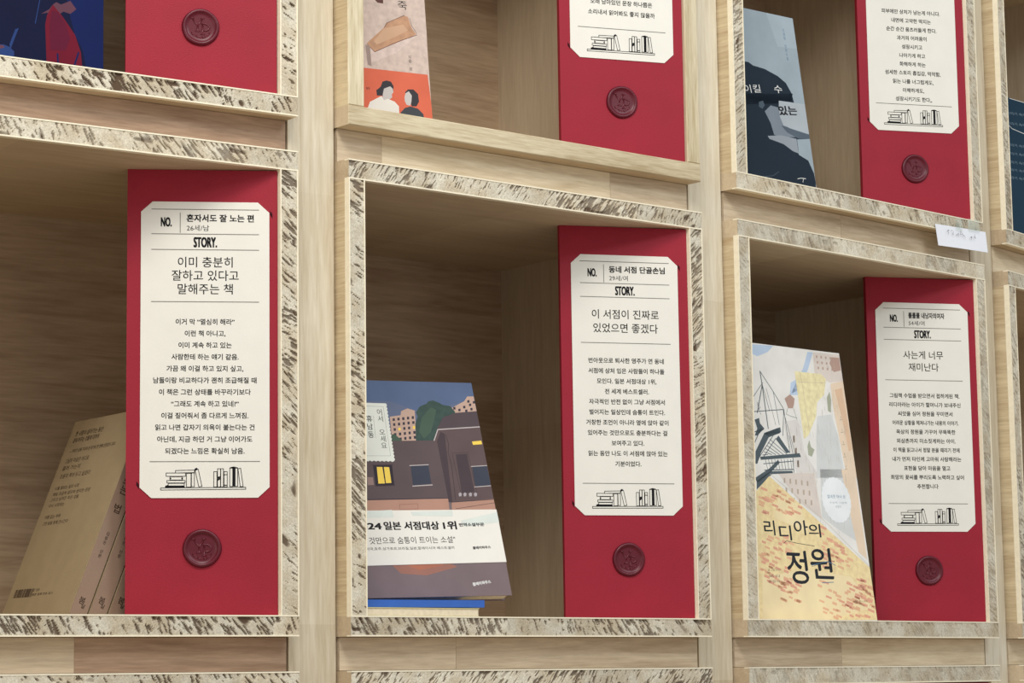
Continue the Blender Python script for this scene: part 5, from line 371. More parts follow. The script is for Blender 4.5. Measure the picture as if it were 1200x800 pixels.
# ------------------------------------------------------------------ bookcase
bx, by = ORG[2][0]*S, ORG[2][1]*S
case = empty('bookcase', Matrix.Translation((bx, by, 0)))
tag(case, 'pale rubberwood bookcase of square cubbies with rough sawn front edges', 'bookcase')
toC = Matrix.Translation((-bx, -by, 0))
rnd = random.Random(5)
TAB = np.random.RandomState(7).rand(256, 256)
def vnoise(x, y, s):
    x = x + s*17.3; y = y + s*5.1; xi = np.floor(x).astype(int); yi = np.floor(y).astype(int); fx = x-xi; fy = y-yi
    fx = fx*fx*(3-2*fx); fy = fy*fy*(3-2*fy); g = lambda i, j: TAB[(xi+i) % 256, (yi+j) % 256]
    return (g(0,0)*(1-fx)+g(1,0)*fx)*(1-fy) + (g(0,1)*(1-fx)+g(1,1)*fx)*fy
def board(name, x0, x1, z0, z1, long, rough, parent, M=None, drop=0.0, y1=Bm, face_m=None, seed=0):
    """one panel of a cubby; its front edge shows a torn core between two thin face veneers"""
    mb = MB(); k = 0.0011 if rough else 0.0
    fm = face_m or (M_panel_x if long == 'X' else M_panel_z)
    edge_m = M_smooth_x if long == 'X' else M_smooth_z
    gv = []
    if not rough:
        a = [(x0, 0, z0), (x1, 0, z0), (x1, 0, z1), (x0, 0, z1)]
        b = [(x0, y1, z0-drop), (x1, y1, z0-drop), (x1, y1, z1), (x0, y1, z1)]
        bv = 0.0008
        mb.hull([(x0, bv, z0), (x1, bv, z0), (x1, bv, z1), (x0, bv, z1)], b, 0)
        mb.hull([(x0+bv, 0, z0+bv), (x1-bv, 0, z0+bv), (x1-bv, 0, z1-bv), (x0+bv, 0, z1-bv)], [(x0, bv, z0), (x1, bv, z0), (x1, bv, z1), (x0, bv, z1)], 1)
    else:
        f = 0.006
        b = [(x0, y1, z0-drop), (x1, y1, z0-drop), (x1, y1, z1), (x0, y1, z1)]
        mb.hull([(x0, f, z0), (x1, f, z0), (x1, f, z1), (x0, f, z1)], b, 0)
        # end caps of the torn zone
        if long == 'X':
            mb.box(x0, x1, 0, f, z0, z0+k, 2); mb.box(x0, x1, 0, f, z1-k, z1, 2)
            mb.box(x0, x0+0.0006, 0.0006, f, z0+k, z1-k, 0); mb.box(x1-0.0006, x1, 0.0006, f, z0+k, z1-k, 0)
            A0, A1, B0, B1 = x0, x1, z0+k, z1-k
        else:
            mb.box(x0, x0+k, 0, f, z0, z1, 2); mb.box(x1-k, x1, 0, f, z0, z1, 2)
            A0, A1, B0, B1 = z0, z1, x0+k, x1-k
        n0 = len(mb.v); st = 0.0009
        na, nb = int((A1-A0)/st), int((B1-B0)/st)
        aa, bb = np.meshgrid(np.linspace(A0, A1, na+1), np.linspace(B0, B1, nb+1), indexing='ij')
        rb = np.random.RandomState(int(abs(seed)*10)+3)
        blk = np.cumsum(rb.uniform(0.035, 0.10, 40)); bi = np.searchsorted(blk, aa-A0)       # end-grain blocks glued side by side
        slope = (rb.uniform(0.35, 1.0, 41)*(1 if rb.rand() < .1 else -1))[bi]; dens = rb.uniform(-0.10, 0.14, 41)[bi]; tone = rb.uniform(0.88, 1.07, 41)[bi]
        q = aa - (bb-B0)*slope + bi*0.37
        n = 0.62*vnoise(q*680, bb*150+bi*5, seed) + 0.38*vnoise(q*1250, bb*330+bi*3, seed+1)
        m2 = vnoise(aa*90, bb*110, seed+2)
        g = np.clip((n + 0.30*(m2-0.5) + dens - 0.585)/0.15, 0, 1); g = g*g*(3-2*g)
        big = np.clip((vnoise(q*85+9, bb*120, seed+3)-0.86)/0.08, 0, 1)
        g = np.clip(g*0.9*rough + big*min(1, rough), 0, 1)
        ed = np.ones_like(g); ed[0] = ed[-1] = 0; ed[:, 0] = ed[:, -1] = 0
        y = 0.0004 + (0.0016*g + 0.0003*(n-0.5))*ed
        mb.v += list(zip(aa.ravel().tolist(), y.ravel().tolist(), bb.ravel().tolist())) if long == 'X' else list(zip(bb.ravel().tolist(), y.ravel().tolist(), aa.ravel().tolist()))
        gv = g.ravel().tolist(); tv = tone.ravel().tolist()
        I, J = np.meshgrid(np.arange(na), np.arange(nb), indexing='ij'); i0 = n0+I*(nb+1)+J
        qd = np.stack([i0, i0+nb+1, i0+nb+2, i0+1], -1).reshape(-1, 4)
        if long != 'X': qd = qd[:, ::-1]
        qd = [tuple(r) for r in qd.tolist()]; mb.f += qd; mb.m += [1]*len(qd)
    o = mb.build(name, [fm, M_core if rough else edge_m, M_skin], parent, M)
    if rough:
        at = o.data.attributes.new('gouge_shade', 'FLOAT', 'POINT'); at.data.foreach_set('value', [0.0]*(len(mb.v)-len(gv)) + gv)
        at = o.data.attributes.new('block_tone', 'FLOAT', 'POINT'); at.data.foreach_set('value', [1.0]*(len(mb.v)-len(tv)) + tv)
    return o
# roughness of each cubby's front edges: (top, bottom, left, right); 0 = planed
RG = {(1,0):(0.75,1.0,0.8,0.9), (2,0):(0.8,0.9,0.9,0.8), (3,0):(0.35,0.35,0.25,0.3), (4,0):(0.6,0.3,0.6,0), (1,1):(0,1.2,0,1.1), (2,1):(0,0,0,0), (3,1):(0,0.6,0.6,0.5), (4,1):(0,0.5,0.5,0),
      (1,-1):(1.0,0,0,0), (2,-1):(0.9,0,0,0), (3,-1):(0.3,0,0,0), (4,-1):(0.3,0,0,0)}
for c in (1, 2, 3, 4):
    for r in (1, 0, -1):
        M = toC @ cell(c, r); g = RG[(c, r)]; sd = c*10+r
        mb = MB(); mb.box(Tm, Wm-Tm, Bm-0.006, Bm, Tm, S-Tm)
        bk = mb.build('cubby_box', M_back, case, M)
        I = Matrix.Identity(4)
        sm = M_sidegrain
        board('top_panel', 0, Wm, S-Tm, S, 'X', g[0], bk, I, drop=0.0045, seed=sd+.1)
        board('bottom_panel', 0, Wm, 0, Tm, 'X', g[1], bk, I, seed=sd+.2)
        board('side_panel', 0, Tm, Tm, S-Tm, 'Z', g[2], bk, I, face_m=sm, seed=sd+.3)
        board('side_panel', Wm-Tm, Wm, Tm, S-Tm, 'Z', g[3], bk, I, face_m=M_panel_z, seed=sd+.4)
# rails between the rows: a batten with glued staves of different tone on its face
RAIL = {(1,0):[(0,1,1)], (1,-1):[(0,.545,0),(.545,1,1)], (2,0):[(0,.115,0),(.115,.76,2),(.76,1,0)], (2,-1):[(0,.30,0),(.30,1,0)], (3,0):[(0,.45,0),(.45,1,0)], (3,-1):[(0,.4,0),(.4,1,2)], (4,0):[(0,1,2)], (4,-1):[(0,1,2)]}
for (c, r), segs in RAIL.items():
    z0, z1 = ((S, ROW[1]) if r == 0 else (ROW[-1]+S, 0.0))
    x0, x1 = 0.0015, Wm-0.0012
    mb = MB(); mb.box(x0, x1, Dm+0.012, Dm+0.034, z0+0.0004, z1-0.0004)
    rl = mb.build('rail', M_rail[0], case, toC @ cell(c, 0))
    for a, b, k in segs:
        mb = MB(); xa, xb = x0+(x1-x0)*a, x0+(x1-x0)*b
        mb.box(xa+0.00015, xb-0.00015, Dm+(0.0003 if k == 1 else 0), Dm+0.012, z0+0.0004, z1-0.0004)
        mb.build('stave', M_rail[k], rl)
# posts between the columns
def corner(c, u, y):
    v = cell(c) @ Vector((u*S, y*S, 0)); return Vector((v.x-bx, v.y-by))
for c in (0, 1, 2, 3, 4):
    def loop(z):
        g = 0.0022/S
        if c == 0: pts = [corner(1, -GAP, D_), corner(1, -g, D_), corner(1, -g, B_), corner(1, -GAP, B_)]
        elif c == 4: pts = [corner(4, W_+g, D_), corner(4, W_+GAP, D_), corner(4, W_+GAP, B_), corner(4, W_+g, B_)]
        else: pts = [corner(c, W_+0.0008/S, D_), corner(c+1, -g, D_), corner(c+1, -g, B_), corner(c, W_+0.0008/S, B_)]
        return pts
    P = loop(0); org = P[0]; ang = math.atan2((P[1]-P[0]).y, (P[1]-P[0]).x); R = Matrix.Rotation(-ang, 2)
    Q = [R @ (p-org) for p in P]
    mb = MB(); mb.hull([(q.x, q.y, 0.0) for q in Q][::-1], [(q.x, q.y, 2.75) for q in Q][::-1])
    mb.build('post', M_post, case, Matrix.Translation((org.x, org.y, 0)) @ Matrix.Rotation(ang, 4, 'Z'))

# ------------------------------------------------------------------ red story cards
K = 0.608*S/347.0                       # metres per label unit (label is 148 x 347 units)
LX0, LZ1 = 0.0270*S, (0.8880-T_)*S      # label's top left on the card
KX = 1.0
def lx(x): return LX0 + x*K*KX
def lz(y): return LZ1 - y*K
BODY = {
 'a': ('혼자서도 잘 노는 편', '26세/남', ['이미 충분히', '잘하고 있다고', '말해주는 책'], ['이거 막 “열심히 해라”', '이런 책 아니고,', '이미 계속 하고 있는', '사람한테 하는 얘기 같음.', '가끔 왜 이걸 하고 있지 싶고,', '남들이랑 비교하다가 괜히 조급해질 때', '이 책은 그런 상태를 바꾸라기보다', '“그래도 계속 하고 있네?”', '이걸 짚어줘서 좀 다르게 느껴짐.', '읽고 나면 갑자기 의욕이 붙는다는 건', '아닌데, 지금 하던 거 그냥 이어가도', '되겠다는 느낌은 확실히 남음.']),
 'b': ('동네 서점 단골손님', '29세/여', ['이 서점이 진짜로', '있었으면 좋겠다'], ['번아웃으로 퇴사한 영주가 연 동네', '서점에 상처 입은 사람들이 하나둘', '모인다. 일본 서점대상 1위,', '전 세계 베스트셀러.', '자극적인 반전 없이 그냥 서점에서', '벌어지는 일상인데 숨통이 트인다.', '거창한 조언이 아니라 옆에 앉아 같이', '있어주는 것만으로도 충분하다는 걸', '보여주고 있다.', '읽는 동안 나도 이 서점에 앉아 있는', '기분이었다.']),
 'c': ('룰룰룰 내남자의여자', '54세/여', ['사는게 너무', '재미난다'], ['그림책 수업을 받으면서 접하게된 책.', '리디아라는 아이가 할머니가 보내주신', '씨앗을 심어 정원을 꾸미면서', '어려운 상황을 헤쳐나가는 내용의 이야기.', '옥상의 정원을 가꾸어 무뚝뚝한', '외삼촌까지 미소짓게하는 아이.', '이 책을 읽고나서 정말 분을 때리기 전에', '내가 먼저 타인께 고마워 사랑해라는', '표현을 담아 마음을 열고', '희망의 꽃씨를 뿌리도록 노력하고 싶어', '추천합니다']),
 'd': (None, None, None, ['오래 남아있던 문장 하나쯤은', '소리내서 읽어봐도 좋지 않을까']),
 'e': (None, None, None, ['피부에만 상처가 남는게 아니다.', '내면에 고약한 딱지는', '순간 순간 움츠러들게 한다.', '과거의 어려움이', '성장시키고', '나아가게 하고', '화해하게 하는', '섬세한 스토리 흡입감, 먹먹함,', '읽는 나를 너그럽게도,', '이해하게도,', '성장시키기도 한다,,']),
 'f': (None, None, None, []),
}
ICON_L = [[(105,205),(335,205),(335,245),(105,245)], [(150,250),(300,250),(300,290),(150,290)], [(115,295),(330,295),(330,325),(115,325)], [(130,330),(320,330),(320,360),(130,360)],
          [(215,175),(440,170),(442,200),(217,205)], [(345,210),(400,210),(400,375),(345,375)], [(405,205),(440,205),(440,370),(405,370)], [(445,160),(485,160),(530,368),(492,372)],
          [(670,190),(708,190),(708,375),(670,375)], [(715,155),(750,155),(750,375),(715,375)], [(753,155),(785,155),(785,375),(753,375)], [(792,190),(830,190),(830,375),(792,375)],
          [(860,148),(895,148),(895,370),(860,370)], [(925,148),(955,148),(955,368),(925,368)], [(958,155),(990,150),(1020,370),(985,372)], [(40,385),(1050,380),(1050,404),(40,410)]]
ICON_F = [[(130,362),(320,362),(335,382),(115,382)], [(897,140),(922,140),(922,372),(897,372)], [(150,262),(165,262),(165,280),(150,280)], [(285,262),(300,262),(300,280),(285,280)], [(720,250),(745,245),(745,285),(720,300)], [(860,140),(905,128),(955,140),(955,152),(860,152)], [(795,222),(830,222),(830,232),(795,232)], [(795,348),(830,348),(830,360),(795,360)], [(445,150),(470,142),(482,165),(452,178)], [(95,360),(130,345),(130,382),(90,382)]]
def ic(p): return (lx(20 + p[0]/10.435), lz(298.5 + p[1]/10.435))
def red_card(c, r, uR, yR, ang, key, label, cwu=0.312, kx=1.008):
    global KX, LX0; KX = kx; LX0 = {'a': 0.0278, 'c': 0.0249}.get(key, 0.0262)*S
    cw, ch = cwu*S, 0.9125*S
    M = local(c, uR, yR, T_ + ROW[r]/S) @ Matrix.Rotation(ang, 4, 'Z') @ Matrix.Translation((-cw, 0, 0))
    t = tag(empty('red_card', M), label, 'card', 'red story cards standing in the cubbies')
    mb = MB(); mb.box(0, cw, 0, 0.0011, 0.0002, ch); mb.build('card_panel', M_red, t)
    mb = MB(); mb.box(0, 0.0009, 0.0012, 0.006, 0.0002, ch); mb.build('folded_edge', M_red, t)
    mb = MB(); a = -ang      # flap behind, running back along the cubby's side
    p0 = Vector((cw-0.002, 0.0014)); d = Vector((math.sin(a), math.cos(a))); n = Vector((d.y, -d.x))*0.0008
    q = [p0-n, p0, p0+d*0.11, p0+d*0.11-n]
    mb.hull([(v.x, v.y, 0.0002) for v in q][::-1], [(v.x, v.y, ch) for v in q][::-1]); mb.build('rear_flap', M_red, t)
    # label tucked into corner slits
    cx, cz = 13.3, 12.2
    oc = [(cx, 347), (148-cx, 347), (148, 347-cz), (148, cz), (148-cx, 0), (cx, 0), (0, cz), (0, 347-cz)]
    mb = MB(); mb.hull([(lx(x), -0.0007, lz(y)) for x, y in oc], [(lx(x), -0.0001, lz(y)) for x, y in oc])
    lb = mb.build('paper_label', M_label, t)
    for (x, y, dx) in ((-2.2, 332, 1), (150.2, 14, 1)):
        mb = MB(); mb.face([(lx(x-1.3), -0.00012, lz(y-4.5)), (lx(x-1.5), -0.00012, lz(y)), (lx(x+1.6), -0.00012, lz(y+5)), (lx(x+1.4), -0.00012, lz(y-1))][::1])
        mb.build('corner_slit', M_slit, t)
    name, age, title, lines = BODY[key]; Y = -0.0008
    hd, bd, dw = MB(), MB(), MB()
    def hrule(y, x0=12, x1=136):
        ru = MB(); ru.face([(lx(x0), Y, lz(y+.45)), (lx(x1), Y, lz(y+.45)), (lx(x1), Y, lz(y-.45)), (lx(x0), Y, lz(y-.45))]); ru.build('ruled_line', M_rule, lb)
    hrule(305, 11, 137)
    if name:
        for y in (9, 38.3, 56.8, 118.3): hrule(y)
        ru = MB(); ru.face([(lx(44.6), Y, lz(37)), (lx(45.4), Y, lz(37)), (lx(45.4), Y, lz(13)), (lx(44.6), Y, lz(13))]); ru.build('ruled_line', M_rule, lb)
        put_text(hd, 'NO.', lx(29), lz(24), height=15*K, width=12.0*K, y=Y, bold=0.11)
        put_text(hd, name, lx(52.5), lz(19.5), height=9.6*K, width=(78 if key != 'c' else 59)*K, y=Y, bold=0.055, align='l')
        put_text(hd, age, lx(52.5), lz(31.2), height=8*K, width=26*K, y=Y, align='l')
        put_text(hd, 'STORY.', lx(74), lz(47.8), height=16.5*K, width=26.5*K, y=Y, bold=0.12)
        ys = (71.8, 87.6, 103.6) if len(title) == 3 else (80, 98.5)
        for s, y in zip(title, ys): put_text(hd, s, lx(74), lz(y), height=13.6*K, y=Y, bold=0.012)
    if lines:
        n = len(lines)
        yl = [142+13.72*i for i in range(n)] if name else ([296.5-13.72*(n-1-i) for i in range(n)] if key == 'e' else [283-14.5*(n-1-i) for i in range(n)])
        for s, y in zip(lines, yl):
            put_text(bd, s, lx(74), lz(y), height=7.6*K, width=(108*K if s.startswith('이 책을 읽') or s.startswith('어려운') else None), y=Y, bold=0.032)
    for q in ICON_L:
        stroke(dw, [ic(p) for p in q+[q[0]]], 0.75*K, Y)
    for q in ICON_F: flat_poly(dw, [ic(p) for p in q], Y)
    if hd.v: hd.build('printed_heading', M_ink, lb)
    if bd.v: bd.build('printed_text', M_ink, lb)
    dw.build('printed_books', M_ink, lb)
    # wax seal
    sx, sz, R = 0.1535*S, (0.1785-T_)*S, 0.0392*S
    prof = [(0.0, 0.0009), (0.62, 0.0009), (0.76, 0.0010), (0.80, 0.0019), (0.86, 0.0025), (0.93, 0.0023), (0.98, 0.0014), (1.0, 0.0001)]
    mb = MB(); n = 56; rs = random.random()*50
    for i in range(n):
        a = 2*math.pi*i/n; k = 1 + 0.022*noise.noise(Vector((math.cos(a)*1.5+rs, math.sin(a)*1.5, 0)))
        for rr, h in prof: mb.v.append((sx+math.cos(a)*R*rr*k, -h, sz+math.sin(a)*R*rr*k))
    np_ = len(prof)
    for i in range(n):
        for j in range(np_-1):
            a0, a1 = i*np_+j, ((i+1) % n)*np_+j
            mb.f.append((a0+1, a1+1, a1, a0) if j else (a0+1, a1+1, a0)); mb.m.append(0)
    seal = mb.build('wax_seal', M_wax, t, smooth=True)
    mb = MB()
    def pl(*q): return [(sx+x*R, sz+z*R) for x, z in q]
    yb = -0.0008
    for q in (pl((-.44,.46),(-.30,.24),(-.16,.08)), pl((.10,.46),(-.02,.26),(-.16,.08)), pl((-.16,.08),(-.16,-.10),(-.16,-.22)), pl((-.30,-.23),(-.02,-.23)), pl((-.54,.47),(-.34,.47)), pl((.0,.47),(.2,.47)),
              pl((.10,.16),(.10,-.10),(.10,-.38)), pl((.0,-.39),(.22,-.39)), pl((.02,.17),(.26,.18),(.42,.10),(.46,-.02),(.40,-.14),(.26,-.19),(.12,-.18))):
        bead(mb, q, 0.115*R, 0.00075, yb)
    for q in (pl((-.50,-.30),(-.42,-.42),(-.32,-.40),(-.28,-.50)), pl((-.24,-.46),(-.16,-.56),(-.06,-.50),(-.02,-.60)), pl((.06,-.52),(.16,-.60),(.26,-.50)), pl((.32,-.48),(.42,-.40),(.46,-.28))):
        bead(mb, q, 0.08*R, 0.0005, yb)
    mb.build('monogram', M_wax, seal, smooth=True)
    return t
red_card(1, 0, 0.9993, .010, -.48, 'a', 'red card in the lower left cubby, right of the cream books, three line heading', 0.3058)
red_card(2, 0, 0.9995, .010, -.44, 'b', 'red card right of the grey bookshop novel, in the central cubby')
red_card(3, 0, 0.9995, .010, -.53, 'c', 'red card to the right of the tall yellow picture book', 0.311, 1.025)
red_card(1, 1, 0.9985, .010, -.38, 'f', 'red card in the top left cubby, beside the navy book, only its wax seal showing')
red_card(2, 1, 0.9995, .008, -.37, 'd', 'red card in the top middle cubby, two text lines above its drawing showing')
red_card(3, 1, 0.9995, .010, -.51, 'e', 'red card in the top right cubby, above the white paper note')
red_card(3, -1, 0.9995, .010, -.60, 'f', 'red card under the picture book cubby, only its top edge showing')

# ------------------------------------------------------------------ books
COL = {'sky':(94,110,142),'skylow':(104,114,140),'apt':(196,166,150),'aptdim':(150,126,120),'aptwin':(66,62,72),'warm':(250,214,96),'tree':(66,84,78),'tree2':(78,98,84),'roofdark':(88,76,80),'wall':(98,84,86),'wall2':(100,84,84),'wallshade':(78,66,70),
 'trim':(196,186,184),'pipe':(74,62,66),'frame':(56,50,58),'win':(66,70,82),'pave':(184,142,124),'brickln':(150,104,90),'flower':(176,168,172),'stamp':(232,234,224),'stampln':(150,152,146),'ink':(36,36,38),'mauve':(126,110,112),'glow':(160,112,98),'glow2':(176,112,90),
 'white':(236,236,232),'bandtint':(222,228,220),'cwash':(242,240,234),'csky':(196,214,236),'cbld':(230,218,208),'cbld2':(232,228,222),'cbrick':(196,170,156),'cbrown':(190,160,146),'cbrown2':(192,176,160),'cyel':(246,232,184),'corange':(240,218,192),'corange2':(230,196,164),
 'cgrey':(222,224,222),'cgreen':(120,136,120),'cgreen2':(178,182,160),'cink':(110,100,90),'csteel':(90,102,108),'cpale':(214,208,196),'cgold':(250,224,172),'cgold2':(250,230,184),'chatch':(196,188,178),'cbrk':(238,190,152),'cbrk2':(232,172,146),'ctitle':(44,48,54),'cbluei':(90,130,160),'cink2':(150,130,110),'cwhite':(244,248,250),'cgrey2':(160,168,172),
 'dstone':(206,186,174),'dpatch':(214,194,184),'dtan':(190,148,118),'dtan2':(204,166,136),'ddark':(96,66,60),'dshade':(160,140,132),'dorange':(214,108,82),'phair':(62,60,64),'pface':(198,192,188),'pshirt':(230,226,216),'pdark':(70,74,78),
 'egrey':(158,172,180),'egrey2':(168,182,190),'enavy':(34,46,58),'enavy2':(78,92,104),'eskin':(176,184,190),'eskin2':(128,138,148),'eskin3':(150,158,166),'esh':(88,100,112),'eblue':(96,124,160),'fteal':(26,58,78),'fgrey':(130,150,162),
 'gnavy':(12,18,50),'gnavy2':(14,28,78),'gred':(104,18,40),'gred2':(90,20,46),'gflesh':(92,58,72),'gblue':(38,60,112)}
def cm(k):
    if k in ('dstone', 'dtan', 'dpatch', 'tree', 'cgold', 'cyel'): return flat('print_'+k, COL[k], 0.55, 0.13, 160, spec=0.12)
    return flat('print_'+k, COL[k], 0.55, 0.07, 30, spec=0.12)
def book_frame(c, u, y, z, phi, lam, rho):
    up = Vector((-math.sin(phi)*math.sin(lam), math.cos(phi)*math.sin(lam), math.cos(lam))); ex = Vector((math.cos(phi), math.sin(phi), 0))
    e = ex*math.cos(rho) + up*math.sin(rho); v = -ex*math.sin(rho) + up*math.cos(rho); n = v.cross(e) * -1   # into the depth
    n = e.cross(v); n = -n if n.y < 0 else n
    R = Matrix((( e.x, n.x, v.x, 0), (e.y, n.y, v.y, 0), (e.z, n.z, v.z, 0), (0, 0, 0, 1)))
    return local(c, u, y, z) @ R
def book_body(t, w, h, th, mat, spine_left=True, page_inset=0.0015):
    """covers and spine as one wrap, pages between them; origin at the front's bottom right corner"""
    k = 0.0006
    mb = MB(); mb.box(-w, 0, 0, k, 0, h); mb.box(-w, 0, th-k, th, 0, h)
    if spine_left: mb.box(-w, -w+k, k, th-k, 0, h)
    else: mb.box(-k, 0, k, th-k, 0, h)
    mb.build('cover', mat, t)
    mb = MB(); mb.box(-w+k+(0 if spine_left else page_inset), -k-(page_inset if spine_left else 0), k, th-k, page_inset, h-page_inset); mb.build('page_block', M_page, t)
def art(key, t, w, h, band=None):
    items = ART[key]; mats = []; idx = {}; mb = MB(); tx = MB(); band_o = None; bt = None; bmats = None
    def mi(k):
        if k not in idx: idx[k] = len(mats); mats.append(cm(k))
        return idx[k]
    y = -0.00004; cur = mb; bandmode = False
    bb = None
    prev = None
    for it in items:
        if prev is None or it[0] == 't' or it[1] != prev: y -= 0.000005
        prev = it[1]
        if it[0] == 'p':
            poly = [(p[0]/1000, p[1]/1000) for p in it[3]]
            flat_poly(cur, clip(poly, -w-(0.001 if bandmode else 0), 0.0002+(0.001 if bandmode else 0), 0, h), y, mi(it[1]))
        elif it[0] == 'l':
            pts = [(p[0]/1000, p[1]/1000) for p in it[3]]
            if not bandmode: pts = [(max(-w, min(0, a)), max(0, min(h, b))) for a, b in pts]
            stroke(cur, pts, it[2]/1000, y, mi(it[1]))
        elif it[0] == 't':
            _, k, s, a, b, hh, bold, vert = it; a = (a[0]/1000, a[1]/1000); b = (b[0]/1000, b[1]/1000); hh /= 1000
            if vert: put_text(cur, s, (a[0], b[0]), (a[1], b[1]), height=hh*1.1, y=y, bold=0.02*bold, m=mi(k), vert=True)
            else:
                L = math.hypot(b[0]-a[0], b[1]-a[1]); an = math.atan2(b[1]-a[1], b[0]-a[0])
                put_text(cur, s, (a[0]+b[0])/2 - math.sin(an)*hh*0.45, (a[1]+b[1])/2 + math.cos(an)*hh*0.45, height=hh*1.12, width=L, y=y, bold=0.07*bold, m=mi(k), ang=an)
        elif it[0] == 'disc':
            cx, cz = it[2][0]/1000, it[2][1]/1000; r = it[3]/1000; n = 72
            flat_poly(cur, [(cx+math.cos(2*math.pi*i/n)*r*(1+0.025*math.cos(24*2*math.pi*i/n)), cz+math.sin(2*math.pi*i/n)*r*(1+0.025*math.cos(24*2*math.pi*i/n))) for i in range(n)], y, mi(it[1]))
        elif it[0] == 'band':
            q = [(p[0]/1000, p[1]/1000) for p in it[3]]
            zt = (q[0][1]+q[1][1])/2; zb_ = (q[2][1]+q[3][1])/2
            zt0, zt1, zb0, zb1 = q[0][1], q[1][1], q[3][1], q[2][1]
            x0, x1 = -w-0.0006, 0.0006
            bm_ = MB()
            bm_.hull([(x0, -0.0007, zb0), (x1, -0.0007, zb1), (x1, -0.0007, zt1), (x0, -0.0007, zt0)], [(x0, -0.0004, zb0), (x1, -0.0004, zb1), (x1, -0.0004, zt1), (x0, -0.0004, zt0)])
            bm_.box(x1-0.0003, x1, -0.0005, 0.021, min(zb0, zb1)+0.002, zt1-0.0005)
            band_o = bm_.build('paper_band', flat('band_paper', (240,236,226), 0.7, 0.02, 40), t)
            mb.build('cover_print', list(mats), t)
            cur = MB(); mats2 = mats; y = -0.00076; bandmode = True; mb = cur; mats = []; idx = {}
            # later items print on the band
        # nothing else
    if band_o: cur.build('band_print', mats, band_o)
    else: mb.build('cover_print', mats, t)
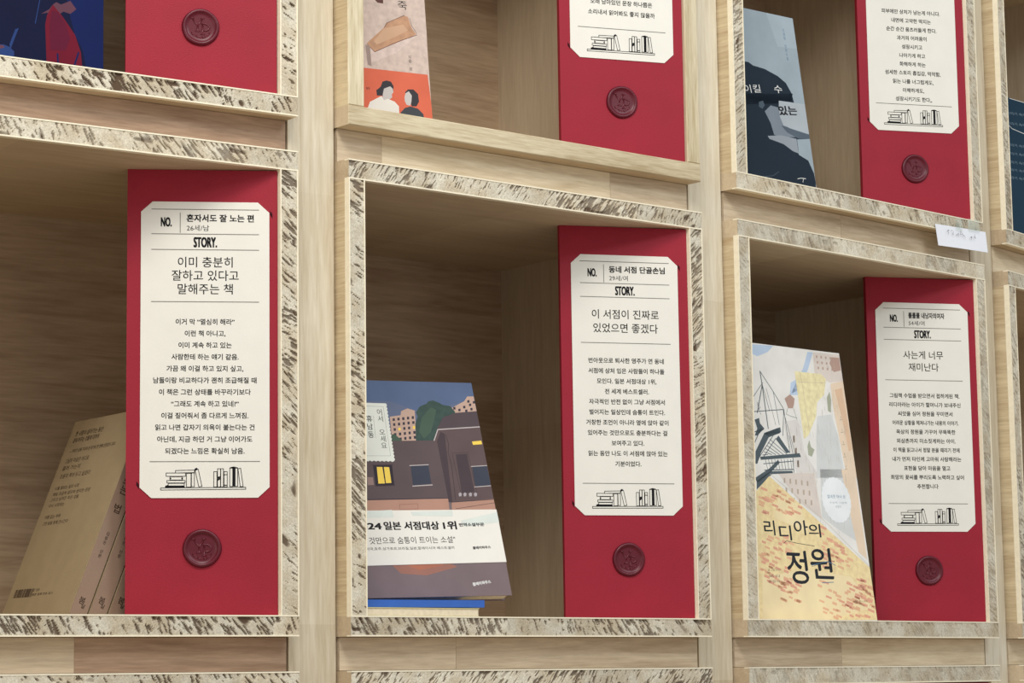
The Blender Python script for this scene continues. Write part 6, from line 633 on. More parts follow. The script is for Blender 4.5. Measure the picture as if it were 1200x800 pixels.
ART = {
'B': [('p','sky',0,((-129.8,209.3),(0.8,209.4),(-0.0,176.2),(-42.7,162.8),(-138.5,159.6))),
('p','skylow',0,((-134.2,184.4),(-86.6,185.4),(-59.2,175.9),(1.1,188.9),(-0.2,171.9),(-43.0,161.1),(-138.5,159.6))),
('p','apt',0,((-89.7,170.3),(-78.5,171.9),(-77.3,175.9),(-70.4,178.7),(-63.4,176.7),(-67.0,145.8),(-91.4,145.5))),
('p','aptwin',0,((-87.1,168.7),(-84.9,168.9),(-85.2,166.3),(-87.5,166.1))),
('p','aptwin',0,((-82.3,169.3),(-80.0,169.5),(-80.3,166.9),(-82.6,166.7))),
('p','aptwin',0,((-77.4,169.9),(-75.1,170.1),(-75.4,167.4),(-77.7,167.2))),
('p','aptwin',0,((-72.4,170.5),(-70.2,170.7),(-70.5,168.0),(-72.8,167.8))),
('p','aptwin',0,((-67.5,171.1),(-65.3,171.3),(-65.6,168.6),(-67.9,168.4))),
('p','aptwin',0,((-87.5,163.9),(-85.3,164.1),(-85.6,161.5),(-87.8,161.3))),
('p','aptwin',0,((-82.6,164.5),(-80.4,164.7),(-80.7,162.0),(-83.0,161.8))),
('p','aptwin',0,((-77.7,165.1),(-75.5,165.3),(-75.8,162.6),(-78.1,162.4))),
('p','aptwin',0,((-72.8,165.7),(-70.6,165.9),(-70.9,163.2),(-73.2,163.0))),
('p','aptwin',0,((-67.9,166.2),(-65.6,166.4),(-66.0,163.8),(-68.3,163.6))),
('p','aptwin',0,((-87.9,159.1),(-85.6,159.3),(-86.0,156.7),(-88.2,156.5))),
('p','warm',0,((-83.0,159.7),(-80.8,159.9),(-81.1,157.2),(-83.3,157.0))),
('p','aptwin',0,((-78.1,160.3),(-75.9,160.5),(-76.2,157.8),(-78.4,157.6))),
('p','aptwin',0,((-73.2,160.8),(-71.0,161.0),(-71.3,158.4),(-73.5,158.2))),
('p','warm',0,((-68.3,161.4),(-66.0,161.6),(-66.4,158.9),(-68.6,158.7))),
('p','aptwin',0,((-88.3,154.3),(-86.0,154.5),(-86.3,151.9),(-88.6,151.7))),
('p','aptwin',0,((-83.4,154.9),(-81.1,155.1),(-81.5,152.4),(-83.7,152.2))),
('p','aptwin',0,((-78.5,155.4),(-76.2,155.6),(-76.6,153.0),(-78.8,152.8))),
('p','aptwin',0,((-73.6,156.0),(-71.3,156.2),(-71.7,153.6),(-73.9,153.4))),
('p','aptwin',0,((-68.7,156.6),(-66.4,156.8),(-66.8,154.1),(-69.0,153.9))),
('p','aptwin',0,((-88.6,149.5),(-86.4,149.7),(-86.7,147.1),(-88.9,146.9))),
('p','aptwin',0,((-83.8,150.1),(-81.5,150.3),(-81.8,147.6),(-84.1,147.4))),
('p','aptwin',0,((-78.9,150.7),(-76.6,150.8),(-77.0,148.2),(-79.2,148.0))),
('p','aptwin',0,((-74.0,151.2),(-71.7,151.4),(-72.1,148.8),(-74.3,148.6))),
('p','aptwin',0,((-69.1,151.8),(-66.8,152.0),(-67.2,149.3),(-69.4,149.1))),
('p','apt',0,((-25.4,179.9),(-10.8,187.0),(-6.8,191.8),(-0.1,192.0),(0.1,176.7),(-22.9,174.6))),
('p','aptwin',0,((-23.5,180.8),(-21.1,181.2),(-21.4,178.6),(-23.7,178.4))),
('p','aptwin',0,((-18.5,179.2),(-16.1,179.6),(-16.5,177.0),(-18.8,176.8))),
('p','aptwin',0,((-13.0,182.2),(-10.6,182.6),(-10.9,180.0),(-13.3,179.8))),
('p','aptwin',0,((-11.6,178.5),(-9.2,178.9),(-9.6,176.3),(-11.9,176.1))),
('p','aptwin',0,((-6.5,184.5),(-4.1,184.9),(-4.5,182.4),(-6.8,182.1))),
('p','aptwin',0,((-5.9,180.3),(-3.6,180.7),(-3.9,178.1),(-6.2,177.9))),
('p','aptwin',0,((-1.9,187.2),(0.5,187.6),(0.1,185.0),(-2.2,184.8))),
('p','aptwin',0,((-7.6,187.9),(-5.2,188.3),(-5.6,185.7),(-7.9,185.5))),
('p','tree',0,((-67.8,146.7),(-65.2,164.1),(-61.5,170.8),(-62.5,175.0),(-57.4,181.0),(-50.5,183.6),(-47.7,186.2),(-42.8,187.1),(-37.5,185.1),(-33.6,182.8),(-26.4,181.9),(-22.5,176.6),(-22.6,171.5),(-36.5,167.9),(-43.0,161.1),(-49.2,146.9))),
('p','tree2',0,((-63.0,155.8),(-57.9,169.2),(-52.1,175.2),(-46.2,180.3),(-41.5,177.9),(-45.5,167.8),(-50.9,156.0),(-59.1,149.3))),
('p','tree2',0,((-92.7,152.1),(-88.2,153.8),(-81.7,147.3),(-90.9,143.9))),
('p','roofdark',0,((-36.0,170.5),(-21.9,175.3),(0.9,177.4),(0.6,161.8),(-44.2,159.1))),
('p','wall',0,((-145.8,145.7),(-46.4,147.8),(-43.3,88.5),(-155.4,90.2))),
('p','wall2',0,((-49.5,146.9),(-43.5,158.6),(0.6,161.8),(0.3,85.3),(-43.9,85.3),(-46.2,131.2))),
('p','wallshade',0,((-46.6,146.9),(-41.3,156.2),(-37.3,154.5),(-42.4,88.5),(-45.9,88.5))),
('l','trim',0.9750000000000001,((-49.4,147.7),(-43.5,158.5),(0.6,161.8))),
('l','pipe',0.6000000000000001,((-36.6,153.7),(-35.3,144.6),(-37.4,136.2),(-36.2,124.7),(-38.7,90.2))),
('l','pipe',0.375,((-34.1,135.5),(-17.3,136.5),(-15.7,96.8))),
('l','pipe',0.375,((-33.4,134.6),(-32.2,96.7))),
('p','wallshade',0,((-30.0,134.3),(-18.5,135.1),(-18.0,98.4),(-31.3,96.7))),
('p','frame',0,((-114.8,123.3),(-96.0,123.4),(-97.2,104.7),(-115.8,103.8))),
('p','warm',0,((-111.4,121.7),(-105.9,121.7),(-106.2,106.0),(-112.6,105.9))),
('p','warm',0,((-104.4,121.7),(-99.2,121.6),(-99.7,106.6),(-105.2,106.3))),
('l','pipe',0.675,((-115.7,123.3),(-95.4,123.9))),
('l','pipe',0.675,((-115.9,103.5),(-96.4,104.4))),
('p','win',0,((-77.8,122.7),(-59.7,123.7),(-60.1,106.1),(-78.7,104.4))),
('l','trim',0.75,((-78.6,123.2),(-59.6,124.2))),
('l','trim',0.8250000000000001,((-79.3,103.6),(-59.4,104.8))),
('p','win',0,((-15.7,122.8),(-0.1,123.6),(-0.0,105.0),(-16.1,103.3))),
('l','trim',0.675,((-16.6,122.8),(-0.1,123.8))),
('l','trim',0.675,((-17.1,103.0),(-0.2,104.2))),
('p','warm',0,((-10.8,147.2),(-1.1,148.2),(-0.8,144.7),(-10.4,143.9))),
('p','aptdim',0,((-122.7,111.9),(-116.9,111.9),(-117.2,104.6),(-123.2,104.3))),
('p','pave',0,((-155.6,89.4),(-46.1,91.8),(-47.2,75.6),(-157.9,75.9))),
('p','pave',0,((-43.4,88.2),(0.7,91.5),(0.9,75.4),(-45.0,75.5))),
('l','frame',0.5249999999999999,((-147.2,90.5),(-46.0,92.1))),
('l','frame',0.44999999999999996,((-43.4,88.2),(0.6,91.0))),
('l','frame',0.375,((-40.3,82.0),(1.7,87.7))),
('l','brickln',0.375,((-95.6,86.1),(-77.4,86.9),(-77.8,82.1),(-96.0,81.5),(-95.6,86.1))),
('p','flower',0,((-34.7,96.4),(-32.9,97.7),(-31.3,96.7),(-32.2,94.1),(-34.5,93.8))),
('p','flower',0,((-29.8,96.4),(-28.0,97.7),(-26.5,96.7),(-27.4,94.1),(-29.7,93.8))),
('p','flower',0,((-24.3,96.4),(-22.5,97.7),(-20.9,96.7),(-21.8,94.1),(-24.1,93.8))),
('p','flower',0,((-19.1,96.4),(-17.3,97.7),(-15.7,96.8),(-16.6,94.1),(-18.9,93.8))),
('p','stamp',0,((-130.9,183.6),(-91.3,183.1),(-90.4,181.6),(-91.4,179.8),(-90.5,178.3),(-91.5,176.5),(-90.6,175.0),(-91.6,173.2),(-90.7,171.7),(-91.7,169.9),(-90.8,168.4),(-91.8,166.6),(-90.9,165.1),(-91.9,163.4),(-91.0,161.9),(-92.0,160.1),(-91.1,158.6),(-92.1,156.8),(-91.2,155.3),(-92.2,153.5),(-91.3,152.0),(-92.3,150.3),(-91.4,148.8),(-92.4,147.0),(-91.5,145.5),(-92.5,143.7),(-91.6,142.3),(-92.6,140.5),(-91.7,139.0),(-92.7,137.2),(-91.8,135.8),(-92.8,134.0),(-91.9,132.5),(-92.9,130.7),(-92.0,129.3),(-93.0,127.5),(-93.0,127.5),(-95.2,126.6),(-97.0,127.5),(-99.2,126.7),(-101.0,127.6),(-103.2,126.7),(-105.0,127.6),(-107.2,126.7),(-109.0,127.6),(-111.2,126.8),(-113.0,127.7),(-115.2,126.8),(-117.0,127.7),(-119.1,126.8),(-120.9,127.7),(-123.1,126.9),(-124.9,127.8),(-127.0,126.9),(-128.8,127.8),(-131.0,126.9),(-132.8,127.8),(-134.9,127.0),(-136.7,127.9),(-138.9,127.0),(-140.6,127.9))),
('l','stampln',0.26249999999999996,((-131.5,180.7),(-94.5,179.8),(-95.9,132.4),(-139.9,132.0))),
('l','stampln',0.26249999999999996,((-105.9,170.9),(-107.6,149.4))),
('t','ink','어서 오세요',(-99.1,177.6),(-100.6,138.9),6.0,0,1),
('t','ink','휴남동',(-110.2,171.6),(-112.0,148.6),6.2,1,1),
('p','mauve',0,((-160.7,35.9),(0.2,33.9),(-0.1,-0.6),(-168.3,-8.1))),
('p','glow',0,((-116.2,33.0),(-61.7,33.9),(-49.4,27.3),(-81.2,19.9),(-105.9,21.8))),
('p','glow2',0,((-108.8,32.9),(-68.6,33.2),(-62.6,29.1),(-87.0,24.7))),
('t','white','클레이하우스',(-37.2,9.3),(-18.7,11.7),3.1,1,0),
('band','band',0,((-149.8,80.2),(1.6,81.1),(-0.4,31.1),(-158.6,29.2))),
('p','bandtint',1,((-132.6,79.6),(-104.3,80.9),(-103.5,74.1),(-133.7,73.5))),
('p','bandtint',1,((-86.3,78.8),(-44.4,80.1),(-44.8,74.6),(-84.8,75.4))),
('p','bandtint',1,((-37.6,70.5),(0.6,78.6),(0.8,68.9),(-35.8,65.0))),
('t','ink','2024',(-144.3,62.4),(-117.5,62.5),7.3,1,0),
('t','ink','일본 서점대상',(-114.7,62.4),(-60.6,62.5),7.4,1,0),
('t','ink','1위',(-56.1,62.5),(-43.3,62.6),7.5,1,0),
('t','ink','번역소설부문',(-40.2,65.0),(-15.0,65.4),3.2,1,0),
('t','ink','있는 것만으로 숨통이 트이는 소설"',(-146.3,49.1),(-46.8,49.8),6.3,0,0),
('t','ink','미국,호주,싱가포르,브라질,일본,말레이시아 베스트셀러',(-135.6,43.4),(-49.5,43.9),2.7,0,0),
('t','ink','클레이하우스',(-30.7,43.4),(-12.7,44.1),2.6,1,0)],
'C': [('p','cwash',0,((-182.6,276.2),(3.1,280.2),(2.8,24.3),(-224.1,6.2))),
('p','csky',0,((-143.9,278.2),(-107.7,279.3),(-117.5,272.1),(-135.4,266.2),(-145.8,269.0))),
('p','csky',0,((-52.7,277.2),(-44.0,277.3),(-55.2,259.4),(-74.6,235.9),(-88.4,231.4),(-76.5,246.8),(-63.9,258.7))),
('p','csky',0,((-87.4,242.4),(-71.8,249.0),(-78.7,230.2),(-91.6,229.3))),
('p','cbld',0,((-44.0,277.3),(-0.1,278.5),(-0.2,250.3),(-23.1,246.8),(-45.9,255.4))),
('p','cbrick',0,((-39.7,274.5),(-37.0,274.7),(-37.3,272.0),(-40.0,271.8))),
('p','cbrick',0,((-32.1,274.5),(-29.5,274.7),(-29.8,272.1),(-32.4,271.9))),
('p','cbrick',0,((-24.5,274.5),(-21.8,274.7),(-22.1,272.1),(-24.8,271.9))),
('p','cbrick',0,((-16.9,274.5),(-14.2,274.7),(-14.5,272.1),(-17.2,271.9))),
('p','cbrick',0,((-39.6,268.5),(-36.9,268.7),(-37.2,266.1),(-39.9,265.9))),
('p','cbrick',0,((-32.0,268.5),(-29.3,268.7),(-29.6,266.1),(-32.3,265.9))),
('p','cbrick',0,((-24.4,268.5),(-21.7,268.7),(-22.0,266.1),(-24.7,265.9))),
('p','cbrick',0,((-16.8,268.6),(-14.1,268.8),(-14.4,266.1),(-17.1,265.9))),
('p','cbrick',0,((-39.4,262.6),(-36.8,262.8),(-37.1,260.2),(-39.7,260.0))),
('p','cbrick',0,((-31.9,262.6),(-29.2,262.8),(-29.5,260.1),(-32.2,259.9))),
('p','cbrick',0,((-24.3,262.6),(-21.6,262.8),(-21.9,260.1),(-24.6,259.9))),
('p','cbrick',0,((-16.6,262.6),(-13.9,262.8),(-14.2,260.1),(-16.9,259.9))),
('p','cbrown',0,((-13.9,274.6),(-0.5,275.0),(-0.6,261.5),(-13.1,258.7),(-18.4,267.7))),
('p','cyel',0,((-78.5,254.9),(-35.8,255.2),(-28.2,250.2),(-35.0,233.0),(-48.4,224.8),(-53.1,209.7),(-70.7,188.6),(-78.7,184.6),(-78.6,217.4))),
('p','corange',0,((-21.8,246.0),(-0.2,250.3),(4.6,213.2),(4.5,148.2),(-16.3,147.3),(-20.8,198.7),(-23.1,220.8))),
('p','corange2',0,((-15.9,239.8),(-3.5,242.5),(-2.0,216.5),(-0.6,177.6),(-7.0,175.4),(-10.1,206.7))),
('p','cbld2',0,((-108.9,201.0),(-84.3,204.3),(-80.4,170.0),(-60.2,145.5),(-97.4,144.0),(-106.4,186.7))),
('p','cgrey',0,((-51.7,209.8),(-27.8,213.1),(-21.0,191.3),(-19.3,147.2),(-66.0,145.3),(-57.6,189.3))),
('p','cgrey',0,((-59.1,154.4),(-7.9,156.6),(-3.8,76.9),(-35.8,90.0),(-67.0,104.8))),
('p','cbld',0,((-128.0,147.5),(-69.4,150.0),(-67.4,102.9),(-100.7,119.4))),
('p','corange',0,((-24.0,155.9),(-1.4,156.9),(-2.2,63.0),(-14.8,70.7),(-19.4,106.3))),
('p','cbrown2',0,((-120.0,143.0),(-117.5,143.1),(-118.3,138.0),(-120.7,137.9))),
('p','cbrown2',0,((-111.0,142.6),(-108.5,142.7),(-109.3,137.6),(-111.8,137.5))),
('p','cbrown2',0,((-101.9,142.2),(-99.5,142.3),(-100.3,137.1),(-102.7,137.0))),
('p','cbrown2',0,((-92.8,141.7),(-90.4,141.8),(-91.2,136.7),(-93.6,136.6))),
('p','cbrown2',0,((-83.7,141.3),(-81.2,141.4),(-82.0,136.3),(-84.5,136.2))),
('p','cbrown2',0,((-119.0,133.3),(-116.6,133.4),(-117.4,128.3),(-119.8,128.2))),
('p','cbrown2',0,((-110.0,132.9),(-107.6,133.0),(-108.4,127.9),(-110.8,127.8))),
('p','cbrown2',0,((-101.0,132.4),(-98.5,132.5),(-99.3,127.4),(-101.8,127.3))),
('p','cbrown2',0,((-91.9,132.0),(-89.4,132.1),(-90.2,127.0),(-92.7,126.9))),
('p','cbrown2',0,((-82.8,131.6),(-80.3,131.6),(-81.1,126.5),(-83.6,126.4))),
('p','cbrown2',0,((-118.1,123.6),(-115.6,123.7),(-116.4,118.6),(-118.8,118.6))),
('p','cbrown2',0,((-109.1,123.2),(-106.6,123.3),(-107.4,118.2),(-109.9,118.1))),
('p','cbrown2',0,((-100.0,122.7),(-97.6,122.8),(-98.4,117.7),(-100.8,117.6))),
('p','cbrown2',0,((-90.9,122.3),(-88.5,122.3),(-89.3,117.2),(-91.7,117.1))),
('p','cbrown2',0,((-81.8,121.8),(-79.3,121.9),(-80.1,116.8),(-82.6,116.7))),
('p','cbrown2',0,((-95.9,187.3),(-93.0,187.4),(-94.0,180.2),(-96.9,180.0))),
('p','cbrown2',0,((-96.0,186.7),(-93.0,187.4),(-94.0,180.2),(-96.9,180.0))),
('p','cbrown2',0,((-96.1,186.2),(-93.0,187.4),(-94.0,180.2),(-96.9,180.0))),
('p','cbrown2',0,((-96.2,185.6),(-93.0,187.4),(-94.0,180.2),(-96.9,180.0))),
('p','cbrown2',0,((-95.2,174.7),(-92.4,174.8),(-93.4,167.6),(-96.2,167.4))),
('p','cbrown2',0,((-95.3,174.1),(-92.4,174.8),(-93.4,167.6),(-96.2,167.4))),
('p','cbrown2',0,((-95.5,173.6),(-92.4,174.8),(-93.4,167.6),(-96.2,167.4))),
('p','cbrown2',0,((-95.6,173.0),(-92.4,174.8),(-93.4,167.6),(-96.2,167.4))),
('p','cbrown2',0,((-94.6,162.1),(-91.7,162.2),(-92.7,155.0),(-95.6,154.9))),
('p','cbrown2',0,((-94.7,161.5),(-91.7,162.2),(-92.7,155.0),(-95.6,154.9))),
('p','cbrown2',0,((-94.8,161.0),(-91.7,162.2),(-92.7,155.0),(-95.6,154.9))),
('p','cbrown2',0,((-94.9,160.5),(-91.7,162.2),(-92.7,155.0),(-95.6,154.9))),
('p','cbrown',0,((-101.0,225.1),(-91.4,230.2),(-84.7,226.1),(-87.2,219.6),(-89.7,215.8),(-97.4,215.3),(-99.1,220.6))),
('l','cgreen',0.44999999999999996,((-98.3,215.2),(-101.7,208.7))),
('l','cgreen',0.44999999999999996,((-88.9,215.8),(-85.7,204.2))),
('l','cgreen',0.44999999999999996,((-100.8,208.7),(-94.9,207.3),(-85.3,206.0))),
('p','cgreen2',0,((-74.5,177.5),(-70.2,184.1),(-69.0,176.9),(-63.8,174.4),(-69.8,166.9),(-75.1,168.4))),
('p','cgreen2',0,((-31.2,230.5),(-25.2,237.4),(-24.4,228.1),(-27.9,214.9),(-32.2,216.5))),
('l','cbrown2',0.30000000000000004,((-69.3,253.8),(-67.8,188.8))),
('l','cbrown2',0.26249999999999996,((-75.7,244.1),(-33.6,245.7))),
('l','cink',0.375,((-12.4,212.2),(-12.1,209.6))),
('l','cink',0.30000000000000004,((-14.9,207.9),(-10.3,208.6))),
('l','cink',0.375,((-13.3,199.1),(-13.0,196.5))),
('l','cink',0.30000000000000004,((-15.8,194.9),(-11.2,195.5))),
('l','cink',0.375,((-14.2,186.1),(-13.9,183.5))),
('l','cink',0.30000000000000004,((-16.7,181.9),(-12.1,182.5))),
('l','cink',0.375,((-15.1,173.1),(-14.8,170.6))),
('l','cink',0.30000000000000004,((-17.5,169.0),(-13.0,169.6))),
('l','cink',0.375,((-16.0,160.2),(-15.7,157.7))),
('l','cink',0.30000000000000004,((-18.4,156.1),(-13.9,156.6))),
('l','chatch',0.26249999999999996,((-81.1,198.3),(-80.9,193.5))),
('l','chatch',0.26249999999999996,((-103.6,179.2),(-103.5,169.9))),
('l','chatch',0.26249999999999996,((-23.4,194.3),(-23.1,188.5))),
('l','chatch',0.26249999999999996,((-88.1,197.7),(-89.5,187.2))),
('l','chatch',0.26249999999999996,((-24.2,158.7),(-23.4,153.7))),
('l','chatch',0.26249999999999996,((-79.9,167.0),(-80.2,157.1))),
('l','chatch',0.26249999999999996,((-8.3,203.4),(-8.6,194.7))),
('l','chatch',0.26249999999999996,((-52.1,195.4),(-51.6,191.1))),
('l','chatch',0.26249999999999996,((-13.0,155.6),(-12.8,149.8))),
('l','chatch',0.26249999999999996,((-11.8,173.5),(-12.0,163.6))),
('l','chatch',0.26249999999999996,((-55.0,181.0),(-54.9,174.2))),
('l','chatch',0.26249999999999996,((-92.0,185.6),(-90.9,181.7))),
('l','chatch',0.26249999999999996,((-108.7,165.6),(-109.3,158.2))),
('l','chatch',0.26249999999999996,((-58.2,185.1),(-57.0,180.1))),
('l','chatch',0.26249999999999996,((-62.8,193.3),(-62.4,187.6))),
('l','chatch',0.26249999999999996,((-76.4,160.0),(-77.0,152.3))),
('l','chatch',0.26249999999999996,((-5.7,202.6),(-6.2,197.2))),
('l','chatch',0.26249999999999996,((-28.8,170.1),(-29.2,164.0))),
('l','chatch',0.26249999999999996,((-92.2,176.4),(-93.5,167.7))),
('l','chatch',0.26249999999999996,((-18.7,150.0),(-19.2,139.3))),
('l','chatch',0.26249999999999996,((-107.4,185.7),(-107.2,176.5))),
('l','chatch',0.26249999999999996,((-73.0,148.4),(-73.4,138.8))),
('l','chatch',0.26249999999999996,((-75.9,193.2),(-75.6,188.6))),
('l','chatch',0.26249999999999996,((-76.4,147.1),(-76.1,143.5))),
('l','chatch',0.26249999999999996,((-103.0,193.1),(-102.4,186.9))),
('l','chatch',0.26249999999999996,((-75.0,199.0),(-74.2,192.3))),
('l','chatch',0.26249999999999996,((-83.6,200.7),(-84.0,195.9))),
('l','chatch',0.26249999999999996,((-32.4,198.2),(-33.4,190.8))),
('l','chatch',0.26249999999999996,((-91.4,144.4),(-92.3,137.0))),
('l','chatch',0.26249999999999996,((-25.0,182.8),(-24.3,175.6))),
('l','chatch',0.26249999999999996,((-84.5,179.7),(-85.4,172.9))),
('l','chatch',0.26249999999999996,((-90.0,150.9),(-89.6,143.7))),
('l','chatch',0.26249999999999996,((-105.5,187.9),(-105.6,182.8))),
('l','chatch',0.26249999999999996,((-91.7,152.0),(-91.7,148.0))),
('l','chatch',0.26249999999999996,((-9.5,174.1),(-8.7,167.4))),
('l','chatch',0.26249999999999996,((-13.9,168.5),(-14.0,159.3))),
('l','chatch',0.26249999999999996,((-52.2,200.5),(-53.5,190.4))),
('l','chatch',0.26249999999999996,((-17.8,151.9),(-18.6,143.3))),
('l','chatch',0.26249999999999996,((-25.3,168.6),(-25.0,161.1))),
('l','chatch',0.26249999999999996,((-42.3,165.2),(-43.6,154.7))),
('l','chatch',0.26249999999999996,((0.7,204.6),(0.5,193.7))),
('l','chatch',0.26249999999999996,((-31.9,204.6),(-30.8,200.0))),
('l','chatch',0.26249999999999996,((-6.3,168.0),(-6.8,163.1))),
('l','chatch',0.26249999999999996,((-42.9,172.2),(-43.3,161.7))),
('l','chatch',0.26249999999999996,((-81.7,204.2),(-80.4,200.6))),
('l','chatch',0.26249999999999996,((-9.1,201.5),(-9.3,192.0))),
('l','chatch',0.26249999999999996,((-15.1,174.7),(-14.1,169.6))),
('l','chatch',0.26249999999999996,((-35.5,187.0),(-35.5,177.7))),
('l','chatch',0.26249999999999996,((-60.6,173.9),(-60.9,170.0))),
('l','chatch',0.26249999999999996,((-46.3,176.9),(-46.1,168.8))),
('l','chatch',0.26249999999999996,((-95.2,182.0),(-94.9,174.6))),
('l','chatch',0.26249999999999996,((-115.3,152.8),(-114.2,148.7))),
('l','chatch',0.26249999999999996,((-50.6,183.2),(-50.0,177.3))),
('l','chatch',0.26249999999999996,((-86.4,175.0),(-85.1,170.8))),
('l','chatch',0.26249999999999996,((-101.2,166.3),(-100.7,159.0))),
('l','chatch',0.26249999999999996,((-69.2,153.6),(-68.2,149.6))),
('l','chatch',0.26249999999999996,((-9.7,196.6),(-10.8,186.6))),
('l','chatch',0.26249999999999996,((-69.7,157.2),(-71.1,147.2))),
('l','chatch',0.26249999999999996,((-88.3,195.1),(-88.2,189.0))),
('l','chatch',0.26249999999999996,((-57.9,151.4),(-56.9,147.7))),
('l','chatch',0.26249999999999996,((-78.6,171.9),(-79.1,163.1))),
('l','chatch',0.26249999999999996,((-53.1,201.5),(-54.3,191.6))),
('l','chatch',0.26249999999999996,((-76.5,158.8),(-76.1,150.6))),
('l','chatch',0.26249999999999996,((-38.7,170.0),(-39.9,159.6))),
('l','chatch',0.26249999999999996,((-66.3,150.6),(-67.4,140.6))),
('l','chatch',0.26249999999999996,((-26.3,170.3),(-26.0,165.7))),
('l','chatch',0.26249999999999996,((-24.6,185.7),(-23.9,181.0))),
('l','chatch',0.26249999999999996,((-98.5,194.8),(-97.6,190.0))),
('l','chatch',0.26249999999999996,((-9.8,185.8),(-9.6,179.6))),
('l','chatch',0.26249999999999996,((-38.0,201.3),(-39.1,190.6))),
('l','chatch',0.26249999999999996,((-44.3,232.0),(-44.3,228.7))),
('l','chatch',0.26249999999999996,((-42.6,272.0),(-42.4,267.1))),
('l','chatch',0.26249999999999996,((-17.0,224.0),(-16.2,221.3))),
('l','chatch',0.26249999999999996,((-22.9,243.4),(-23.1,238.0))),
('l','chatch',0.26249999999999996,((-21.3,213.6),(-21.9,209.2))),
('l','chatch',0.26249999999999996,((-22.1,227.6),(-22.2,222.6))),
('l','chatch',0.26249999999999996,((-42.3,214.9),(-42.5,210.7))),
('l','chatch',0.26249999999999996,((-11.0,231.0),(-11.0,228.0))),
('l','chatch',0.26249999999999996,((-36.9,234.2),(-36.7,229.0))),
('l','chatch',0.26249999999999996,((-30.2,248.9),(-29.7,245.7))),
('l','chatch',0.26249999999999996,((-24.1,273.9),(-24.5,269.8))),
('l','chatch',0.26249999999999996,((-19.4,236.1),(-19.9,230.6))),
('l','chatch',0.26249999999999996,((-16.1,265.4),(-17.0,259.8))),
('l','chatch',0.26249999999999996,((-9.8,217.4),(-9.5,214.1))),
('l','chatch',0.26249999999999996,((-42.8,257.0),(-43.4,251.6))),
('l','chatch',0.26249999999999996,((-12.2,226.2),(-12.5,223.2))),
('l','chatch',0.26249999999999996,((-42.8,213.6),(-43.4,208.8))),
('l','chatch',0.26249999999999996,((-19.0,240.4),(-18.3,237.3))),
('l','chatch',0.26249999999999996,((-20.8,265.0),(-21.0,262.6))),
('l','chatch',0.26249999999999996,((-30.2,266.5),(-31.1,260.9))),
('l','chatch',0.26249999999999996,((-42.5,217.3),(-42.4,212.6))),
('l','chatch',0.26249999999999996,((-26.1,214.3),(-25.8,209.7))),
('l','chatch',0.26249999999999996,((-26.9,230.6),(-26.6,226.5))),
('l','chatch',0.26249999999999996,((-21.8,265.1),(-21.4,261.3))),
('l','chatch',0.26249999999999996,((-42.6,262.7),(-42.0,259.7))),
('l','chatch',0.26249999999999996,((-34.7,230.8),(-34.1,227.5))),
('l','chatch',0.26249999999999996,((-31.2,247.4),(-32.0,242.2))),
('l','chatch',0.26249999999999996,((-56.1,212.1),(-56.2,209.3))),
('l','chatch',0.26249999999999996,((-15.0,223.2),(-15.4,219.0))),
('l','chatch',0.26249999999999996,((-31.2,228.8),(-31.8,223.7))),
('l','chatch',0.26249999999999996,((-6.2,231.1),(-6.1,225.7))),
('l','chatch',0.26249999999999996,((-37.6,220.2),(-37.3,216.1))),
('l','chatch',0.26249999999999996,((-47.2,234.0),(-46.5,230.8))),
('l','chatch',0.26249999999999996,((-25.7,217.8),(-25.2,215.5))),
('l','chatch',0.26249999999999996,((-17.1,259.0),(-16.8,254.6))),
('l','chatch',0.26249999999999996,((-41.7,217.0),(-41.4,213.6))),
('l','chatch',0.26249999999999996,((-16.7,218.7),(-16.5,213.6))),
('l','chatch',0.26249999999999996,((-22.3,230.6),(-22.2,226.6))),
('l','chatch',0.26249999999999996,((-1.5,253.9),(-2.2,249.2))),
('l','chatch',0.26249999999999996,((-27.7,239.9),(-27.4,236.8))),
('l','chatch',0.26249999999999996,((-35.0,269.4),(-34.9,264.1))),
('l','chatch',0.26249999999999996,((-12.0,268.2),(-11.7,263.2))),
('l','chatch',0.26249999999999996,((-19.3,275.0),(-19.0,270.7))),
('l','chatch',0.26249999999999996,((-14.1,274.3),(-13.5,272.0))),
('l','chatch',0.26249999999999996,((-22.9,265.6),(-23.3,260.4))),
('l','chatch',0.26249999999999996,((-19.7,223.3),(-19.8,219.8))),
('l','chatch',0.26249999999999996,((-15.2,273.2),(-15.7,267.7))),
('l','chatch',0.26249999999999996,((-20.1,220.4),(-20.5,215.8))),
('l','chatch',0.26249999999999996,((-16.1,230.6),(-16.0,227.8))),
('l','chatch',0.26249999999999996,((-55.1,216.7),(-54.4,213.6))),
('l','chatch',0.26249999999999996,((-19.6,128.1),(-19.8,120.9))),
('l','chatch',0.26249999999999996,((-54.5,113.4),(-54.8,107.9))),
('l','chatch',0.26249999999999996,((-70.5,135.3),(-71.2,127.8))),
('l','chatch',0.26249999999999996,((-70.1,104.2),(-71.1,96.4))),
('l','chatch',0.26249999999999996,((-58.3,146.6),(-59.1,139.0))),
('l','chatch',0.26249999999999996,((-33.0,97.0),(-32.6,93.4))),
('l','chatch',0.26249999999999996,((-50.8,123.9),(-49.7,120.2))),
('l','chatch',0.26249999999999996,((-63.2,99.1),(-64.2,91.4))),
('l','chatch',0.26249999999999996,((-55.5,116.7),(-55.7,109.3))),
('l','chatch',0.26249999999999996,((-75.4,98.5),(-76.0,92.1))),
('l','chatch',0.26249999999999996,((-77.7,103.5),(-77.8,99.5))),
('l','chatch',0.26249999999999996,((-71.0,131.4),(-71.7,123.6))),
('l','chatch',0.26249999999999996,((-30.0,130.4),(-28.9,126.6))),
('l','chatch',0.26249999999999996,((-66.9,91.9),(-66.5,85.7))),
('l','chatch',0.26249999999999996,((2.2,151.4),(2.5,144.8))),
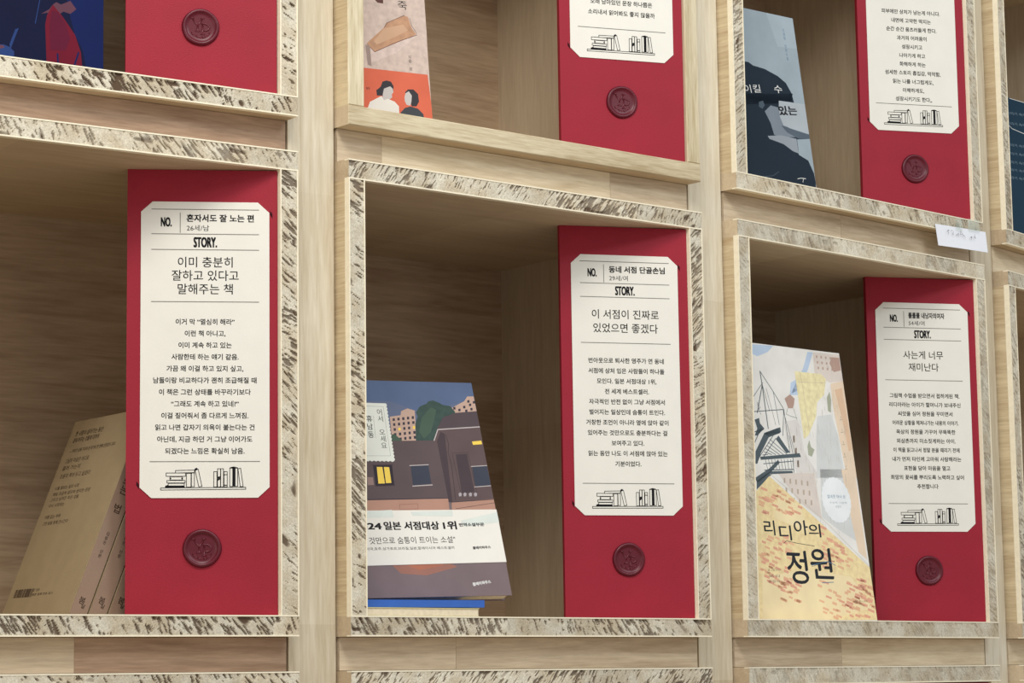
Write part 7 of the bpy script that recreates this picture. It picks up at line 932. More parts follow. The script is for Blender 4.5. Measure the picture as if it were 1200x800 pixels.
('l','chatch',0.26249999999999996,((-32.4,100.0),(-32.5,96.0))),
('l','chatch',0.26249999999999996,((-65.8,121.9),(-65.7,116.3))),
('l','chatch',0.26249999999999996,((-53.3,105.6),(-53.1,99.0))),
('l','chatch',0.26249999999999996,((-68.4,142.4),(-68.4,138.2))),
('l','chatch',0.26249999999999996,((-29.9,141.3),(-29.5,136.6))),
('l','chatch',0.26249999999999996,((-52.7,107.9),(-51.7,104.0))),
('l','chatch',0.26249999999999996,((-57.7,90.6),(-57.5,87.5))),
('l','chatch',0.26249999999999996,((-66.8,100.1),(-66.9,92.6))),
('l','chatch',0.26249999999999996,((-33.3,150.9),(-33.8,144.3))),
('l','chatch',0.26249999999999996,((-42.4,144.3),(-42.5,139.0))),
('l','chatch',0.26249999999999996,((-49.5,124.5),(-49.4,121.4))),
('l','chatch',0.26249999999999996,((-22.3,107.3),(-21.9,103.8))),
('l','chatch',0.26249999999999996,((-55.5,117.3),(-54.9,111.9))),
('l','chatch',0.26249999999999996,((-5.2,120.9),(-5.7,114.9))),
('l','chatch',0.26249999999999996,((-33.9,115.4),(-33.0,112.3))),
('l','chatch',0.26249999999999996,((-48.7,102.2),(-48.6,99.1))),
('l','chatch',0.26249999999999996,((-59.8,134.3),(-59.6,129.8))),
('l','chatch',0.26249999999999996,((-25.1,143.0),(-25.5,136.6))),
('l','chatch',0.26249999999999996,((-43.1,92.4),(-42.3,88.2))),
('l','chatch',0.26249999999999996,((-52.3,118.7),(-52.1,113.9))),
('l','chatch',0.26249999999999996,((-8.5,142.0),(-8.1,138.4))),
('l','chatch',0.26249999999999996,((-12.9,116.3),(-11.9,112.6))),
('l','chatch',0.26249999999999996,((-25.7,115.8),(-26.6,108.7))),
('l','chatch',0.26249999999999996,((-5.9,149.5),(-5.7,142.6))),
('l','chatch',0.26249999999999996,((-32.7,118.9),(-32.5,115.7))),
('l','csteel',1.2000000000000002,((-134.4,250.9),(-133.9,233.8),(-133.7,192.4))),
('l','csteel',0.75,((-134.4,250.9),(-117.8,231.2),(-104.7,213.9),(-104.6,168.8))),
('l','csteel',0.6000000000000001,((-132.7,239.3),(-152.8,221.7))),
('l','csteel',0.6000000000000001,((-133.7,237.4),(-127.7,210.7))),
('l','csteel',0.6000000000000001,((-117.8,231.2),(-115.3,197.1))),
('l','csteel',0.75,((-155.6,208.2),(-106.2,213.5))),
('l','csteel',0.6000000000000001,((-106.2,213.5),(-96.1,169.2))),
('l','csteel',0.44999999999999996,((-128.3,234.1),(-120.9,196.7))),
('l','csteel',0.44999999999999996,((-145.6,216.8),(-142.3,206.3))),
('l','csteel',0.5249999999999999,((-145.3,218.6),(-142.2,213.4),(-147.1,209.6))),
('p','csteel',0,((-158.5,168.0),(-140.8,187.6),(-114.4,194.9),(-114.0,189.9),(-133.0,185.3),(-150.6,166.6),(-158.3,155.6),(-161.1,155.5))),
('p','csteel',0,((-140.8,187.6),(-117.3,194.2),(-115.6,188.9),(-134.8,183.4))),
('p','csteel',0,((-152.7,162.9),(-89.0,169.6),(-87.6,165.7),(-152.0,159.8))),
('l','csteel',0.675,((-133.8,181.7),(-109.1,167.2))),
('l','csteel',0.675,((-136.7,178.3),(-115.3,166.9))),
('l','csteel',0.675,((-139.6,175.0),(-121.5,166.6))),
('l','csteel',0.675,((-142.5,171.6),(-127.6,166.3))),
('l','csteel',0.675,((-145.3,168.3),(-133.8,166.0))),
('l','csteel',0.675,((-148.2,164.9),(-139.9,165.7))),
('p','csteel',0,((-119.0,186.1),(-104.4,169.7),(-110.2,168.5),(-124.0,182.2))),
('l','csteel',0.6000000000000001,((-145.0,160.6),(-143.1,150.1))),
('l','csteel',0.6000000000000001,((-140.1,160.9),(-138.4,150.3))),
('l','csteel',0.6000000000000001,((-135.1,161.1),(-133.7,150.5))),
('l','csteel',0.6000000000000001,((-130.1,161.3),(-129.0,150.7))),
('l','csteel',0.6000000000000001,((-125.0,161.6),(-124.3,150.9))),
('l','csteel',0.6000000000000001,((-120.0,161.8),(-119.5,151.1))),
('l','csteel',0.6000000000000001,((-115.0,162.0),(-114.8,151.3))),
('l','csteel',0.6000000000000001,((-109.9,162.3),(-110.0,151.5))),
('l','csteel',0.6000000000000001,((-104.8,162.5),(-105.2,151.7))),
('l','csteel',1.0499999999999998,((-133.7,237.4),(-147.5,207.7))),
('l','csteel',0.75,((-127.4,185.6),(-157.6,159.2))),
('l','csteel',0.75,((-123.8,183.1),(-149.0,161.3))),
('l','csteel',0.8999999999999999,((-157.1,187.6),(-141.4,191.1))),
('l','csteel',0.8999999999999999,((-158.0,176.9),(-145.4,191.8))),
('l','csteel',0.75,((-102.1,187.0),(-99.8,169.1))),
('l','csteel',0.75,((-104.7,213.9),(-112.0,186.4))),
('l','csteel',0.75,((-148.7,156.0),(-100.7,160.9))),
('l','csteel',0.8999999999999999,((-148.7,149.5),(-102.5,152.4))),
('l','csteel',0.8999999999999999,((-100.6,165.4),(-102.4,149.2))),
('p','csteel',0,((-164.6,141.2),(-140.0,152.0),(-125.8,160.6),(-122.1,158.7),(-138.0,148.5),(-162.4,136.0))),
('p','csteel',0,((-162.7,138.3),(-139.7,148.9),(-104.6,150.8),(-104.2,148.5),(-137.3,146.1),(-154.4,135.8),(-164.5,129.6))),
('p','csteel',0,((-153.2,200.3),(-145.9,202.5),(-145.6,197.1),(-139.8,192.1),(-152.4,184.3),(-156.5,184.1),(-150.9,191.5))),
('l','cpale',0.6000000000000001,((-140.4,146.0),(-99.9,123.3),(-59.1,98.2),(1.0,56.2))),
('p','cgold',0,((-192.0,123.8),(-164.7,128.7),(-142.3,144.0),(0.1,54.8),(1.6,1.2),(-217.0,0.9))),
('p','cgold2',0,((-173.7,43.0),(-100.3,51.6),(-33.5,44.8),(-2.5,13.7),(-80.8,1.1),(-182.5,1.0))),
('p','cgold2',0,((-128.7,130.0),(-98.9,113.6),(-92.2,88.5),(-143.5,102.5))),
('p','cbrk',0,((-134.2,111.9),(-128.1,110.4),(-129.2,108.2),(-135.3,109.7))),
('p','cbrk',0,((-120.4,110.0),(-111.1,107.7),(-112.2,105.7),(-121.4,108.0))),
('p','cbrk',0,((-163.5,119.4),(-154.7,117.1),(-155.8,114.5),(-164.7,116.8))),
('p','cbrk',0,((-132.8,131.7),(-125.7,130.0),(-126.9,127.3),(-134.0,129.0))),
('p','cbrk',0,((-105.0,109.5),(-99.8,108.2),(-100.7,106.4),(-106.0,107.8))),
('p','cbrk',0,((-129.0,123.2),(-123.5,121.8),(-124.6,119.4),(-130.1,120.8))),
('p','cbrk',0,((-122.0,121.3),(-114.3,119.4),(-115.4,116.9),(-123.1,118.8))),
('p','cbrk',0,((-132.9,130.3),(-127.3,128.9),(-128.4,126.4),(-134.0,127.8))),
('p','cbrk',0,((-140.1,126.5),(-132.3,124.6),(-133.3,122.7),(-141.1,124.6))),
('p','cbrk',0,((-161.3,108.8),(-155.6,107.4),(-156.7,104.9),(-162.4,106.4))),
('p','cbrk',0,((-134.6,126.0),(-127.8,124.3),(-128.9,121.8),(-135.7,123.5))),
('p','cbrk',0,((-126.8,127.7),(-118.8,125.7),(-119.8,123.8),(-127.8,125.8))),
('p','cbrk',0,((-120.7,120.5),(-112.9,118.5),(-114.0,116.2),(-121.8,118.1))),
('p','cbrk',0,((-118.0,110.2),(-110.8,108.4),(-111.8,106.3),(-119.1,108.1))),
('p','cbrk',0,((-141.7,125.9),(-135.2,124.2),(-136.2,122.3),(-142.7,123.9))),
('p','cbrk',0,((-164.2,116.2),(-156.7,114.3),(-157.7,112.3),(-165.2,114.2))),
('p','cbrk',0,((-147.4,122.1),(-139.0,120.0),(-140.0,118.0),(-148.4,120.1))),
('p','cbrk',0,((-129.3,109.4),(-122.6,107.7),(-123.7,105.6),(-130.4,107.3))),
('p','cbrk',0,((-162.8,123.5),(-154.4,121.4),(-155.4,119.1),(-163.9,121.2))),
('p','cbrk',0,((-157.3,123.1),(-151.3,121.6),(-152.3,119.8),(-158.3,121.3))),
('p','cbrk',0,((-116.2,123.4),(-107.7,121.3),(-108.9,118.6),(-117.3,120.7))),
('p','cbrk',0,((-124.8,110.8),(-118.3,109.2),(-119.4,107.1),(-125.8,108.7))),
('p','cbrk',0,((-151.4,121.0),(-142.3,118.8),(-143.4,116.7),(-152.4,118.9))),
('p','cbrk',0,((-137.9,112.4),(-132.2,110.9),(-133.4,108.3),(-139.1,109.8))),
('p','cbrk',0,((-118.7,115.0),(-111.4,113.2),(-112.6,110.7),(-119.9,112.5))),
('p','cbrk',0,((-153.6,123.9),(-147.3,122.4),(-148.4,119.9),(-154.7,121.5))),
('p','cbrk',0,((-113.6,111.8),(-105.0,109.6),(-106.1,107.2),(-114.7,109.3))),
('p','cbrk',0,((-156.6,84.6),(-147.9,82.3),(-149.0,79.8),(-157.7,82.1))),
('p','cbrk',0,((-140.8,44.1),(-133.2,42.0),(-134.2,40.0),(-141.9,42.1))),
('p','cbrk',0,((-172.3,63.9),(-164.0,61.7),(-165.1,59.4),(-173.3,61.6))),
('p','cbrk',0,((-133.2,84.2),(-125.3,82.2),(-126.3,80.2),(-134.2,82.3))),
('p','cbrk',0,((-169.9,45.9),(-163.9,44.3),(-164.9,42.5),(-170.9,44.2))),
('p','cbrk',0,((-161.4,54.2),(-155.8,52.7),(-156.8,50.8),(-162.4,52.3))),
('p','cbrk',0,((-133.2,70.0),(-124.8,67.8),(-126.0,65.2),(-134.3,67.4))),
('p','cbrk',0,((-163.4,74.0),(-156.2,72.1),(-157.2,70.0),(-164.5,71.9))),
('p','cbrk',0,((-154.8,43.1),(-148.2,41.2),(-149.2,39.0),(-155.9,40.8))),
('p','cbrk',0,((-143.1,73.3),(-137.9,71.9),(-139.0,69.8),(-144.1,71.2))),
('p','cbrk',0,((-131.7,72.7),(-122.3,70.2),(-123.5,67.7),(-132.8,70.2))),
('p','cbrk',0,((-143.7,39.1),(-134.3,36.5),(-135.4,34.2),(-144.8,36.7))),
('p','cbrk',0,((-145.6,83.5),(-139.2,81.8),(-140.2,80.0),(-146.6,81.7))),
('p','cbrk',0,((-174.5,66.0),(-166.8,64.0),(-167.8,62.1),(-175.5,64.2))),
('p','cbrk',0,((-126.3,79.1),(-117.7,76.9),(-118.7,74.8),(-127.4,77.0))),
('p','cbrk',0,((-168.4,49.3),(-161.3,47.4),(-162.4,45.2),(-169.4,47.1))),
('p','cbrk',0,((-166.3,67.9),(-159.0,66.0),(-160.2,63.5),(-167.5,65.4))),
('p','cbrk',0,((-170.5,67.3),(-163.1,65.4),(-164.1,63.1),(-171.6,65.0))),
('p','cbrk',0,((-168.5,60.6),(-162.7,59.0),(-163.7,56.9),(-169.5,58.5))),
('p','cbrk',0,((-162.2,54.6),(-155.4,52.8),(-156.4,50.9),(-163.1,52.7))),
('p','cbrk',0,((-142.0,71.7),(-135.7,70.0),(-136.7,67.9),(-143.0,69.5))),
('p','cbrk',0,((-176.0,52.0),(-170.8,50.6),(-171.9,48.1),(-177.1,49.5))),
('p','cbrk',0,((-135.2,80.9),(-129.9,79.5),(-131.0,77.0),(-136.3,78.4))),
('p','cbrk',0,((-156.7,69.0),(-150.0,67.2),(-151.0,64.9),(-157.7,66.7))),
('p','cbrk',0,((-131.2,64.5),(-124.4,62.7),(-125.6,60.2),(-132.3,62.0))),
('p','cbrk',0,((-174.7,52.1),(-166.1,49.8),(-167.0,48.0),(-175.7,50.4))),
('p','cbrk',0,((-165.3,48.6),(-155.9,46.0),(-156.9,44.3),(-166.3,46.9))),
('p','cbrk',0,((-157.5,36.6),(-148.3,34.1),(-149.3,32.4),(-158.5,34.9))),
('p','cbrk',0,((-146.6,39.4),(-140.8,37.9),(-141.8,36.1),(-147.6,37.7))),
('p','cbrk',0,((-162.6,66.9),(-157.3,65.5),(-158.4,63.2),(-163.7,64.6))),
('p','cbrk',0,((-149.2,72.4),(-142.6,70.6),(-143.6,68.6),(-150.2,70.4))),
('p','cbrk',0,((-155.3,60.3),(-147.3,58.2),(-148.4,55.6),(-156.4,57.8))),
('p','cbrk',0,((-65.4,69.7),(-56.8,67.5),(-58.1,64.9),(-66.6,67.1))),
('p','cbrk',0,((-53.7,66.2),(-46.7,64.5),(-47.8,62.4),(-54.8,64.1))),
('p','cbrk',0,((-62.9,62.3),(-56.0,60.5),(-57.1,58.6),(-64.0,60.4))),
('p','cbrk',0,((-52.3,56.7),(-42.5,54.1),(-43.6,51.9),(-53.4,54.5))),
('p','cbrk',0,((-34.6,65.2),(-25.7,62.9),(-26.9,60.2),(-35.9,62.5))),
('p','cbrk',0,((-74.1,76.5),(-68.1,75.0),(-69.2,73.0),(-75.2,74.5))),
('p','cbrk',0,((-70.7,80.6),(-63.7,78.8),(-65.0,76.1),(-72.0,77.9))),
('p','cbrk',0,((-52.2,78.1),(-46.1,76.6),(-47.2,74.4),(-53.3,76.0))),
('p','cbrk',0,((-61.1,74.3),(-53.1,72.2),(-54.3,70.0),(-62.2,72.0))),
('p','cbrk',0,((-47.0,77.6),(-41.0,76.0),(-42.2,73.6),(-48.2,75.1))),
('p','cbrk',0,((-72.1,56.1),(-64.8,54.2),(-65.9,51.8),(-73.3,53.8))),
('p','cbrk',0,((-39.0,62.4),(-33.4,60.9),(-34.6,58.6),(-40.1,60.1))),
('p','cbrk',0,((-58.4,67.3),(-49.6,65.0),(-50.7,63.0),(-59.5,65.3))),
('p','cbrk',0,((-78.0,66.5),(-68.9,64.1),(-69.9,62.2),(-79.0,64.6))),
('p','cbrk',0,((-72.2,68.9),(-65.3,67.1),(-66.5,64.7),(-73.3,66.5))),
('p','cbrk',0,((-75.3,60.1),(-67.7,58.1),(-68.9,55.4),(-76.5,57.4))),
('p','cbrk',0,((-52.6,65.0),(-47.0,63.6),(-48.1,61.4),(-53.8,62.8))),
('p','cbrk',0,((-53.3,62.6),(-45.6,60.6),(-46.8,58.3),(-54.4,60.2))),
('p','cbrk',0,((-62.7,67.8),(-56.1,66.1),(-57.4,63.4),(-64.0,65.1))),
('p','cbrk',0,((-56.0,82.1),(-46.5,79.7),(-47.7,77.2),(-57.2,79.6))),
('p','cbrk',0,((-68.9,66.5),(-61.5,64.6),(-62.6,62.6),(-69.9,64.5))),
('p','cbrk',0,((-42.6,70.4),(-33.4,68.0),(-34.5,66.2),(-43.7,68.5))),
('p','cbrk',0,((-72.5,73.5),(-66.2,71.9),(-67.2,69.9),(-73.6,71.5))),
('p','cbrk',0,((-37.5,58.0),(-31.8,56.5),(-32.9,54.4),(-38.7,55.9))),
('p','cbrk',0,((-67.7,61.4),(-60.6,59.6),(-61.8,56.9),(-69.0,58.8))),
('p','cbrk',0,((-62.5,82.5),(-56.3,80.9),(-57.3,78.9),(-63.5,80.5))),
('p','cbrk',0,((-75.7,9.7),(-70.4,8.3),(-71.4,6.4),(-76.8,7.9))),
('p','cbrk',0,((-44.8,24.1),(-36.5,21.9),(-37.7,19.8),(-45.9,22.0))),
('p','cbrk',0,((-21.0,6.3),(-15.3,4.7),(-16.5,2.6),(-22.2,4.1))),
('p','cbrk',0,((-10.3,29.5),(-4.2,27.9),(-5.4,25.3),(-11.5,26.9))),
('p','cbrk',0,((-86.1,10.4),(-79.8,8.7),(-80.9,6.7),(-87.2,8.4))),
('p','cbrk',0,((-23.5,37.3),(-16.6,35.5),(-17.7,33.6),(-24.6,35.5))),
('p','cbrk',0,((-25.3,19.9),(-17.1,17.7),(-18.3,15.1),(-26.6,17.3))),
('p','cbrk',0,((-69.1,19.8),(-62.2,17.9),(-63.4,15.2),(-70.3,17.1))),
('p','cbrk',0,((-5.7,16.4),(3.0,14.0),(1.7,11.3),(-7.0,13.7))),
('p','cbrk',0,((-62.2,27.5),(-53.4,25.2),(-54.6,22.6),(-63.4,25.0))),
('p','cbrk',0,((-42.8,31.9),(-36.8,30.3),(-38.0,28.0),(-43.9,29.6))),
('p','cbrk',0,((-60.9,23.3),(-54.6,21.6),(-55.7,19.6),(-61.9,21.3))),
('p','cbrk',0,((-64.5,12.4),(-58.1,10.6),(-59.2,8.6),(-65.6,10.4))),
('p','cbrk',0,((-39.5,15.9),(-33.3,14.2),(-34.5,11.6),(-40.7,13.3))),
('p','cbrk',0,((-72.9,32.8),(-67.2,31.2),(-68.4,28.7),(-74.1,30.2))),
('p','cbrk',0,((-8.3,17.9),(-0.1,15.7),(-1.3,13.5),(-9.4,15.6))),
('p','cbrk',0,((-30.8,20.2),(-23.2,18.1),(-24.3,16.3),(-31.9,18.4))),
('p','cbrk',0,((-16.7,34.4),(-8.3,32.2),(-9.5,29.9),(-17.8,32.1))),
('p','cbrk',0,((-85.1,41.6),(-76.5,39.3),(-77.6,37.4),(-86.1,39.6))),
('p','cbrk',0,((-41.1,40.8),(-35.1,39.2),(-36.3,36.8),(-42.3,38.4))),
('p','cbrk',0,((-54.3,17.5),(-48.0,15.8),(-49.1,13.6),(-55.4,15.4))),
('p','cbrk',0,((-28.0,7.2),(-21.3,5.3),(-22.4,3.5),(-29.1,5.3))),
('p','cbrk',0,((-17.1,6.0),(-11.5,4.5),(-12.6,2.4),(-18.3,4.0))),
('p','cbrk',0,((-34.4,13.6),(-25.9,11.3),(-26.9,9.5),(-35.5,11.8))),
('p','cbrk',0,((-65.6,6.9),(-57.1,4.6),(-58.2,2.5),(-66.7,4.9))),
('p','cbrk',0,((-10.3,24.4),(-1.5,22.0),(-2.6,19.9),(-11.5,22.2))),
('p','cbrk',0,((-69.7,13.1),(-61.4,10.9),(-62.5,8.6),(-70.8,10.9))),
('p','cbrk',0,((-70.7,5.8),(-62.8,3.6),(-64.0,0.9),(-71.9,3.1))),
('p','cbrk',0,((-88.9,37.3),(-82.2,35.6),(-83.4,32.9),(-90.1,34.7))),
('p','cbrk',0,((-48.6,11.3),(-41.8,9.5),(-42.9,7.5),(-49.7,9.3))),
('p','cbrk',0,((-89.7,21.7),(-81.9,19.6),(-82.9,17.6),(-90.7,19.8))),
('p','cbrk',0,((-32.1,15.2),(-25.1,13.4),(-26.2,11.0),(-33.2,12.9))),
('p','cbrk',0,((-46.6,30.3),(-41.2,28.9),(-42.4,26.3),(-47.9,27.8))),
('p','cbrk',0,((-12.9,31.6),(-3.2,29.0),(-4.5,26.4),(-14.2,29.0))),
('p','cbrk',0,((-65.8,30.8),(-59.6,29.1),(-60.8,26.5),(-67.0,28.1))),
('p','cbrk',0,((-25.9,19.5),(-16.2,16.9),(-17.3,14.8),(-27.0,17.4))),
('p','cbrk',0,((-21.8,18.5),(-12.7,16.1),(-13.9,13.6),(-23.0,16.1))),
('p','cbrk',0,((-85.5,14.4),(-76.3,11.8),(-77.4,9.6),(-86.6,12.1))),
('p','cbrk',0,((-11.7,37.7),(-5.3,36.0),(-6.5,33.7),(-12.9,35.3))),
('p','cbrk',0,((-18.4,44.4),(-8.5,41.8),(-9.6,39.8),(-19.5,42.4))),
('p','cbrk',0,((-151.2,34.8),(-143.9,32.8),(-145.0,30.1),(-152.3,32.2))),
('p','cbrk',0,((-150.5,23.6),(-141.3,21.1),(-142.4,18.9),(-151.6,21.5))),
('p','cbrk',0,((-126.1,33.1),(-118.9,31.1),(-120.0,29.0),(-127.1,30.9))),
('p','cbrk',0,((-141.6,39.3),(-132.7,36.9),(-133.8,34.9),(-142.6,37.3))),
('p','cbrk',0,((-123.7,37.9),(-117.2,36.1),(-118.3,33.9),(-124.8,35.6))),
('p','cbrk',0,((-137.9,30.3),(-130.8,28.4),(-132.0,26.0),(-139.0,27.9))),
('p','cbrk',0,((-136.8,24.9),(-131.1,23.3),(-132.1,21.4),(-137.8,23.0))),
('p','cbrk',0,((-149.3,22.9),(-140.4,20.5),(-141.6,17.9),(-150.4,20.4))),
('p','cbrk',0,((-129.3,22.2),(-120.7,19.9),(-121.9,17.4),(-130.4,19.7))),
('p','cbrk',0,((-151.4,35.8),(-145.2,34.1),(-146.2,31.9),(-152.4,33.6))),
('p','cbrk',0,((-143.5,30.6),(-135.6,28.4),(-136.6,26.7),(-144.4,28.8))),
('p','cbrk',0,((-131.7,37.6),(-126.2,36.1),(-127.3,33.8),(-132.8,35.3))),
('p','cbrk',0,((-146.1,37.9),(-138.4,35.8),(-139.5,33.6),(-147.1,35.7))),
('p','cbrk',0,((-147.7,38.3),(-139.9,36.2),(-140.9,34.1),(-148.7,36.2))),
('p','cbrk',0,((-128.4,31.1),(-121.7,29.3),(-122.9,26.6),(-129.6,28.4))),
('p','cbrk',0,((-148.6,40.2),(-140.5,38.0),(-141.5,35.8),(-149.6,38.0))),
('p','cbrk',0,((-134.7,30.4),(-129.4,28.9),(-130.5,26.7),(-135.8,28.2))),
('p','cbrk',0,((-125.6,21.8),(-119.9,20.2),(-121.1,17.6),(-126.8,19.2))),
('p','cbrk',0,((-132.2,43.0),(-126.8,41.6),(-127.9,39.1),(-133.3,40.6))),
('p','cbrk',0,((-125.4,22.0),(-117.8,19.9),(-118.9,17.6),(-126.5,19.7))),
('p','cbrk',0,((-16.4,22.8),(-6.2,20.0),(-7.3,17.9),(-17.5,20.7))),
('p','cbrk',0,((-25.4,35.2),(-19.4,33.6),(-20.4,31.6),(-26.5,33.3))),
('p','cbrk',0,((-5.5,27.1),(1.0,25.4),(-0.1,23.6),(-6.6,25.3))),
('p','cbrk',0,((-23.3,29.9),(-17.9,28.4),(-19.0,26.6),(-24.4,28.0))),
('p','cbrk',0,((-36.8,21.2),(-29.2,19.2),(-30.3,17.1),(-37.9,19.2))),
('p','cbrk',0,((-2.1,33.7),(6.1,31.6),(5.0,29.5),(-3.2,31.6))),
('p','cbrk',0,((-23.5,35.7),(-13.5,33.0),(-14.7,30.8),(-24.6,33.4))),
('p','cbrk',0,((-36.3,23.6),(-28.8,21.6),(-29.9,19.6),(-37.3,21.6))),
('p','cbrk',0,((-27.4,35.2),(-20.3,33.4),(-21.5,31.2),(-28.6,33.0))),
('p','cbrk',0,((-31.8,22.1),(-23.9,19.9),(-25.0,17.8),(-32.9,19.9))),
('p','cbrk',0,((-17.7,33.8),(-9.4,31.6),(-10.6,29.1),(-18.9,31.3))),
('p','cbrk',0,((-7.6,35.2),(-2.1,33.7),(-3.2,31.9),(-8.7,33.3))),
('p','cbrk',0,((-18.7,38.9),(-10.6,36.8),(-11.8,34.3),(-19.9,36.4))),
('p','cbrk',0,((-5.1,36.8),(1.2,35.2),(-0.0,32.6),(-6.4,34.2))),
('p','cbrk',0,((-34.3,20.8),(-26.4,18.7),(-27.5,16.8),(-35.4,18.9))),
('p','cbrk',0,((-21.1,28.4),(-11.9,26.0),(-13.1,23.4),(-22.3,25.8))),
('p','cbrk',0,((-14.4,23.8),(-8.1,22.1),(-9.3,19.6),(-15.6,21.2))),
('p','cbrk',0,((-12.2,31.4),(-4.1,29.3),(-5.4,26.6),(-13.4,28.8))),
('p','cbrk2',0,((-110.0,110.5),(-101.0,108.2),(-102.0,106.3),(-111.0,108.5))),
('p','cbrk2',0,((-143.7,124.1),(-135.6,122.0),(-136.6,120.0),(-144.7,122.0))),
('p','cbrk2',0,((-159.9,107.9),(-154.7,106.6),(-155.6,104.8),(-160.8,106.1))),
('p','cbrk2',0,((-157.4,132.7),(-147.8,130.3),(-148.8,128.1),(-158.4,130.5))),
('p','cbrk2',0,((-155.1,121.5),(-146.7,119.4),(-147.8,116.9),(-156.2,119.0))),
('p','cbrk2',0,((-143.6,116.5),(-134.5,114.2),(-135.5,112.1),(-144.6,114.4))),
('p','cbrk2',0,((-159.0,109.8),(-150.0,107.5),(-151.2,104.8),(-160.2,107.1))),
('p','cbrk2',0,((-122.5,109.6),(-113.8,107.4),(-114.9,104.8),(-123.6,107.0))),
('p','cbrk2',0,((-103.2,116.1),(-96.4,114.4),(-97.5,112.1),(-104.3,113.8))),
('p','cbrk2',0,((-141.7,78.2),(-136.5,76.8),(-137.7,74.2),(-142.9,75.5))),
('p','cbrk2',0,((-160.2,57.4),(-152.6,55.3),(-153.7,52.9),(-161.3,55.0))),
('p','cbrk2',0,((-137.1,54.4),(-128.0,52.0),(-129.2,49.4),(-138.2,51.8))),
('p','cbrk2',0,((-139.0,51.0),(-132.0,49.2),(-133.1,46.6),(-140.2,48.5))),
('p','cbrk2',0,((-167.0,79.2),(-161.2,77.7),(-162.3,75.5),(-168.0,77.0))),
('p','cbrk2',0,((-151.8,53.6),(-144.0,51.5),(-145.0,49.6),(-152.8,51.7))),
('p','cbrk2',0,((-171.8,59.4),(-165.5,57.7),(-166.6,55.2),(-172.9,56.9))),
('p','cbrk2',0,((-170.4,45.1),(-162.8,43.0),(-163.8,41.1),(-171.4,43.1))),
('p','cbrk2',0,((-132.2,69.7),(-123.8,67.5),(-124.8,65.6),(-133.2,67.8))),
('p','cbrk2',0,((-164.9,40.0),(-156.8,37.7),(-157.9,35.3),(-166.0,37.5))),
('p','cbrk2',0,((-150.4,73.6),(-144.8,72.2),(-145.9,69.8),(-151.5,71.3))),
('p','cbrk2',0,((-137.7,40.0),(-130.3,38.0),(-131.4,35.8),(-138.7,37.8))),
('p','cbrk2',0,((-131.6,85.8),(-124.2,83.9),(-125.3,81.8),(-132.6,83.8))),
('p','cbrk2',0,((-169.5,62.4),(-160.1,59.9),(-161.2,57.5),(-170.6,60.0))),
('p','cbrk2',0,((-135.7,79.7),(-127.7,77.7),(-128.8,75.4),(-136.7,77.5))),
('p','cbrk2',0,((-159.9,45.6),(-151.4,43.3),(-152.4,41.0),(-161.0,43.4))),
('p','cbrk2',0,((-141.1,42.1),(-133.2,39.9),(-134.2,38.0),(-142.1,40.1))),
('p','cbrk2',0,((-159.1,81.6),(-151.5,79.6),(-152.4,77.8),(-160.1,79.8))),
('p','cbrk2',0,((-167.1,40.7),(-161.5,39.2),(-162.6,37.1),(-168.1,38.6))),
('p','cbrk2',0,((-150.7,64.0),(-141.6,61.6),(-142.6,59.7),(-151.7,62.1))),
('p','cbrk2',0,((-44.9,76.8),(-36.7,74.7),(-37.9,72.5),(-46.0,74.6))),
('p','cbrk2',0,((-48.9,63.8),(-40.4,61.6),(-41.6,59.3),(-50.0,61.5))),
('p','cbrk2',0,((-74.8,90.3),(-67.0,88.3),(-68.1,86.2),(-75.9,88.2))),
('p','cbrk2',0,((-72.8,69.7),(-63.3,67.2),(-64.5,64.8),(-74.0,67.2))),
('p','cbrk2',0,((-76.7,56.3),(-71.1,54.8),(-72.3,52.5),(-77.9,54.0))),
('p','cbrk2',0,((-72.0,96.7),(-62.0,94.2),(-63.2,91.7),(-73.1,94.2))),
('p','cbrk2',0,((-43.4,70.9),(-37.7,69.5),(-38.9,67.2),(-44.5,68.6))),
('p','cbrk2',0,((-44.4,73.7),(-37.1,71.8),(-38.2,69.8),(-45.5,71.6))),
('p','cbrk2',0,((-73.5,64.3),(-67.5,62.7),(-68.6,60.7),(-74.6,62.3))),
('p','cbrk2',0,((-63.7,84.8),(-54.7,82.5),(-55.9,80.2),(-64.9,82.5))),
('p','cbrk2',0,((-57.2,71.4),(-48.1,69.1),(-49.2,66.8),(-58.3,69.2))),
('p','cbrk2',0,((-53.0,79.5),(-43.0,77.0),(-44.1,74.7),(-54.1,77.3))),
('p','cbrk2',0,((-57.9,21.8),(-49.2,19.5),(-50.3,17.4),(-59.0,19.7))),
('p','cbrk2',0,((-78.2,26.0),(-69.4,23.6),(-70.4,21.7),(-79.3,24.1))),
('p','cbrk2',0,((-19.0,7.1),(-10.0,4.7),(-11.1,2.7),(-20.1,5.1))),
('p','cbrk2',0,((-38.4,34.1),(-29.3,31.7),(-30.4,29.6),(-39.5,32.0))),
('p','cbrk2',0,((-21.2,18.9),(-12.1,16.4),(-13.2,14.5),(-22.3,17.0))),
('p','cbrk2',0,((-79.7,40.6),(-70.8,38.2),(-71.8,36.4),(-80.7,38.8))),
('p','cbrk2',0,((-44.1,7.0),(-37.7,5.2),(-38.8,3.3),(-45.2,5.0))),
('p','cbrk2',0,((-42.5,15.1),(-36.4,13.4),(-37.5,11.3),(-43.6,12.9))),
('p','cbrk2',0,((-31.6,26.3),(-23.2,24.0),(-24.4,21.5),(-32.8,23.8))),
('p','cbrk2',0,((-10.5,22.8),(-3.0,20.8),(-4.3,18.0),(-11.8,20.0))),
('p','cbrk2',0,((-12.4,13.3),(-2.3,10.6),(-3.5,8.1),(-13.6,10.9))),
('p','cbrk2',0,((-48.7,18.2),(-38.9,15.6),(-40.1,12.9),(-49.9,15.6))),
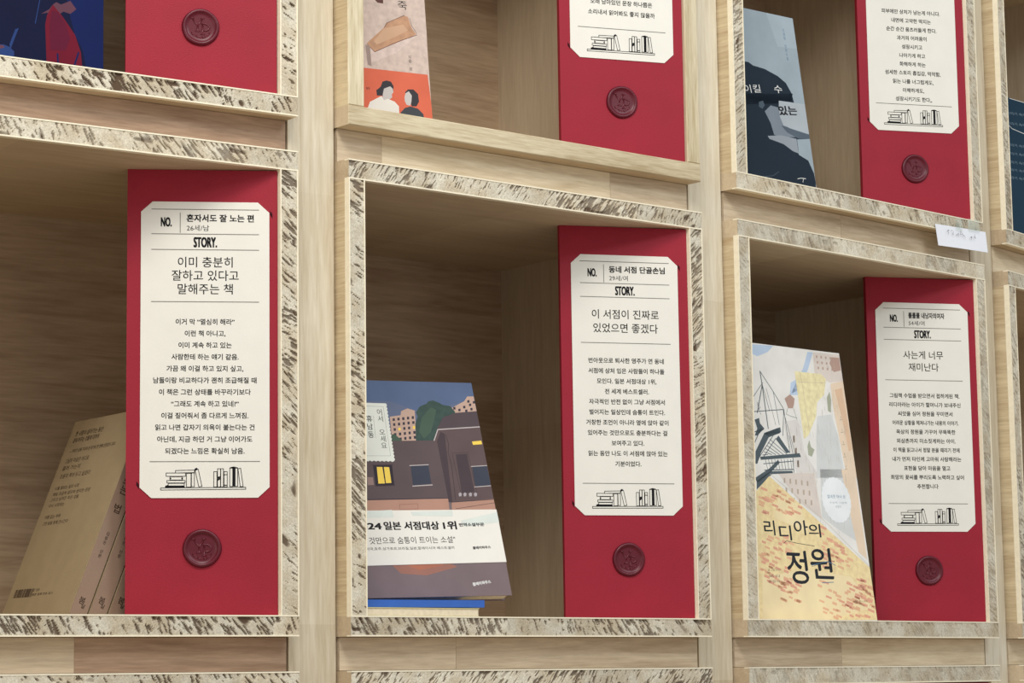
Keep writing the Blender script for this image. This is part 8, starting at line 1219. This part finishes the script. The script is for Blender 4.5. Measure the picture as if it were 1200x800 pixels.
('p','cbrk2',0,((-30.7,25.6),(-23.4,23.6),(-24.5,21.5),(-31.9,23.5))),
('p','cbrk2',0,((-19.4,37.2),(-10.8,34.9),(-12.0,32.3),(-20.7,34.6))),
('p','cbrk2',0,((-45.8,20.8),(-35.7,18.1),(-36.9,15.5),(-47.0,18.2))),
('p','cbrk2',0,((-41.7,39.6),(-32.5,37.1),(-33.5,35.2),(-42.8,37.7))),
('p','cbrk2',0,((-49.0,17.6),(-42.5,15.9),(-43.6,13.9),(-50.1,15.6))),
('p','cbrk2',0,((-34.5,7.5),(-26.8,5.4),(-28.0,3.2),(-35.6,5.3))),
('p','cbrk2',0,((-16.8,43.4),(-8.3,41.2),(-9.5,38.6),(-18.1,40.8))),
('p','cbrk2',0,((-20.6,25.8),(-13.1,23.8),(-14.4,21.1),(-21.9,23.1))),
('p','cbrk2',0,((-143.7,35.0),(-138.4,33.6),(-139.4,31.4),(-144.8,32.9))),
('p','cbrk2',0,((-124.7,40.7),(-117.9,38.9),(-119.1,36.4),(-125.9,38.2))),
('p','cbrk2',0,((-124.0,37.7),(-114.4,35.1),(-115.4,33.2),(-125.0,35.8))),
('p','cbrk2',0,((-147.9,32.4),(-141.7,30.7),(-142.8,28.2),(-149.1,29.9))),
('p','cbrk2',0,((-136.3,40.3),(-129.1,38.4),(-130.1,36.1),(-137.3,38.0))),
('p','cbrk2',0,((-131.8,36.4),(-122.5,33.8),(-123.6,31.4),(-133.0,34.0))),
('p','cbrk2',0,((-17.8,42.9),(-11.6,41.3),(-12.7,39.3),(-18.9,40.9))),
('p','cbrk2',0,((-29.8,28.5),(-19.8,25.9),(-20.9,23.7),(-31.0,26.4))),
('p','cbrk2',0,((-24.2,43.7),(-14.8,41.3),(-15.9,39.4),(-25.2,41.9))),
('p','cbrk2',0,((-22.4,37.9),(-13.4,35.6),(-14.6,33.0),(-23.6,35.3))),
('p','cbrk2',0,((-31.3,36.8),(-24.2,34.9),(-25.3,32.6),(-32.4,34.5))),
('p','cbrk2',0,((-26.8,35.1),(-17.2,32.5),(-18.2,30.7),(-27.9,33.3))),
('t','ctitle','리',(-161.4,85.2),(-144.9,84.9),14.5,0.35,0),
('t','ctitle','디',(-138.6,80.8),(-120.1,80.5),14.6,0.35,0),
('t','ctitle','아',(-114.6,86.4),(-92.7,86.2),14.7,0.35,0),
('t','ctitle','의',(-91.7,85.0),(-72.7,84.7),13.1,0.35,0),
('t','ctitle','정',(-133.4,38.2),(-101.8,37.8),32.3,0.35,0),
('t','ctitle','원',(-96.1,42.9),(-61.6,42.5),31.0,0.35,0),
('l','ctitle',0.5249999999999999,((-134.1,76.9),(-129.0,79.5),(-112.9,77.4),(-85.9,75.1))),
('l','cbluei',0.675,((-94.8,55.6),(-67.7,59.9),(-56.1,56.2))),
('l','cbluei',0.675,((-81.8,38.4),(-63.1,39.0))),
('l','ctitle',0.30000000000000004,((-95.2,54.0),(-80.5,57.8),(-56.3,60.5))),
('t','cink2','글 그림 이야기',(-164.3,48.8),(-143.1,48.7),2.7,0,0),
('t','cink2','옮김',(-164.3,43.1),(-147.2,43.0),2.5,0,0),
('t','cink2','그림책',(-165.4,37.8),(-148.4,37.6),2.5,0,0),
('t','cink2','시공주니어',(-36.2,19.4),(-12.5,18.8),2.1,0,0),
('disc','cwhite',(-39.5,123.5),23.5),
('t','cbluei','칼데콧 아너 상',(-53.8,124.9),(-23.9,125.6),3.6,0,0),
('t','cgrey2','수상작 그림책',(-51.8,119.5),(-23.3,119.9),2.1,0,0),
('t','cgrey2','선정작',(-42.7,115.4),(-33.2,115.6),2.3,0,0)],
'D': [('p','dstone',0,((-79.6,196.9),(6.5,209.6),(-1.9,60.5),(-88.7,58.2))),
('p','dpatch',0,((-61.9,84.5),(-44.9,101.2),(-22.1,107.0),(-9.9,98.2),(-32.1,79.3),(-63.3,64.0))),
('p','dtan',0,((-62.7,84.4),(-44.1,101.3),(-41.4,106.1),(-22.3,115.6),(-18.4,114.6),(-15.1,104.2),(-10.7,98.8),(-31.5,88.5),(-55.3,76.9))),
('p','dtan2',0,((-44.2,100.6),(-23.7,106.8),(-19.3,101.5),(-32.7,93.9),(-52.4,84.2),(-55.4,86.8))),
('l','ddark',0.5249999999999999,((-62.7,83.7),(-55.3,76.9),(-30.6,89.5),(-9.9,98.5))),
('l','ddark',0.44999999999999996,((-44.1,101.0),(-40.6,106.2),(-22.3,115.6))),
('l','ddark',0.44999999999999996,((-16.8,113.6),(-14.9,106.4),(-10.1,99.6))),
('p','dshade',0,((-64.4,82.8),(-59.7,81.9),(-59.4,63.0),(-63.3,64.0))),
('p','ddark',0,((-51.9,126.8),(-43.0,128.0),(-43.3,124.2),(-48.9,124.3))),
('t','ink','죽',(-27.9,121.1),(-18.7,121.4),8.2,0,0),
('t','ink','지음 장',(-19.4,77.9),(-18.9,63.3),3.2,0,1),
('p','dorange',0,((-88.5,60.4),(-1.8,61.5),(2.2,1.2),(-93.0,-8.2))),
('p','phair',0,((-51.2,45.1),(-49.3,49.6),(-45.2,51.2),(-40.5,50.6),(-38.0,46.5),(-38.8,42.1),(-42.9,40.2),(-46.5,34.0),(-51.0,36.4),(-55.8,35.9),(-56.2,40.9),(-52.9,43.4))),
('p','pface',0,((-48.2,43.2),(-41.7,46.1),(-39.1,44.2),(-38.7,40.6),(-40.6,38.7),(-40.3,35.8),(-43.3,33.6),(-45.7,34.1),(-48.3,30.2),(-50.5,32.1),(-49.7,38.0))),
('p','pshirt',0,((-66.1,23.2),(-63.3,29.3),(-51.1,36.1),(-49.0,32.3),(-44.9,34.1),(-37.9,32.0),(-33.9,28.1),(-34.2,17.9),(-66.7,14.5))),
('p','phair',0,((-26.8,41.9),(-23.4,45.2),(-17.8,45.8),(-13.2,41.9),(-12.7,34.7),(-15.7,30.0),(-20.6,29.5),(-22.4,36.6))),
('p','pface',0,((-26.1,41.3),(-22.7,43.5),(-19.8,39.8),(-20.7,33.8),(-22.1,30.0),(-25.8,30.4),(-27.4,33.8),(-27.5,37.5))),
('p','pdark',0,((-32.7,22.4),(-27.9,27.2),(-22.2,29.3),(-14.3,28.0),(-9.0,23.4),(-8.0,14.8),(-33.8,12.1))),
('t','ddark','작가',(-66.2,40.2),(-62.5,40.6),2.4,1,0)],
'E': [('p','egrey',0,((-132.4,189.1),(2.1,199.9),(0.5,115.7),(0.0,77.5),(-156.9,59.1))),
('p','egrey2',0,((-41.7,197.8),(2.1,199.9),(3.2,164.7),(-30.5,162.5))),
('p','enavy',0,((-142.3,136.8),(-80.4,139.1),(-73.8,136.3),(-56.1,134.9),(-37.1,129.8),(-25.5,123.8),(-18.5,113.3),(-16.9,103.3),(-152.2,84.0))),
('p','enavy',0,((-149.9,96.6),(-17.0,113.5),(-20.6,104.7),(-40.8,102.9),(-42.6,93.9),(-40.4,77.8),(-15.7,73.2),(0.6,71.3),(0.6,66.9),(-20.4,63.8),(-20.5,50.0),(-7.3,42.7),(-0.8,29.5),(-0.1,19.5),(-2.8,6.7),(-168.5,-2.3))),
('p','eskin',0,((-40.8,102.9),(-0.0,104.2),(0.7,71.9),(-16.0,71.9),(-38.8,76.8),(-43.9,87.4))),
('p','eskin2',0,((-65.3,88.6),(-54.8,96.1),(-42.3,95.2),(-42.6,85.1),(-38.8,76.8),(-16.2,70.6),(-18.9,66.5),(-45.1,63.5),(-55.7,64.8),(-58.7,76.9))),
('p','eskin3',0,((-66.1,62.4),(-44.7,65.4),(-21.2,64.4),(-20.8,48.7),(-29.6,50.3),(-43.0,56.3),(-64.0,59.5))),
('p','egrey',0,((-19.7,62.7),(1.4,66.3),(1.1,29.7),(-7.3,42.7),(-21.0,47.4))),
('p','esh',0,((-42.5,76.3),(-15.7,73.2),(0.9,71.3),(0.6,66.9),(-17.4,64.8),(-34.8,69.7))),
('p','enavy2',0,((-72.5,97.7),(-65.8,99.8),(-64.1,95.0),(-68.5,90.7),(-73.5,92.6))),
('t','white','돌이킬',(-106.9,103.2),(-66.8,108.4),8.4,0,0),
('t','white','수',(-45.5,111.1),(-32.9,111.8),8.4,0,0),
('t','ink','있는',(-42.4,87.6),(-14.3,90.8),9.4,1,0),
('t','eblue','소설집 장편소설',(-17.7,184.7),(-17.6,149.0),3.5,0,1),
('l','white',0.6000000000000001,((-28.3,21.0),(-22.6,22.3),(-15.2,22.4))),
('l','white',0.6000000000000001,((-18.9,22.0),(-20.7,18.1))),
('l','esh',0.44999999999999996,((-79.4,18.3),(-66.5,20.2),(-56.4,25.6)))],
'F': [('p','fteal',0,((-105.5,193.4),(76.5,207.1),(-0.4,-25.7),(-181.9,-46.0))),
('l','white',0.75,((-82.1,189.5),(13.1,199.7))),
('t','fgrey','이야기 속의 여름 밤에는 바람이',(-94.8,167.7),(26.1,179.0),3.6,0,0),
('t','fgrey','이야기 속의 여름 밤에는 바람이',(-99.1,154.3),(21.4,165.2),3.6,0,0),
('t','fgrey','이야기 속의 여름 밤에는 바람이',(-108.0,126.7),(11.7,136.6),3.5,0,0),
('t','fgrey','이야기 속의 여름 밤에는 바람이',(-111.6,115.7),(7.8,125.2),3.5,0,0),
('t','fgrey','이야기 속의 여름 밤에는 바람이',(-115.1,104.7),(3.9,113.9),3.5,0,0),
('t','fgrey','이야기 속의 여름 밤에는 바람이',(-118.3,94.9),(0.5,103.7),3.4,0,0),
('t','fgrey','이야기 속의 여름 밤에는 바람이',(-121.5,85.0),(-3.0,93.6),3.5,0,0),
('l','white',0.8250000000000001,((-102.0,157.0),(-88.9,150.7),(-62.8,148.5),(-22.9,151.6)))],
'G': [('p','gnavy',0,((-138.0,266.4),(-2.2,294.8),(0.3,-3.0),(-133.2,-19.6))),
('p','gnavy2',0,((-34.0,76.8),(-0.5,81.8),(0.2,6.9),(-14.6,14.8),(-19.0,31.8),(-25.3,42.7),(-29.7,56.8))),
('p','gflesh',0,((-55.5,56.1),(-48.3,61.0),(-45.3,65.3),(-42.2,67.8),(-38.1,66.4),(-29.8,70.6),(-24.5,64.4),(-29.7,59.8),(-35.9,60.8),(-42.1,56.0),(-50.4,57.8))),
('p','gred',0,((-51.8,47.8),(-50.3,55.8),(-45.3,65.3),(-35.9,55.9),(-25.3,42.7),(-20.0,28.8),(-16.5,-5.0),(-49.6,-9.1),(-50.5,21.8))),
('p','gred2',0,((-46.3,60.3),(-41.1,60.1),(-33.8,51.3),(-29.5,39.2),(-33.5,28.9),(-46.9,27.1),(-48.2,46.4))),
('l','gnavy2',1.5,((-40.7,25.0),(-39.5,7.6))),
('l','gnavy2',1.5,((-22.1,28.5),(-27.1,13.1))),
('p','gblue',0,((-96.6,25.2),(-87.6,26.4),(-82.6,25.2),(-78.5,21.9),(-78.4,18.0),(-84.4,15.3),(-96.5,16.6))),
('p','gflesh',0,((-96.6,24.7),(-88.1,25.9),(-86.6,24.1),(-96.6,20.4))),
('p','gblue',0,((-77.7,40.3),(-74.7,41.7),(-78.6,31.5),(-81.5,23.4),(-82.6,27.1))),
('l','gblue',0.75,((-56.7,67.6),(-58.6,57.6),(-60.5,47.6)))],
}
def novel(name, key, frame, w, h, th, base, label, cat='book', spine_left=True):
    t = tag(empty(name, frame), label, cat)
    book_body(t, w, h, th, base, spine_left); art(key, t, w, h)
    return t
novel('grey_novel', 'B', book_frame(2, 0.5034, 0.08, 0.0925, -0.2, 0.3104, 0.024), 0.375*S, 0.5136*S, 0.014, cm('mauve'),
      'grey dusk street novel with white paper band, leaning in the central cubby')
novel('picture_book', 'C', book_frame(3, 0.5887, 0.06, 0.0432, -0.0085, 0.1318, 0.0064), 0.545*S, 0.6994*S, 0.0075, cm('cwash'),
      'tall yellow picture book with brick wall drawing, standing in right lower cubby')
novel('essay_book', 'D', book_frame(2, 0.3587, 0.16, 1.1135, -0.15, 0.10, 0.0067), 0.31*S, 0.48*S, 0.013, cm('dstone'),
      'stone grey book with orange band of two smiling women, top middle cubby')
novel('story_collection', 'E', book_frame(3, 0.4504, 0.10, 1.1135, -0.0467, 0.1175, 0.0263), 0.34*S, 0.4943*S, 0.015, cm('egrey'),
      'pale grey book with dark navy silhouette cover, in the top right cubby')
novel('teal_book', 'F', book_frame(4, 0.62, 0.08, 1.1135, -0.1, 0.15, 0.0), 0.50*S, 0.475*S, 0.014, cm('fteal'),
      'dark teal book at the right edge of the picture, upper row')
novel('navy_book', 'G', book_frame(1, 0.6705, 0.15, 1.1131, 0.0, 0.0, 0.0), 0.60*S, 0.74*S, 0.012, cm('gnavy'),
      'large navy book with crimson figure, in the top left cubby')

# three copies of a small cream book leaning to the right in the lower left cubby
M_cream = flat('cream_book_cover', (172,154,122), 0.6, 0.04, 60, bump=0.4)
M_spine = flat('rosy_book_spine', (146,122,104), 0.6, 0.04, 60, bump=0.3)
M_tink = flat('brown_ink', (66,48,36), 0.7)
def cream_frame(u, y, psi, tilt):
    # local X = thickness, Y = back along the cover, Z = up the book
    return local(1, u, y, 0.0428) @ Matrix.Rotation(psi, 4, 'Z') @ Matrix.Rotation(tilt, 4, 'Y')
def cream_book(u, label):
    w, h, th = 0.32*S, 0.46*S, 0.0150; k = 0.0007
    t = tag(empty('cream_book', cream_frame(u, 0.19, 0.0156, 0.3800)), label, 'book', 'cream books leaning in the lower left cubby')
    mb = MB(); mb.box(0, k, 0.0006, w, 0, h); mb.box(th-k, th, 0.0006, w, 0, h); mb.build('cover', M_cream, t)
    mb = MB(); mb.box(0.0003, th-0.0003, 0, 0.0006, 0, h); sp = mb.build('spine', M_spine, t); sp['label'] = 'rosy beige spine'
    mb = MB(); mb.box(k, th-k, 0.0006, w-0.0015, 0.0015, h-0.0015); mb.build('page_block', M_page, t)
    # print on the back cover: faces -X, reading direction runs towards the spine (-Y)
    tmp = MB()
    L = [('한 사람이 살아가는 동안', 117.6, 66.1, 171.5, 5.2, 1), ('곁에 머무는 것들에 대하여', 117.6, 69.7, 165.2, 5.0, 1), ('— 우리가 오래 기다려 온 작가의 첫 번째 산문집이 온다', 116.5, 32.2, 155, 4.0, 1),
         ('그날의 마음은 어디로', 117.4, 73.5, 145.8, 4.8, 0), ('흘러 가는지', 117.4, 84.4, 139, 4.6, 0), ('조용히 적어 두고 싶었다', 116.6, 60, 131.4, 4.8, 0),
         ('나를 돌보는 일의 시작', 116.9, 72.4, 120.4, 3.8, 0), ('매일 조금씩 걸으며 생각한 문장', 116.8, 47.4, 114.8, 3.8, 0), ('그리고 남겨진 작은 것들', 117.6, 65, 109.8, 3.8, 0), ('다시 시작하는', 116.6, 87.2, 104.3, 3.8, 0),
         ('이름 없는 하루', 115.9, 86.3, 93.6, 3.8, 0), ('그런 날을 함께 건너간다', 115.6, 67.9, 87.8, 3.8, 0), ('값 만원', 84.3, 72.5, 26.4, 2.6, 0), ('출판 등록 번호 표기', 83.2, 45, 22.4, 2.6, 0)]
    for s, a, b, z, hh, bo in L: put_text(tmp, s, -a/1000, z/1000, height=hh/1000, width=(a-b)/1000, y=0, bold=0.015*bo+0.005, align='l')
    x = -118.5
    rb = random.Random(3)
    bc = MB()
    while x < -83.5:
        wd = rb.choice((0.5, 0.9, 1.5)); bc.face([(x/1000, 0, 0.0205), ((x+wd)/1000, 0, 0.0205), ((x+wd)/1000, 0, 0.028), (x/1000, 0, 0.028)]); x += wd + rb.choice((0.4, 0.6, 0.9))
    q = MB(); q.v = [(-0.00008, -p[0], p[2]) for p in tmp.v]; q.f = list(tmp.f); q.m = [0]*len(q.f); tag(q.build('back_cover_text', M_tink, t), kind='stuff')
    q = MB(); q.v = [(-0.00008, -p[0], p[2]) for p in bc.v]; q.f = list(bc.f); q.m = [0]*len(q.f); tag(q.build('barcode', M_tink, t), kind='stuff')
    tmp = MB()     # spine lettering runs up the spine
    for s, z0, z1, hh, bo in (('나를 기르는 법', 0.093, 0.158, 0.0098, 0.02), ('김효은 산문', 0.054, 0.077, 0.0040, 0.02)):
        put_text(tmp, s, (0.0075, 0.0075), (z1, z0), height=hh*0.86, y=-0.0001, bold=bo, vert=True)
    put_text(tmp, '봄', 0.0068, 0.0168, height=0.0066, y=-0.0001, bold=0.02); put_text(tmp, '날', 0.0092, 0.0128, height=0.0042, y=-0.0001, bold=0.02)
    tmp.build('spine_text', M_tink, sp)
    return t
cream_book(0.6222, 'cream book with its text covered back showing, leftmost of the three leaning')
cream_book(0.6222+0.0432, 'cream book in the middle of the three leaning, only its spine showing')
cream_book(0.6222+0.0864, 'cream book nearest the red card, mostly hidden behind it')

# booklets lying under the grey novel
t = tag(empty('yellow_booklet', local(2, 0.055, 0.03, 0.0431)), 'thin pale yellow booklet lying at the bottom under the grey novel', 'booklet')
mb = MB(); mb.box(0, 0.125, 0, 0.17, 0, 0.0005); mb.box(0, 0.125, 0, 0.17, 0.0067, 0.0072); mb.build('cover', flat('pale_yellow_cover', (222,214,160), 0.5), t)
mb = MB(); mb.box(0.0005, 0.1245, 0.0008, 0.169, 0.0006, 0.0066); mb.build('page_block', M_page, t)
t = tag(empty('blue_booklet', local(2, 0.075, 0.045, 0.0618) @ Matrix.Rotation(-0.006, 4, 'Y')), 'bright blue booklet lying flat between yellow booklet and grey novel', 'booklet')
mb = MB(); mb.box(0, 0.128, 0, 0.18, 0, 0.0006); mb.box(0, 0.128, 0, 0.18, 0.0057, 0.0063); mb.box(0, 0.128, 0, 0.0006, 0.0006, 0.0057); mb.build('cover', flat('bright_blue_cover', (58,104,190), 0.45), t)
mb = MB(); mb.box(0.0005, 0.1275, 0.0008, 0.179, 0.0007, 0.0056); mb.build('page_block', M_page, t)

# ------------------------------------------------------------------ taped note
t = tag(empty('paper_note', local(3, 0.8142, -0.004, 1.0265)), 'small white handwritten paper note taped to a shelf edge in the upper right', 'note')
q = [(0.0032, 0.0003), (0.0920, 0.0022), (0.0922, 0.0250), (0.0, 0.0232)]
mb = MB(); n = 14; P0 = []; P1 = []
for i in range(n+1):
    f = i/n; bow = -0.0012*math.sin(math.pi*f) - 0.002*f*f
    a = (q[0][0]+(q[1][0]-q[0][0])*f, q[0][1]+(q[1][1]-q[0][1])*f); b = (q[3][0]+(q[2][0]-q[3][0])*f, q[3][1]+(q[2][1]-q[3][1])*f)
    P0.append((a[0], bow-0.001, a[1])); P1.append((b[0], bow*0.4, b[1]))
for i in range(n):
    mb.face([P0[i], P0[i+1], P1[i+1], P1[i]]); mb.face([(x, y+0.0003, z) for x, y, z in (P1[i], P1[i+1], P0[i+1], P0[i])])
note = mb.build('paper_sheet', flat('white_note_paper', (244,246,252), 0.8, 0.01, 30), t)
mb = MB(); rn = random.Random(9)
def sy(x): return -0.0022 - 0.0026*(x/0.09)
for cx in (0.020, 0.0265, 0.0355, 0.0420, 0.0480, 0.0585, 0.0665):
    for k in range(3):
        x = cx+rn.uniform(-.0022, .0022); z = 0.0165+rn.uniform(-.0022, .0022); dx, dz = rn.choice(((.0030, .0002), (.0003, .0042), (.0018, .0022), (-.0014, .0026)))
        stroke(mb, [(x-dx/2, z-dz/2), (x+dx/2, z+dz/2)], 0.00045, sy(cx))
mb.build('handwriting', flat('grey_pencil', (96,98,106), 0.8), note)
m, tt, b = nt('clear_tape', 0.2); b.inputs['Base Color'].default_value = lin((214,230,220)); b.inputs['Alpha'].default_value = 0.18
for x, wd, rz in ((0.034, 0.012, 0.10), (0.058, 0.021, -0.05)):
    mb = MB(); mb.box(x, x+wd, -0.0026, -0.0024, 0.0215, 0.0345); mb.build('tape', m, t, Matrix.Rotation(rz*0.3, 4, 'Y'))
